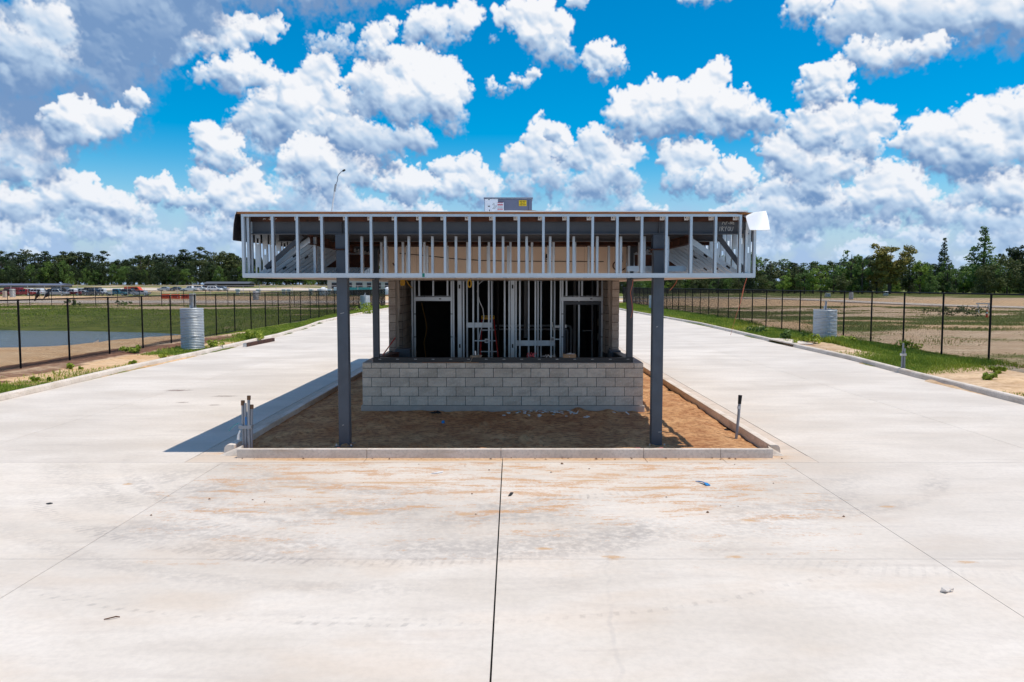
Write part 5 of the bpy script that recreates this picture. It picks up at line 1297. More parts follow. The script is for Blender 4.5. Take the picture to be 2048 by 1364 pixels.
ld = thing('step_ladder', (-.64, 21.4, .14), 'red fibreglass step ladder with yellow top inside the building', 'ladder')
yb = 21.4
MB().box(-.835, -.475, yb-.06, yb+.14, 1.885, 1.985).build('top_cap', 'ladder_yellow', ld, bevel=.01)
tp = ld.children[0]
for z, a, b in ((1.958, -.80, -.50), (1.925, -.74, -.56)): MB().box(a, b, yb-.0635, yb-.0605, z, z+.014).build('print_line', 'ink', tp)
for xt, xb in ((-.815, -.89), (-.495, -.29)):
    MB().bar((xt, yb-.03, 1.884), (xb, yb-.45, .145), .028, .07, (0, 1, 0)).build('rail', 'red_fibreglass', ld)
    MB().bar((xt, yb+.10, 1.884), (xb, yb+.55, .145), .028, .04, (0, 1, 0)).build('rear_rail', 'red_fibreglass', ld)
for k in range(6):
    z = 1.60-.285*k; t = (1.884-z)/1.739; y = yb-.03-.42*t
    if z < .2: break
    MB().box(-.815-.075*t+.016, -.495+.205*t-.016, y-.04, y+.05, z-.012, z+.014).build('step', 'aluminium', ld)
cbx = thing('cardboard_box', (1.28, 17.15, 1.236), 'open cardboard box of white scraps on the sill before the right doorway', 'box')
MB().box(1.11, 1.39, 17.08, 17.085, 1.236, 1.31).box(1.11, 1.39, 17.215, 17.22, 1.236, 1.31).box(1.11, 1.115, 17.086, 17.214, 1.236, 1.33).box(1.385, 1.39, 17.086, 17.214, 1.236, 1.31).box(1.116, 1.384, 17.086, 17.214, 1.236, 1.24).build('carton', 'cardboard', cbx)
mb = MB()
for k in range(9):
    c = Vector((R.uniform(1.17, 1.36), R.uniform(17.1, 17.2), 1.30+R.uniform(-.02, .025))); d = Vector((R.uniform(-1, 1), R.uniform(-1, 1), R.uniform(-.6, .6))).normalized(); mb.bar(c-d*.045, c+d*.045, .05, .012, (0, 0, 1))
mb.build('scraps', 'white_plastic', cbx)['kind'] = 'stuff'
rp = []
for i in range(46):
    t = i*.62; rp.append((-.735+.10*math.cos(t)*(1+.35*math.sin(t*.37))-.04, 17.09+.05*math.sin(t*1.3), 1.246+.04*abs(math.sin(t*.71))))
rp += [(-.9, 17.07, 1.15), (-1.05, 17.055, 1.142)]
tag(MB().tube(rp, .008, 5).build('rope_coil', 'rope_tan'), 'tangled tan rope lying on the black sill below the ladder', 'rope')
tag(MB().tube([(-.79, 17.14, 1.238), (-.80, 17.14, 1.38)], .016, 7).build('caulk_tube', 'aluminium'), 'small silver tube standing on the sill beside the tangled rope', 'tube')
mb = MB()
for k in range(14):
    c = Vector((.42+R.uniform(-.09, .09), 17.15+R.uniform(-.03, .03), 1.25+R.uniform(0, .07))); d = Vector((R.uniform(-1, 1), R.uniform(-.5, .5), R.uniform(-.5, 1))).normalized(); mb.bar(c-d*.05, c+d*.05, .022, .006, (0, 0, 1))
tag(mb.build('offcuts', 'label_red'), 'small heap of reddish offcuts on the sill left of the carton', 'offcuts')
mb = MB()
for k in range(12):
    c = Vector((.80+R.uniform(-.14, .14), 17.15+R.uniform(-.03, .03), 1.245+R.uniform(0, .03))); d = Vector((R.uniform(-1, 1), R.uniform(-.5, .5), R.uniform(-.2, .5))).normalized(); mb.bar(c-d*.05, c+d*.05, .018, .004, (0, 0, 1))
tag(mb.build('wire_scraps', 'aluminium'), 'scattered grey wire scraps on the sill beside the carton', 'scraps')
# yellow cords
lp = [(-.885+.035*math.cos(t), 16.5, 2.84+.075*math.sin(t)) for t in np.linspace(rad(100), rad(440), 20)]
tag(MB().tube([(-.87, 16.5, 2.93)]+lp, .013, 6).build('yellow_rope_loop', 'yellow_cable'), 'yellow cord loop hanging from the middle of the canopy soffit', 'cord')
tag(MB().tube([(-.905, 16.6, 3.42), (-.88, 16.6, 3.36), (-.89, 16.6, 3.25), (-.87, 16.6, 3.12), (-.875, 16.6, 2.96)], [.008, .02, .022, .012, .012], 6).build('yellow_rope', 'yellow_cable'), 'yellow cord hanging inside the canopy in front of tan sheathing', 'cord')
mb = MB()
for k in range(4): mb.tube([(-2.52+.025*k, 18, 2.93), (-2.53+.028*k, 18, 2.86-.02*(k % 2)), (-2.515+.02*k, 18, 2.80)], .011, 5)
mb.tube([(-2.41, 18, 2.93), (-2.37, 18, 2.86), (-2.33, 18, 2.80), (-2.26, 18, 2.74)], .007, 5)
tag(mb.build('yellow_rope_bundle', 'yellow_cable'), 'yellow cord ends hanging from the soffit beside left block pier', 'cord')
tag(MB().tube([(2.60, 17.0, 2.93), (2.585, 17.02, 2.8), (2.545, 17.02, 2.65), (2.58, 17.03, 2.45), (2.60, 17.03, 2.25), (2.56, 17.03, 2.1)], .006, 5).build('orange_twine', 'orange_cord'), 'thin orange cord hanging down beside the right rear column', 'cord')
tag(MB().tube([(-2.37, 20.75, 2.35), (-2.33, 20.75, 2.15), (-2.27, 20.75, 1.9), (-2.24, 20.75, 1.7), (-2.27, 20.75, 1.5), (-2.32, 20.75, 1.3), (-2.27, 20.75, .9)], .012, 6).build('yellow_hose', 'dull_hose'), 'yellow hose hanging in the dark left doorway', 'hose')
mb = MB().tube([(4.0, 13.5, 2.93), (3.96, 13.5, 2.8), (3.94, 13.5, 2.70), (3.90, 13.5, 2.5), (3.84, 13.5, 2.32), (3.79, 13.5, 2.13), (3.74, 13.5, 1.95)], [.006, .006, .010, .004, .004, .003, .003], 5)
tag(mb.build('orange_string', 'orange_cord'), 'frayed orange string dangling from the right corner of the canopy', 'string')
tag(MB().tube([(3.38, 16.2, 2.93), (3.35, 16.2, 2.85), (3.29, 16.2, 2.77), (3.23, 16.2, 2.70)], .006, 5).build('orange_string', 'orange_cord'), 'short orange string under the soffit left of the corner string', 'string')
# conduit stubs
cb = thing('conduit_bundle', (-4.44, 13.17, .06), 'bundle of tall grey conduit stubs strapped together at the island corner', 'conduit stubs')
for (dx, dy, h, r, top) in ((-.075, .02, .84, .026, .03), (-.025, -.02, .83, .022, 0), (.015, .03, .93, .024, .02), (.03, -.03, .84, .021, 0), (.062, .01, .78, .024, .02)):
    x, y = -4.46+dx, 13.17+dy
    c_ = MB().tube([(x, y, .05), (x+.004, y, .5), (x+dx*.1+.012, y, h)], r, 9).build('stub', 'conduit_grey', cb)
    if top: MB().tube([(x+dx*.1+.012, y, h-.05), (x+dx*.1+.014, y, h+top)], r+.007, 9).build('cap', 'mud', c_)
MB().box(-4.585, -4.375, 13.11, 13.235, .40, .455).build('strap', 'conduit_grey', cb)
MB().box(-4.475, -4.45, 13.115, 13.13, .47, .60).build('tape', 'blue_tape', cb)
MB().tube([(-4.58, 13.12, .50), (-4.64, 13.10, .47), (-4.70, 13.09, .42), (-4.74, 13.08, .37)], .004, 5).build('tie', 'teal_paint', cb)
MB().tube([(-4.56, 13.12, .38), (-4.59, 13.12, .3), (-4.60, 13.12, .22)], [.012, .02, .026], 6).build('tie', 'pvc_white', cb)
cs = thing('conduit_stub', (4.12, 14.34, .0), 'single leaning grey conduit stub beside the right island kerb', 'conduit stub')
MB().tube([(4.112, 14.34, -.02), (4.15, 14.34, .4), (4.165, 14.34, .66)], .026, 10).build('stub', 'conduit_grey', cs)
MB().tube([(4.163, 14.34, .64), (4.174, 14.34, .80)], [.03, .036], 10).build('cap', 'black_rubber', cs)
MB().tube([(4.150, 14.34, .55), (4.155, 14.34, .60)], .0285, 10).build('collar', 'aluminium', cs)
cs = thing('conduit_bundle', (12.56, 25.3, .1), 'grey conduit stubs taped together behind the right outer kerb', 'conduit stubs')
for (dx, dy, h) in ((-.04, 0, .68), (.0, .03, .95), (.035, -.02, .78)): MB().tube([(12.58+dx, 25.3+dy, .02), (12.58+dx*.8+.0, 25.3+dy, h)], .028, 9).build('stub', 'conduit_grey', cs)
MB().box(12.50, 12.655, 25.24, 25.36, .55, .62).build('strap', 'aluminium', cs)
# litter
def scrap(name, pts, mat, label, cat, h=.01):
    n = len(pts); tag(MB().add([(x, y, z) for x, y, z in pts]+[(x, y, z+h) for x, y, z in pts], [tuple(range(n))[::-1], tuple(range(n, 2*n))]+[(i, (i+1) % n, (i+1) % n+n, i+n) for i in range(n)]).build(name, mat), label, cat)
scrap('plastic_scrap', [(2.62, 11.12, .006), (2.70, 11.06, .01), (2.76, 10.98, .012), (2.78, 10.90, .004), (2.72, 10.88, .005), (2.70, 10.98, .03), (2.66, 11.07, .02)], 'blue_scrap', 'bright blue plastic scrap on the concrete in front of the island', 'litter')
scrap('paper_scrap', [(-1.20, 11.60, .004), (-1.10, 11.66, .01), (-1.03, 11.70, .012), (-1.05, 11.67, .004), (-1.12, 11.61, .004)], 'white_plastic', 'white paper scrap on the concrete left of the centre joint', 'litter')
scrap('rubber_scrap', [(-.05, 10.34, .004), (-.01, 10.36, .004), (.02, 10.48, .01), (-.02, 10.48, .012)], 'dark_chip', 'dark rubber scrap on the concrete right of the centre joint', 'litter')
scrap('crumpled_paper', [(3.92, 7.05, .004), (3.95, 7.01, .02), (3.99, 7.04, .004), (4.04, 7.05, .03), (4.05, 7.07, .004), (4.0, 7.09, .035), (3.96, 7.10, .006), (3.94, 7.07, .03)], 'litter_paper', 'crumpled pale paper lying alone on the right foreground concrete', 'litter', .012)
scrap('red_stick', [(-3.42, 6.44, .004), (-3.39, 6.45, .008), (-3.34, 6.475, .012), (-3.31, 6.49, .004), (-3.34, 6.485, .01), (-3.40, 6.457, .004)], 'leaf_brown', 'thin reddish twig lying on the left foreground concrete', 'twig')
scrap('dry_leaf', [(-5.98, 9.965, .004), (-5.94, 9.95, .008), (-5.90, 9.98, .004), (-5.94, 9.99, .008)], 'dark_chip', 'dark dry leaf lying alone on the left concrete', 'leaf')
db = MB()
for k in range(46):
    x = R.gauss(.9, .55) if k < 36 else R.uniform(-.2, 2.3); y = R.uniform(16.55, 16.98) if R.random() < .7 else R.uniform(16.0, 16.6)
    d = Vector((R.uniform(-1, 1), R.uniform(-1, 1), R.uniform(-.25, .25))).normalized(); db.bar(Vector((x, y, .105))-d*R.uniform(.02, .05), Vector((x, y, .11))+d*R.uniform(.02, .05), R.uniform(.02, .05), R.uniform(.006, .016), (0, 0, 1))
tag(db.build('mortar_debris', 'pvc_white'), kind='stuff')
mb = MB()
for k in range(7): mb.add([Vector((-1.62+R.uniform(-.1, .1), 16.65+R.uniform(-.05, .05), .10))+Vector(d)*R.uniform(.04, .075) for d in ((1, 0, 0), (-1, 0, 0), (0, 1, 0), (0, -1, 0), (0, 0, .7), (0, 0, -.5))], [(0, 2, 4), (2, 1, 4), (1, 3, 4), (3, 0, 4), (2, 0, 5), (1, 2, 5), (3, 1, 5), (0, 3, 5)])
tag(mb.build('black_rag', 'black_rubber'), 'crumpled black rag on the soil against the wall footing', 'rag')
mb = MB().lathe([(.0, .035), (.028, .03), (.032, 0), (.032, -.02)], (-1.36, 15.45, .11), 10)
tag(mb.build('bottle_cap', 'blue_scrap'), 'small blue cap lying on the shaded soil of the island', 'cap')
tb = thing('steel_tube', (-12.11, 37.9, 0), 'rusty square steel tube lying on the left road by kerb', 'steel tube')
MB().bar((-12.19, 35.95, .085), (-12.03, 39.7, .085), .16, .16, (0, 0, 1)).build('shaft', 'rusty_primer', tb)
MB().bar((-12.192, 35.945, .085), (-12.1922, 35.952, .085), .17, .17, (0, 0, 1)).build('end_plate', 'aluminium', tb)

# ------------------------------------------------------------------ chain-link fences
def wires(P0, P1, z0, z1, r, pitch, zfun0=None):
    """woven diagonal wires between two ground points, as thin three-sided rods (numpy)"""
    P0, P1 = np.array(P0, float), np.array(P1, float); L = np.linalg.norm(P1-P0); t = (P1-P0)/L; nrm = np.array([-t[1], t[0]]); H = z1-z0
    A, B = [], []
    for sg in (1, -1):
        s = np.arange(-H if sg > 0 else 0, L if sg > 0 else L+H, pitch)
        # line: x = s + sg*h , h in 0..H
        h0 = np.clip(np.where(sg > 0, -s, s-L), 0, H); h1 = np.clip(np.where(sg > 0, L-s, s), 0, H)
        ok = h1-h0 > .02; s, h0, h1 = s[ok], h0[ok], h1[ok]
        for h, O in ((h0, A), (h1, B)):
            x = s+sg*h; O.append(np.stack([P0[0]+t[0]*x+nrm[0]*sg*r*.9, P0[1]+t[1]*x+nrm[1]*sg*r*.9, z0+h], -1))
    A, B = np.concatenate(A), np.concatenate(B); D = B-A; D /= np.linalg.norm(D, axis=1)[:, None]
    n3 = np.array([nrm[0], nrm[1], 0.]); U = np.tile(n3, (len(A), 1)); W_ = np.cross(D, U)
    V = []
    for O in (A, B):
        for k in range(3):
            a = 2*math.pi*k/3; V.append(O+(U*math.cos(a)+W_*math.sin(a))*r)
    V = np.stack(V, 1).reshape(-1, 3); b = np.arange(len(A))[:, None]*6
    F = np.concatenate([np.concatenate([b+k, b+(k+1) % 3, b+3+(k+1) % 3, b+3+k], 1) for k in range(3)])
    return V, F
def fence(p0, p1, n, z0, z1, label, mat, post_r, rail_r, wire_r, pitch, name='chain_link_fence', ground=True, mid=False):
    c = ((p0[0]+p1[0])/2, (p0[1]+p1[1])/2, z0); f = thing(name, c, label, 'fence')
    pm = MB().lathe([(post_r, 0), (post_r, z1-z0+.02), (post_r*1.25, z1-z0+.022), (post_r*1.2, z1-z0+.06), (post_r*.5, z1-z0+.085)], seg=10).mesh('post', mat, True)
    for i in range(n+1):
        t = i/n; x, y = p0[0]+(p1[0]-p0[0])*t, p0[1]+(p1[1]-p0[1])*t
        link_mesh('post', pm, f, (x, y, z0-.05))
    MB().tube([(p0[0], p0[1], z1), (p1[0], p1[1], z1)], rail_r, 8).build('top_rail', mat, f)
    MB().tube([(p0[0], p0[1], z0+.05), (p1[0], p1[1], z0+.05)], wire_r*1.5, 5).build('tension_wire', mat, f)
    if mid: MB().tube([(p0[0], p0[1], (z0+z1)/2), (p1[0], p1[1], (z0+z1)/2)], rail_r, 6).build('middle_rail', mat, f)
    V, F = wires(p0, p1, z0+.03, z1+.02, wire_r, pitch); V -= np.array(wloc(f))
    o = link_mesh('wire_mesh', np_mesh('wire_mesh', V, F, mat), f, wloc(f)); o['kind'] = 'stuff'
    return f
fence((-17.4, 24.75-3.1*6), (-17.4, 24.75+3.1*27), 33, -.12, 2.29, 'black chain link fence along the pond beside the left road', 'black_vinyl', .036, .026, .0046, .0718)
fence((16.75, 24.6-3.05*6), (16.75, 24.6+3.05*31), 37, .06, 2.50, 'black chain link fence along the bare field beside the right road', 'black_vinyl', .036, .028, .0046, .0718)
fence((-17.7, 108.5), (-17.7-3.05*30, 109.5), 30, -.1, 2.10, 'black chain link fence across the far bank of the pond', 'black_vinyl', .04, .026, .004, .11)
fence((-10, 196), (-10-4*52, 190), 52, .1, 2.75, 'tall silver chain link fence in front of the parked vehicles', 'silver_wire', .045, .035, .0032, .25)

# ------------------------------------------------------------------ corrugated pipe risers
def riser(loc, r, h, label, spout=0., seg=30):
    t = thing('corrugated_pipe', loc, label, 'corrugated pipe', 'upright corrugated pipes along the roads')
    v = []; pitch = .068; n = int(h/pitch)*6; x, y, z = loc
    for i in range(n+1):
        zz = h*i/n
        for k in range(seg):
            a = 2*math.pi*k/seg
            # spiral corrugation
            rr_ = r+.015*math.cos(2*math.pi*(zz/pitch)+a)*(0 if i in (0, n) else 1)
            v.append((x+rr_*math.cos(a), y+rr_*math.sin(a), z+zz))
    f = [(i*seg+k, i*seg+(k+1) % seg, (i+1)*seg+(k+1) % seg, (i+1)*seg+k) for i in range(n) for k in range(seg)]
    v += [(x+(r-.02)*math.cos(2*math.pi*k/seg), y+(r-.02)*math.sin(2*math.pi*k/seg), z+h) for k in range(seg)]
    v += [(x+(r-.02)*math.cos(2*math.pi*k/seg), y+(r-.02)*math.sin(2*math.pi*k/seg), z+h-.12) for k in range(seg)]
    b = n*seg
    f += [(b+k, b+(k+1) % seg, b+seg+(k+1) % seg, b+seg+k) for k in range(seg)]+[(b+seg+k, b+seg+(k+1) % seg, b+2*seg+(k+1) % seg, b+2*seg+k) for k in range(seg)]
    mb = MB().add(v, f); me = mb.mesh('shell', 'corrugated_galvanised', True, origin=loc); me.polygons.foreach_set('use_smooth', [True]*len(me.polygons)); link_mesh('shell', me, t, loc)
    MB().lathe([(r-.021, h-.16), (r-.021, h-.10)], loc, 24).build('concrete_fill', 'footing_concrete', t)
    # welded spiral lap seam
    for z_ in (.25*h, .72*h):
        MB().tube([(x+(r+.014)*math.cos(a), y+(r+.014)*math.sin(a), z+z_+.06*(a-math.pi)) for a in np.linspace(math.pi, 2*math.pi, 14)], .006, 5).build('lap_seam', 'pvc_grey', t)
    if spout:
        MB().tube([(x+.02, y, z+h-.1), (x+.02, y, z+h+spout)], .05, 10).build('vent_pipe', 'conduit_grey', t)
        MB().tube([(x-.07, y-.02, z+h-.1), (x-.05, y-.02, z+h+spout*.45)], .03, 8).build('vent_pipe', 'aluminium', t)
        for k in range(3): MB().tube([(x+.12+.05*k, y-.02, z+h-.1), (x+.12+.05*k, y-.02, z+h+.06)], .016, 6).build('anchor_bolt', 'aluminium', t)
    return t
riser((-13.9, 34.3, .02), .475, 1.80, 'large corrugated steel pipe standing upright in front of the pond fence', .25)
riser((14.95, 37.7, .1), .53, 1.56, 'large corrugated steel pipe standing in tall grass before the bare field', .4)
riser((-16.35, 88, .0), .53, 1.70, 'distant corrugated steel pipe standing in green weeds by the left road', .3)
riser((15.5, 87, .0), .42, 1.72, 'distant corrugated steel pipe partly hidden by the right front column', .3)
riser((-49.2, 152, .0), .55, 1.75, 'small corrugated pipe far beyond the pond, past the service road', 0)
riser((-42.4, 105, .0), .42, 1.72, 'dark corrugated pipe directly behind the large left pipe, beyond the pond', 0)
riser((-118, 187, .0), .60, 2.0, 'pale corrugated pipe before the red vehicles, far left', 0)
riser((63, 147, .2), .38, 1.3, 'concrete grey pipe riser beyond the bare field by the service road', .2)

# ------------------------------------------------------------------ two crows on the pond fence
def crow(loc, yaw, pitch, label):
    t = thing('crow', loc, label, 'crow', None, 0)
    M_ = Matrix.Translation(loc) @ Matrix.Rotation(yaw, 4, 'Z') @ Matrix.Rotation(-pitch, 4, 'Y')
    spine = [(-.115, 0, -.012, .012, .02), (-.09, 0, 0, .032, .036), (-.05, 0, .006, .055, .058), (0, 0, .01, .066, .068), (.05, 0, .012, .06, .062), (.085, 0, .022, .045, .048), (.105, 0, .042, .036, .038), (.125, 0, .062, .038, .036), (.148, 0, .068, .032, .030), (.165, 0, .066, .016, .016), (.19, 0, .062, .010, .012), (.222, 0, .054, .002, .003)]
    v = []; f = []; s = 10
    for (x, y, z, ry, rz) in spine:
        for k in range(s):
            a = 2*math.pi*k/s; v.append(M_ @ Vector((x, y+ry*math.cos(a), z+rz*math.sin(a))))
    for i in range(len(spine)-1):
        for k in range(s): f.append((i*s+k, i*s+(k+1) % s, (i+1)*s+(k+1) % s, (i+1)*s+k))
    f += [tuple(range(s)), tuple(range((len(spine)-1)*s, len(spine)*s))]
    mb = MB().add(v, f)
    # tail, folded wings, legs
    tl = [(-.10, -.022, -.005), (-.10, .022, -.005), (-.26, .035, -.028), (-.265, 0, -.03), (-.26, -.035, -.028)]
    mb.add([M_ @ Vector(p) for p in tl]+[M_ @ (Vector(p)+Vector((0, 0, -.012))) for p in tl], [(0, 1, 2, 3, 4), (9, 8, 7, 6, 5)]+[(i, i+5, (i+1) % 5+5, (i+1) % 5) for i in range(5)])
    for sg in (-1, 1):
        w_ = [(.06, sg*.055, .03), (.0, sg*.072, .035), (-.10, sg*.05, .012), (-.20, sg*.02, -.014), (-.09, sg*.06, -.02), (.03, sg*.066, -.012)]
        mb.add([M_ @ Vector(p) for p in w_]+[M_ @ (Vector(p)-Vector((0, sg*.012, 0))) for p in w_], [tuple(range(6)), tuple(range(11, 5, -1))]+[(i, i+6, (i+1) % 6+6, (i+1) % 6) for i in range(6)])
    mb.build('body', 'crow_black', t, smooth=True)
    for sg in (-1, 1):
        a = M_ @ Vector((.0, sg*.03, -.055)); b = Vector((a.x+.005, a.y, loc[2]-.125)); MB().tube([a, (a+b)/2+Vector((.008, 0, 0)), b, b+Vector((.035, 0, -.004))], [.012, .006, .005, .004], 5).build('leg', 'crow_black', t)
    return t
crow((-17.41, 29.05, 2.455), rad(-15), rad(48), 'black crow leaning forward on the fence rail, nearer the left edge')
crow((-17.41, 29.65, 2.45), rad(8), rad(40), 'black crow perched on the fence rail, directly right of the other crow')

# ------------------------------------------------------------------ far site things
def cone(loc, h, label):
    t = thing('traffic_cone', loc, label, 'traffic cone'); x, y, z = loc
    MB().box(x-.19*h, x+.19*h, y-.19*h, y+.19*h, z, z+.05*h).build('base', 'orange_plastic', t)
    MB().lathe([(.15*h, .05*h), (.04*h, h)], loc, 12).build('body', 'orange_plastic', t, smooth=True)
    MB().lathe([(.117*h, .45*h), (.085*h, .65*h)], loc, 12, caps=False).build('white_band', 'white_plastic', t)
cone((41.0, 68.2, gz(41, 68)), .75, 'orange traffic cone with a white band out on the bare field')
cone((-67.6, 160, gz(-67.6, 160)), .7, 'small orange traffic cone beside the orange barriers across the pond')
def barrier(x, y, label):
    z = gz(x, y); t = thing('safety_barrier', (x, y, z), label, 'barrier', 'orange barriers beyond the pond')
    MB().prism([(x-.9, z), (x+.9, z), (x+.9, z+.12), (x+.85, z+.95), (x-.85, z+.95), (x-.9, z+.12)], y-.16, y+.16).build('shell', 'orange_plastic', t, bevel=.03)
    for dx in (-.5, .1): MB().box(x+dx, x+dx+.4, y-.175, y-.161, z+.4, z+.65).build('recess', 'car_red', t)
for i in range(3): barrier(-71.8+2.0*i*.6*1.0+i*.75, 164+.3*i, ('left', 'middle', 'right')[i]+' one of three orange plastic barriers in a row beyond the pond')
def saw(loc):
    t = thing('field_barricade', loc, 'pale frame barricade standing beside the traffic cone in the field', 'barricade'); x, y, z = loc
    for dx in (-.55, .55):
        for dy in (-.25, .25): MB().bar((x+dx, y+dy, z), (x+dx*.9, y, z+.95), .06, .06, (0, 1, 0)).build('leg', 'pole_white', t)
    MB().box(x-.7, x+.7, y-.03, y+.03, z+.9, z+1.02).build('rail', 'pole_white', t)
saw((46.5, 78, gz(46.5, 78)))
def cabinet(loc, w, d, h, mat, label, cat='utility cabinet', name='utility_cabinet'):
    t = thing(name, loc, label, cat); x, y, z = loc
    MB().box(x-w/2, x+w/2, y-d/2, y+d/2, z+.1, z+h).build('housing', mat, t, bevel=.03)
    MB().box(x-w/2-.08, x+w/2+.08, y-d/2-.08, y+d/2+.08, z-.1, z+.099).build('plinth', 'footing_concrete', t)
    MB().box(x-.01, x+.01, y-d/2-.012, y-d/2-.001, z+.15, z+h-.1).build('door_seam', 'ink', t)
cabinet((92.6, 196, gz(92.6, 196)), .9, .8, 1.1, 'corrugated_galvanised', 'grey utility cabinet before the rusty leafed tree')
cabinet((71, 178, gz(71, 178)), 1.0, .8, .9, 'corrugated_galvanised', 'low metal utility cabinet left of the grey cabinet')
cabinet((-116, 181, gz(-116, 181)), .7, .7, 1.5, 'beige_wall', 'cream coloured utility post before the red van', 'utility post', 'utility_post')
fl = thing('culvert_end', (-42.5, 81, -.75), 'pale concrete culvert end on the green far bank of the pond', 'culvert')
MB().prism([(-44.3, -1.1), (-40.6, -.62), (-40.9, -.35), (-43.0, -.45), (-44.1, -.75)], 80.2, 81.8).build('apron', 'kerb_concrete', fl, bevel=.05)
MB().lathe([(.28, -.02), (.28, .12)], (-42.2, 80.1, -.72), 14, 'Y').build('opening', 'ink', fl)
eg = thing('white_rock', (-26.6, 50.2, gz(-26.6, 50.2)), 'small white rock at the near edge of the pond water', 'rock')
z_ = gz(-26.6, 50.2)
MB().add([(-26.95, 50.2, z_), (-26.3, 50.1, z_), (-26.3, 50.5, z_), (-26.9, 50.6, z_), (-26.7, 50.3, z_+.16), (-26.35, 50.25, z_+.36), (-26.5, 50.45, z_+.2)], [(0, 1, 5, 4), (1, 2, 6, 5), (2, 3, 4, 6), (3, 0, 4), (4, 5, 6)]).build('stone', 'kerb_concrete', eg)
# far buildings
fbld = thing('warehouse', (-38, 240, gz(-38, 236)), 'long beige warehouse with dark square openings behind the left columns', 'building')
bz = gz(-38, 236)
MB().box(-55.0, -20, 236, 262, bz-.5, bz+4.5).build('wall', 'beige_wall', fbld)
MB().box(-55.3, -19.7, 235.8, 262.3, bz+4.505, bz+4.9).build('roof', 'dark_roof', fbld)
for (a, b) in ((664.5, 676), (692, 704.5), (713, 725.6), (735, 743), (753.5, 762.5), (771, 781)):
    w_ = MB().box((a-1024)*236/1580, (b-1024)*236/1580, 235.86, 235.96, bz+1.6, bz+3.35).build('window', 'dark_glass', fbld)
    MB().box((a-1024)*236/1580-.08, (b-1024)*236/1580+.08, 235.84, 235.855, bz+1.52, bz+1.6).build('sill', 'kerb_concrete', w_)
def shed(x0, x1, y, h, label, mat, rm):
    z = gz((x0+x1)/2, y); t = thing('low_shed', ((x0+x1)/2, y, z), label, 'shed')
    MB().box(x0, x1, y, y+8, z-.4, z+h*.62).build('wall', mat, t)
    MB().prism([(y-.7, z+h*.625), (y+8.7, z+h*.625), (y+4.6, z+h), (y+3.4, z+h)], x0-.5, x1+.5, 'X').build('roof', rm, t)
    for k in range(4):
        a = x0+(x1-x0)*(k+.3)/4; MB().box(a, a+(x1-x0)*.1, y-.06, y-.003, z+.5, z+h*.5).build('opening', 'ink', t)
shed(-128, -110, 330, 2.3, 'long low shed with dark roof before the wood, right of its neighbour', 'interior_dark', 'dark_roof')
shed(-212, -181, 318, 1.7, 'long low shed with pale roof at the far left of the site', 'car_grey', 'cabinet_grey')
ct = thing('site_container', (-41.5, 212, gz(-41.5, 212)), 'dark site container with teal top before the beige warehouse', 'container')
cz = gz(-41.5, 212)
MB().box(-45, -38.2, 212, 214.4, cz+.1, cz+1.5).build('body', 'interior_dark', ct); MB().box(-45.2, -38.0, 211.9, 214.5, cz+1.505, cz+2.2).build('canopy', 'teal_paint', ct)
for i, (x, y, lab) in enumerate(((-50.5, 212, 'round white tank beside the teal topped container'), (-33.5, 214, 'white tank with orange base right of the teal topped container'))):
    t = thing('storage_tank', (x, y, gz(x, y)), lab, 'tank'); MB().lathe([(1.1, .2), (1.15, 1.2), (.95, 1.9), (.4, 2.25), (.05, 2.3)], (x, y, gz(x, y)), 16).build('shell', 'white_plastic', t, smooth=True)
    MB().lathe([(1.2, 0), (1.2, .199)], (x, y, gz(x, y)), 16).build('base', 'orange_plastic' if i else 'footing_concrete', t)
for i, px in enumerate((477, 518, 569, 579, 623, 640, 660)):
    x = (px-1024)*226/1580; z = gz(x, 226); t = thing('site_lamp_base', (x, 226, z), ('first', 'second', 'third', 'fourth', 'fifth', 'sixth', 'seventh')[i]+' from left of the white capped concrete bases across the far lot', 'concrete base', 'white bases across the far lot')
    MB().box(x-.45, x+.45, 225.5, 226.5, z-.1, z+1.1).build('plinth', 'kerb_concrete', t, bevel=.05); MB().box(x-.55, x+.55, 225.4, 226.6, z+1.102, z+1.6).build('cover', 'white_plastic', t, bevel=.05)

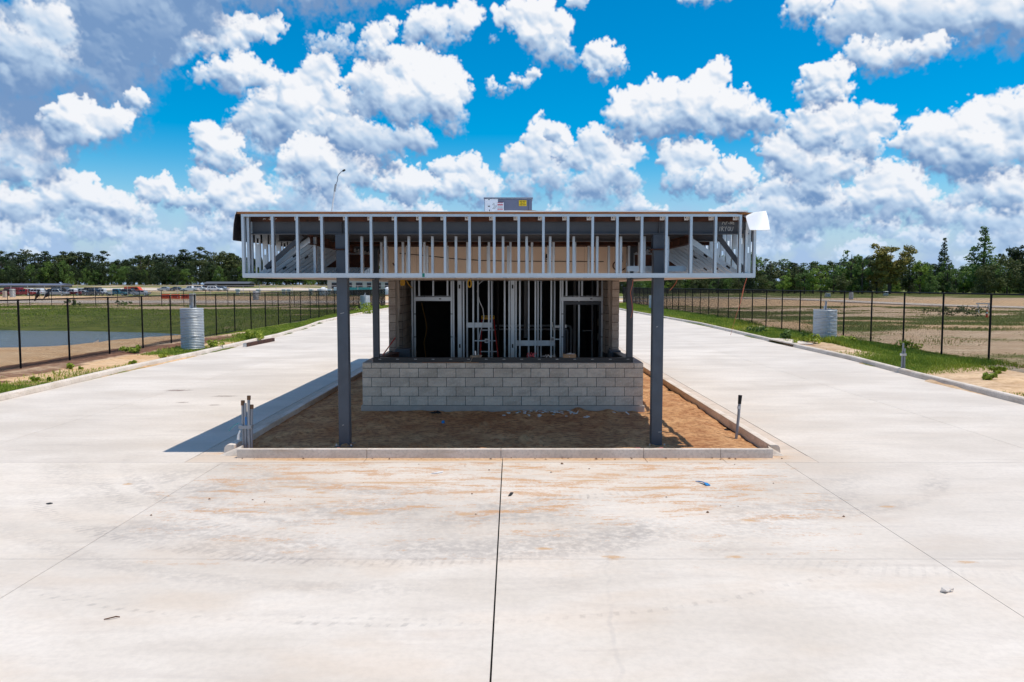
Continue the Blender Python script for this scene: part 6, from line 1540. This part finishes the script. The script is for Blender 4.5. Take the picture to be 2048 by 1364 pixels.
# ------------------------------------------------------------------ parked vehicles
def prof_mesh(name, prof, w, mat, taper=None, bevel=.05):
    """side outline (x,z) extruded over the width, narrowing to the top by taper(z)"""
    n = len(prof); v = []
    for sg in (-1, 1):
        for x, z in prof: v.append((x, sg*w/2*(taper(z) if taper else 1), z))
    f = [tuple(range(n)), tuple(range(2*n-1, n-1, -1))]+[(i, i+n, (i+1) % n+n, (i+1) % n) for i in range(n)]
    return MB().add(v, f).mesh(name, mat, bevel=bevel)
PAINTS = {}
def vehicle_meshes(kind):
    tp = lambda z: 1 if z < 1.0 else 1-.22*(z-1.0)/.8
    if kind == 'pickup':
        body = [(-2.75, .45), (-2.8, 1.02), (-.95, 1.05), (-.93, 1.05), (1.0, 1.05), (2.35, .98), (2.75, .85), (2.8, .45), (2.3, .36), (-2.3, .36)]
        cabn = [(-1.0, 1.02), (-.92, 1.78), (-.8, 1.84), (.45, 1.84), (.6, 1.78), (1.35, 1.03)]
        wins = [[(-.78, 1.12), (-.74, 1.68), (-.15, 1.70), (-.15, 1.12)], [(-.05, 1.12), (-.05, 1.70), (.48, 1.68), (1.05, 1.12)]]
        wx = (-1.75, 1.85)
    elif kind == 'suv':
        body = [(-2.35, .4), (-2.4, 1.05), (1.0, 1.08), (2.15, 1.0), (2.4, .8), (2.4, .42), (2.0, .34), (-2.0, .34)]
        cabn = [(-2.36, 1.03), (-2.15, 1.72), (-2.0, 1.8), (.35, 1.8), (.5, 1.76), (1.3, 1.05)]
        wins = [[(-2.05, 1.14), (-1.9, 1.64), (-1.1, 1.66), (-1.1, 1.14)], [(-1.0, 1.14), (-1.0, 1.66), (-.2, 1.66), (-.2, 1.14)], [(-.1, 1.14), (-.1, 1.66), (.4, 1.64), (1.0, 1.14)]]
        wx = (-1.45, 1.5)
    elif kind == 'sedan':
        body = [(-2.3, .38), (-2.35, .92), (-1.5, .98), (1.1, .95), (2.1, .85), (2.35, .68), (2.35, .38), (2.0, .3), (-2.0, .3)]
        cabn = [(-1.75, .93), (-1.0, 1.36), (-.7, 1.44), (.25, 1.44), (.45, 1.4), (1.25, .93)]
        wins = [[(-1.3, 1.0), (-.85, 1.32), (-.3, 1.34), (-.3, 1.0)], [(-.2, 1.0), (-.2, 1.34), (.35, 1.32), (.95, 1.0)]]
        wx = (-1.4, 1.45)
    else:
        body = [(-2.6, .45), (-2.62, 2.05), (-2.5, 2.15), (1.3, 2.15), (1.5, 2.05), (2.1, 1.25), (2.6, 1.1), (2.65, .45), (2.2, .36), (-2.2, .36)]
        cabn = None; wins = [[(.55, 1.35), (.55, 1.92), (1.35, 1.9), (1.85, 1.35)], [(-.5, 1.35), (-.5, 1.92), (.4, 1.92), (.4, 1.35)]]
        wx = (-1.6, 1.75)
    out = {'body': prof_mesh('body', body, 1.88, 'car_white', None)}
    if cabn: out['cab'] = prof_mesh('cab', cabn, 1.80, 'car_white', tp, .03)
    gl = []
    for w_ in wins:
        for sg in (-1, 1):
            mb = MB(); k = (tp if cabn else (lambda z: 1.045)); vv = [(x, sg*(.90*k(z)+.006), z) for x, z in w_]+[(x, sg*(.90*k(z)-.02), z) for x, z in w_]
            mb.add(vv, [(0, 1, 2, 3), (7, 6, 5, 4), (0, 4, 5, 1), (1, 5, 6, 2), (2, 6, 7, 3), (3, 7, 4, 0)])
            gl.append(mb.mesh('side_window', 'dark_glass'))
    out['win'] = gl
    if cabn:
        a, b = cabn[-1], cabn[-2]; mb = MB()
        vv = [(a[0]-.06, -.78, a[1]+.06), (a[0]-.06, .78, a[1]+.06), (b[0]+.06, .66, b[1]-.06), (b[0]+.06, -.66, b[1]-.06)]; nn = Vector((.6, 0, .75)).normalized()*.03
        mb.add([Vector(p)+nn for p in vv]+[Vector(p)-nn for p in vv], [(0, 1, 2, 3), (7, 6, 5, 4), (0, 4, 5, 1), (1, 5, 6, 2), (2, 6, 7, 3), (3, 7, 4, 0)]); out['screen'] = mb.mesh('windscreen', 'dark_glass')
    out['tyre'] = MB().lathe([(.20, -.12), (.34, -.12), (.37, -.07), (.37, .07), (.34, .12), (.20, .12)], seg=14, axis='Y').mesh('wheel', 'black_rubber')
    out['rim'] = MB().lathe([(.05, -.125), (.2, -.123), (.2, .123), (.05, .125)], seg=10, axis='Y').mesh('rim', 'aluminium')
    out['wx'] = wx
    fx = max(p[0] for p in body); rx = min(p[0] for p in body)
    out['head'] = MB().box(fx-.12, fx+.012, -.16, .16, .70, .84).mesh('headlight', 'label_white'); out['tail'] = MB().box(rx-.02, rx+.06, -.1, .1, .72, 1.0).mesh('tail_light', 'label_red')
    return out
VM = {k: vehicle_meshes(k) for k in ('pickup', 'suv', 'sedan', 'van')}
def painted(me, mat):
    k = (me.name, mat)
    if k not in PAINTS:
        c = me.copy(); c.materials.clear(); c.materials.append(MATS[mat]); PAINTS[k] = c
    return PAINTS[k]
def vehicle(kind, px, Y, face, mat, label, cab=None, lift=0.):
    x = (px-1024)*Y/1580; z = gz(x, Y)+.02+lift; v = VM[kind]
    t = thing('parked_'+kind, (x, Y, z), label, {'pickup': 'pickup truck', 'suv': 'suv', 'sedan': 'car', 'van': 'van'}[kind], 'vehicles parked beyond the pond')
    rz = 0 if face > 0 else math.pi; rz += R.uniform(-.12, .12)
    def put(n, me, l, parent=t): 
        o = bpy.data.objects.new(n, me); COL.objects.link(o); o.parent = parent; o.location = l; return o
    put('body', painted(v['body'], mat), (0, 0, 0))
    if 'cab' in v: c = put('cab', painted(v['cab'], cab or mat), (0, 0, 0)); put('windscreen', v['screen'], (0, 0, 0), c)
    else: c = t
    for w_ in v['win']: put('side_window', w_, (0, 0, 0), c)
    for wx in v['wx']:
        for sy in (-.84, .84): w_ = put('wheel', v['tyre'], (wx, sy, .37)); put('rim', v['rim'], (0, 0, 0), w_)
    for sy in (-.68, .68): put('headlight', v['head'], (0, sy, 0)); put('tail_light', v['tail'], (0, sy*1.2, 0))
    t.rotation_euler = (0, 0, rz)
vehicle('van', 26, 213, -1, 'car_red', 'dark red van at the far left end of the parked row')
vehicle('pickup', 62, 222, 1, 'car_white', 'white crew cab pickup between the red van and the crows')
vehicle('pickup', 49, 209, -1, 'car_red', 'low red pickup right of the red van')
vehicle('pickup', 84, 226, 1, 'car_white', 'white pickup behind the two crows')
vehicle('suv', 104, 214, -1, 'car_grey', 'dark grey suv right of the crows')
vehicle('van', 126, 220, 1, 'car_grey', 'dark van with pale roof behind the grey suv', None)
vehicle('pickup', 147, 213, -1, 'car_red', 'red pickup with white cab in the middle of the parked row', 'car_white')
vehicle('sedan', 169, 214, 1, 'car_white', 'white car right of the red pickup with white cab')
vehicle('van', 184, 224, -1, 'car_black', 'black van between the white car and white pickup')
vehicle('pickup', 205, 212, -1, 'car_white', 'large white pickup with long bed left of the teal pickup')
vehicle('pickup', 236, 213, 1, 'car_teal', 'teal blue pickup near the right end of the parked row')
vehicle('suv', 263, 214, 1, 'car_grey', 'grey suv parked right of the teal pickup')
vehicle('van', 270, 235, 1, 'orange_plastic', 'orange van behind the grey suv')
vehicle('sedan', 331, 272, -1, 'car_silver', 'silver car at the left end of the second row')
vehicle('sedan', 356, 272, 1, 'car_grey', 'dark grey car beside the silver car in the second row')
vehicle('pickup', 382, 270, -1, 'car_white', 'white pickup in the second row behind the large left pipe')
vehicle('suv', 402, 276, 1, 'car_white', 'white suv right of the white pickup in the second row')
vehicle('van', 419, 280, -1, 'car_black', 'black van near the right end of the second row')
vehicle('sedan', 445, 276, -1, 'car_silver', 'silver car at the right end of the second row')
vehicle('sedan', 6, 210, 1, 'car_red', 'red car cut by the left edge of the picture')
vehicle('suv', 136, 228, 1, 'car_white', 'white suv behind the dark van, left of the red pickup with white cab')
vehicle('suv', 160, 230, -1, 'car_white', 'white suv behind the white car in the parked row')
vehicle('pickup', 116, 210, 1, 'car_silver', 'silver pickup in front of the dark van with pale roof')
vehicle('pickup', 189, 209, 1, 'car_grey', 'dark grey pickup in front of the black van')
vehicle('suv', 72, 211, -1, 'car_white', 'white suv directly below the perched crows')
vehicle('sedan', 283, 212, -1, 'car_silver', 'silver car at the right end of the front parked row')
vehicle('suv', 431, 268, 1, 'car_white', 'white suv between the black van and last silver car')
vehicle('van', 688, 226, 1, 'car_white', 'white van before the beige warehouse')

# ------------------------------------------------------------------ trees
def leaf_cloud(centres, radii, per, size, seed, flat=1.0, droop=0.):
    """quads scattered in clumps; returns V,F"""
    r_ = np.random.default_rng(seed); V = []
    for c, rd in zip(centres, radii):
        n = max(6, int(per*(rd**1.6)))
        d = r_.normal(size=(n, 3)); d /= np.linalg.norm(d, axis=1)[:, None]; rr_ = rd*(.35+.65*r_.random(n)**.5)
        p = np.array(c)+d*rr_[:, None]*np.array([1, 1, flat])
        p[:, 2] -= droop*np.linalg.norm(p[:, :2]-np.array(c)[:2], axis=1)
        nn = d*.6+r_.normal(size=(n, 3))*.6+np.array([0, 0, .45]); nn /= np.linalg.norm(nn, axis=1)[:, None]
        a = np.cross(nn, r_.normal(size=(n, 3))); a /= np.linalg.norm(a, axis=1)[:, None]; b = np.cross(nn, a)
        s = size*(.6+.8*r_.random(n))[:, None]
        V.append(np.stack([p-a*s, p-b*s*.55, p+a*s, p+b*s*.55], 1))
    V = np.concatenate(V).reshape(-1, 3); F = np.arange(len(V)).reshape(-1, 4)
    return V, F
def tree_proto(kind, seed):
    """unit tree 10 m tall: trunk mesh, crown mesh"""
    q = random.Random(seed+17); tr = MB(); cs, rs = [], []
    if kind == 'broad':
        tr.tube([(0, 0, -.3), (q.uniform(-.1, .1), q.uniform(-.1, .1), 3), (q.uniform(-.3, .3), 0, 6.5), (q.uniform(-.4, .4), 0, 8.5)], [.26, .2, .12, .04], 7)
        lob = [(q.uniform(0, 6.28), q.uniform(3, 8.4), q.uniform(.5, 1.2)) for _ in range(6)]
        for k in range(q.randint(44, 54)):
            if k % 2: a, h, f_ = q.choice(lob); a += q.uniform(-.6, .6); h += q.uniform(-.9, .9); f_ *= q.uniform(.75, 1.15)
            else: a, h, f_ = q.uniform(0, 6.28), q.uniform(.7, 9.0), q.uniform(.4, 1.0)
            w = 2.6*max(.12, math.sin(min(1, max(0, h-.1)/9.6)*math.pi))**.5*f_
            p = (math.cos(a)*w, math.sin(a)*w, h); cs.append(p); rs.append(q.uniform(.55, 1.05)*(1 if h < 8 else .75))
            if k % 4 == 0: tr.tube([(0, 0, max(1.5, h-1.6)), (p[0]*.5, p[1]*.5, h-.6), p], [.09, .06, .02], 5)
        flat, per, sz = .75, 78, .20
    elif kind == 'pine':
        tr.tube([(0, 0, -.3), (.1, 0, 4), (q.uniform(-.2, .2), 0, 9.4)], [.17, .13, .05], 7)
        for k in range(q.randint(22, 28)):
            a = q.uniform(0, 6.28); h = q.uniform(6.2, 9.75); w = q.uniform(.2, 1.75)*(1.0 if h < 9 else .6)
            p = (math.cos(a)*w, math.sin(a)*w, h); cs.append(p); rs.append(q.uniform(.4, .75)); tr.tube([(0, 0, h-.5), p], [.05, .02], 5)
        for k in range(30):
            a = q.uniform(0, 6.28); w = q.uniform(.3, 2.1); cs.append((math.cos(a)*w, math.sin(a)*w, q.uniform(.4, 6.0))); rs.append(q.uniform(.6, 1.05))
        flat, per, sz = .6, 75, .18
    elif kind == 'spire':
        tr.tube([(0, 0, -.3), (0, 0, 5), (.1, 0, 9.8)], [.2, .14, .03], 7)
        for k in range(66):
            h = .7+9.1*(k/66)**.85; w = (10.3-h)*.27*q.uniform(.25, 1.05)+.05; a = k*2.4+q.uniform(-.5, .5)
            p = (math.cos(a)*w, math.sin(a)*w, h+q.uniform(-.2, .2)); cs.append(p); rs.append(max(.28, (10.6-h)*.12*q.uniform(.7, 1.25)))
            if k % 2: tr.tube([(0, 0, h-.1), p], [.05, .015], 5)
        flat, per, sz = .65, 88, .17
    elif kind == 'vase':
        tr.tube([(0, 0, -.3), (.1, 0, 1.5), (.25, 0, 3.0)], [.3, .25, .2], 8)
        for k in range(11):
            a = k*.58+q.uniform(-.3, .3); w = q.uniform(1.0, 2.9); h = q.uniform(7.0, 9.4); tr.tube([(.2, 0, q.uniform(1.8, 3)), (math.cos(a)*w*.4, math.sin(a)*w*.4, h*.6), (math.cos(a)*w, math.sin(a)*w, h)], [.13, .09, .03], 6)
            for j in range(7): cs.append((math.cos(a)*w*(.35+.11*j)+q.uniform(-.6, .6), math.sin(a)*w*(.35+.11*j)+q.uniform(-.6, .6), h*(.36+.10*j)+q.uniform(-.5, .5))); rs.append(q.uniform(.5, .95))
        flat, per, sz = .6, 120, .20
    else:  # bush, rounded to the ground
        tr.tube([(0, 0, -.3), (0, 0, 3)], [.2, .1], 6)
        for k in range(52):
            a = q.uniform(0, 6.28); h = q.uniform(.3, 8.8); w = 4.4*math.sqrt(max(.02, 1-(h/9.5)**2))*q.uniform(.3, 1.05)
            cs.append((math.cos(a)*w, math.sin(a)*w, h)); rs.append(q.uniform(.75, 1.35))
        flat, per, sz = .8, 58, .24
    V, F = leaf_cloud(cs, rs, per, sz, seed, flat)
    return tr.mesh('trunk', 'bark'), V, F
PROTO = {}
def crown_mesh(kind, seed, mat):
    k = (kind, seed, mat)
    if k not in PROTO:
        if (kind, seed) not in PROTO: PROTO[(kind, seed)] = tree_proto(kind, seed)
        t, V, F = PROTO[(kind, seed)]; PROTO[k] = np_mesh('crown', V, F, mat)
    return PROTO[(kind, seed)][0], PROTO[k]
def tree(kind, seed, mat, x, y, h, w, label, group=None, name=None, cat='tree', rz=None):
    tm, cm = crown_mesh(kind, seed, mat); z = gz(x, y)
    t = thing(name or {'pine': 'pine_tree', 'bush': 'shrub'}.get(kind, 'tree'), (x, y, z), label, cat, group, R.uniform(0, 6.28) if rz is None else rz)
    s = h/10; t.scale = (s*w, s*w, s)
    for n, me in (('trunk', tm), ('crown', cm)):
        o = bpy.data.objects.new(n, me); COL.objects.link(o); o.parent = t
def px2x(px, Y): return (px-1024)*Y/1580
ORD = ['first', 'second', 'third', 'fourth', 'fifth', 'sixth', 'seventh', 'eighth', 'ninth', 'tenth', 'eleventh', 'twelfth', 'thirteenth', 'fourteenth', 'fifteenth', 'sixteenth', 'seventeenth', 'eighteenth', 'nineteenth', 'twentieth']
MARKS = [(-400, 'beyond the red van'), (54, 'beyond the crows'), (118, 'beyond the red pickup with white cab'), (185, 'beyond the long white pickup'), (250, 'beyond the grey suv and orange van'), (318, 'beyond the orange barriers'),
         (368, 'beyond the large pond pipe'), (430, 'beyond the left canopy end'), (530, 'beyond the hanging left canopy studs'), (640, 'beyond the left front column'), (715, 'beyond the left rear column'),
         (900, 'beyond the right rear column'), (1290, 'beyond the right front column'), (1400, 'beyond the right canopy end'), (1540, 'beyond the pipe in tall grass'), (1690, 'around the rusty leafed tree'), (1840, 'around the narrow conifer'), (1925, 'around the tallest pointed tree'), (2000, 'at the right edge')]
PENDING = []
def later(*a): PENDING.append(a)
def plant_all():
    """plants the woods; each label counts from the left among its like beyond the same landmark"""
    by = {}
    for p in PENDING:
        px = p[0]; mk = [m for x, m in MARKS if px >= x][-1]; by.setdefault((p[2], mk), []).append(p)
    for (desc, mk), ps in by.items():
        ps.sort(key=lambda p: p[0])
        for i, p in enumerate(ps):
            px, args, d_, grp, nm, cat = p; kind, seed, mat, Y, h, w = args
            lab = ('the only '+desc+' ' if len(ps) == 1 else ORD[min(i, 19)]+' from left of the '+desc+'s ')+mk
            tree(kind, seed, mat, px2x(px, Y), Y, h, w, lab.replace('shrubs', 'shrubs'), grp, nm, cat)
def hid(px): return 815 < px < 1232
# the wood on the left, behind the vehicles, and on behind the gatehouse
n_ = 128
for i in range(n_):
    px = -110+i*(1300/n_)+R.uniform(-7, 7); Y = R.uniform(386, 440)
    if hid(px): continue
    top = 512+R.uniform(-6, 7)+(5 if px > 520 else 0)-4*math.sin(px*.02)-3*math.sin(px*.047)
    kind = 'pine' if R.random() < .30 else 'broad'
    if kind == 'pine': top -= R.uniform(3, 10)
    h = max(8, (571-top)/1580*Y+2.8-gz(px2x(px, Y), Y)+.6)
    later(px, (kind, R.randint(0, 3), 'foliage_dark' if R.random() < .72 else 'foliage_olive', Y, h, R.uniform(1.2, 1.65) if kind == 'broad' else 1.25), 'tall pine' if kind == 'pine' else 'dark broadleaf tree',
          'dark trees of the far left wood' if kind == 'broad' else 'tall pines of the far left wood', 'pine_tree' if kind == 'pine' else 'tree', 'tree')
n_ = 96
for i in range(n_):
    px = -110+i*(1300/n_)+R.uniform(-7, 7); Y = R.uniform(364, 384)
    if hid(px): continue
    later(px, ('bush', R.randint(0, 2), R.choice(['foliage_dark', 'foliage_mid', 'foliage_dark']), Y, R.uniform(7.5, 12.5), R.uniform(.75, 1.0)), 'edge shrub', 'shrubs along the edge of the left wood', 'shrub', 'shrub')
# the wood on the right
n_ = 62
for i in range(n_):
    px = 1190+i*(1010/n_)+R.uniform(-8, 8); Y = R.uniform(266, 300)
    if hid(px): continue
    top = np.interp(px, [1180, 1500, 1560, 1640, 1700, 1830, 1900, 2010, 2200], [500, 508, 514, 524, 510, 518, 528, 514, 500])+R.uniform(-4, 10)
    h = (571-top)/1580*Y+2.8-gz(px2x(px, Y), Y)
    later(px, ('broad', R.randint(0, 3), R.choice(['foliage_dark', 'foliage_mid', 'foliage_olive', 'foliage_dark']), Y, h, R.uniform(1.4, 1.9)), 'dark back row tree', 'trees of the wood behind the right field', 'tree', 'tree')
n_ = 58
for i in range(n_):
    px = 1195+i*(1000/n_)+R.uniform(-8, 8); Y = R.uniform(232, 258)
    if hid(px): continue
    top = R.choice([548, 540, 556, 535, 545])+R.uniform(-5, 5); h = (571-top)/1580*Y+2.8-gz(px2x(px, Y), Y)
    k = R.choice(['bush', 'broad', 'broad', 'spire'])
    later(px, (k, R.randint(0, 2), R.choice(['foliage_mid', 'foliage_bright', 'foliage_mid', 'foliage_dark', 'foliage_olive']), Y, h, R.uniform(.9, 1.3) if k != 'spire' else 1.4), 'bushy front row tree', 'bushy trees along the edge of the right field', 'young_tree', 'tree')
n_ = 40
for i in range(n_):
    px = 1200+i*(1000/n_)+R.uniform(-8, 8); Y = R.uniform(246, 262)
    if hid(px): continue
    later(px, ('bush', R.randint(0, 2), R.choice(['foliage_dark', 'foliage_mid', 'foliage_olive']), Y, R.uniform(3.5, 6.5), R.uniform(.8, 1.1)), 'low understory shrub', 'shrubs under the right wood', 'shrub', 'shrub')
plant_all()
def special(kind, seed, mat, px, top, Y, w, label, name='tree', cat='tree', rz=0.):
    x = px2x(px, Y); tree(kind, seed, mat, x, Y, ((571-top)/1580*Y+2.8-gz(x, Y))/.97, w, label, None, name, cat, rz)
special('vase', 0, 'foliage_rust', 1776, 484, 232, 1.25, 'broad rusty leafed tree rising above the right wood')
special('broad', 1, 'foliage_rust', 1752, 512, 236, .95, 'smaller rusty tree leaning on the broad rusty leafed one')
special('broad', 2, 'foliage_mid', 1700, 498, 240, 1.15, 'rounded green tree left of the rusty leafed tree')
special('broad', 3, 'foliage_mid', 1722, 510, 234, .8, 'slim green tree between rounded tree and rusty tree')
special('spire', 0, 'foliage_dark', 1884, 479, 262, .85, 'narrow dark conifer shaped tree between the rusty tree and tall spire')
special('spire', 1, 'foliage_mid', 1963, 456, 246, 1.25, 'tallest pointed green tree near the right edge')
special('vase', 1, 'foliage_dark', 2030, 487, 262, 1.0, 'flat topped dark tree at the right edge')
special('bush', 0, 'foliage_olive', 2012, 512, 222, 1.15, 'large olive green bush mass at the right edge', 'shrub', 'shrub')
special('bush', 1, 'foliage_olive', 1968, 528, 224, .9, 'olive green bush below the tallest pointed tree', 'shrub', 'shrub')
special('bush', 2, 'foliage_olive', 2070, 505, 220, 1.1, 'olive green bush cut by the right edge', 'shrub', 'shrub')
special('broad', 0, 'foliage_bright', 1838, 522, 230, .95, 'yellow green tree right of the rusty leafed tree')
special('spire', 2, 'foliage_mid', 1858, 536, 226, 1.3, 'bright green young tree below the narrow conifer')
special('broad', 2, 'foliage_mid', 1892, 520, 234, .95, 'dense green tree right of the yellow green tree')
special('broad', 1, 'foliage_bright', 1625, 535, 234, 1.2, 'rounded yellow green tree behind the corrugated pipe in the grass')
special('spire', 0, 'foliage_bright', 1575, 540, 238, 1.3, 'pointed pale green tree at the wood edge, right of the canopy')

# ------------------------------------------------------------------ grass, weeds
def blades(X, Y, h, seed, mat, name, lean=.75, w=.0075):
    r_ = np.random.default_rng(seed); n = len(X); Z = ground_z(X, Y)
    a = r_.uniform(0, 2*math.pi, n); hh = h*(.55+.9*r_.random(n)); ww = (w*(.6+Y/26))[:, None]
    base = np.stack([X, Y, Z-.01], -1); d = np.stack([np.cos(a), np.sin(a), np.zeros(n)], -1)
    b2 = r_.uniform(0, 2*math.pi, n); tip = base+np.stack([np.cos(b2)*hh*lean*r_.random(n), np.sin(b2)*hh*lean*r_.random(n), hh], -1)
    mid = (base*.45+tip*.55)+np.stack([np.zeros(n), np.zeros(n), .06*hh], -1)
    V = np.stack([base-d*ww, base+d*ww, mid+d*ww*.8, tip, mid-d*ww*.8], 1).reshape(-1, 3); F = np.arange(n*5).reshape(-1, 5)
    return np_mesh(name, V, F, mat)
def scatter(n, x0, x1, y0, y1, seed, wfun, pw=1.):
    r_ = np.random.default_rng(seed); Y = y0+(y1-y0)*r_.random(n)**pw; X = r_.uniform(x0, x1, n); k = r_.random(n) < wfun(X, Y); return X[k], Y[k]
def zone_g(X, Y): z_ = zones(X, Y); return np.clip(z_[..., 0]*1.6-.45, 0, 1)*(1-.8*(z_[..., 2] > .5))
def off_kerb(X, Y): return (X > kr(Y)+.22) | (X < kl(Y)-.22)
parts_ = []
X, Y = scatter(260000, 12.2, 17.2, 17, 115, 1, lambda x, y: zone_g(x, y)*off_kerb(x, y), 1.5)
cl = .075+.09*np.clip(N2(X, Y, .9, 31), 0, 1)+.14*np.exp(-(((X-14.3)/1.6)**2+((Y-36.6)/2.2)**2))+.12*ss(44, 60, Y)
tag(link_mesh('grass', blades(X, Y, cl, 2, 'grass_blades', 'grass')), kind='stuff')
X, Y = scatter(150000, -17.3, -12.4, 19, 115, 3, lambda x, y: zone_g(x, y)*off_kerb(x, y), 1.5)
tag(link_mesh('grass', blades(X, Y, .065+.07*np.clip(N2(X, Y, .8, 33), 0, 1)+.16*ss(60, 85, Y), 4, 'grass_blades', 'grass')), kind='stuff')
X, Y = scatter(170000, 17.4, 60, 24, 120, 5, lambda x, y: np.clip(zones(x, y)[..., 0]*1.5-.3, 0, 1))
tag(link_mesh('grass', blades(X, Y, .07+.08*np.clip(N2(X, Y, .3, 34), 0, 1), 6, 'grass_dry', 'grass')), kind='stuff')
X, Y = scatter(90000, -95, -18, 40, 130, 7, lambda x, y: np.clip(zones(x, y)[..., 0]*1.5-.3, 0, 1)*(pond_dist(x, y) > .6))
tag(link_mesh('grass', blades(X, Y, .10+.12*np.clip(N2(X, Y, .3, 35), 0, 1), 8, 'grass_blades', 'grass')), kind='stuff')
def weed(x, y, h, n, label, mat='grass_blades', group=None):
    z = gz(x, y); t = thing('weed_clump', (x, y, z), label, 'weeds', group); r_ = np.random.default_rng(int(x*100+y*10) % 9999)
    cs = [(x+r_.normal()*h*.55, y+r_.normal()*h*.4, z+h*r_.uniform(.2, .75)) for _ in range(n)]; V, F = leaf_cloud(cs, [h*.33]*n, 26/(h*.33)**1.6, .05+y*.0007, int(r_.integers(1e6)), .9)
    V -= np.array((x, y, z)); link_mesh('leaves', np_mesh('leaves', V, F, mat), t, (x, y, z))
    MB().tube([(x, y, z-.03), (x+.02, y, z+h*.6)], .012, 5).build('stem', mat, t)
weed(14.0, 36.4, .42, 7, 'leafy weed clump at the left foot of the pipe in the grass')
weed(15.6, 36.6, .38, 6, 'leafy weed clump at the right foot of the pipe in the grass')
weed(13.9, 39.4, .55, 8, 'dense weed bush left of the pipe in the grass', 'foliage_mid')
weed(16.6, 33.4, .5, 6, 'leafy weeds at the fence between the pipe and the taped stubs')
weed(13.9, 45.0, .6, 6, 'dark weed bush by the right fence halfway along the verge', 'foliage_mid')
weed(-13.0, 34.6, .38, 7, 'bright green weeds at the right foot of the pipe by the pond')
weed(-13.0, 39.8, .55, 9, 'bright green weed clump on the verge past the pipe by the pond')
weed(-15.2, 84.0, 1.1, 10, 'green weeds at the foot of the distant left pipe')
weed(-14.6, 78.5, .9, 9, 'green weeds spilling toward the road before the distant left pipe')
weed(-13.2, 29.9, .2, 5, 'yellow green weed tuft at the kerb halfway to the pond pipe')
weed(-15.3, 31.6, .3, 6, 'leafy weed clump on the mulch before the pond pipe')
weed(-13.6, 22.6, .14, 5, 'low weed tuft at the kerb by the left edge')
weed(13.6, 22.3, .2, 6, 'low green weed patch on the sand at the right edge')
weed(14.8, 24.0, .22, 6, 'low green weed patch below the second fence post from right edge')
weed(-13.4, 27.6, .16, 4, 'small yellow green weed tuft on the left verge', 'grass_blades')
weed(-14.5, 25.9, .2, 4, 'small weed tuft on the mulch near the left edge', 'grass_blades')
for i, (px, Y) in enumerate(((149, 118), (247, 118), (1109/5.02+1640, 74), (1285/5.02+1640, 72), (1320/5.02+1640, 72), (1440/5.02+1640, 72), (1470/5.02+1640, 71), (1563/5.02+1640, 70))):
    x = px2x(px, Y); weed(x, Y, .9 if i < 2 else 1.05, 6 if i < 2 else 4, ('left', 'right')[i]+' one of two low round bushes before the service road' if i < 2 else ORD[i-2]+' from left of the dry weed stalks near the cone', 'foliage_mid' if i < 2 else 'foliage_olive', 'round bushes by the service road' if i < 2 else 'weed stalks in the bare field')
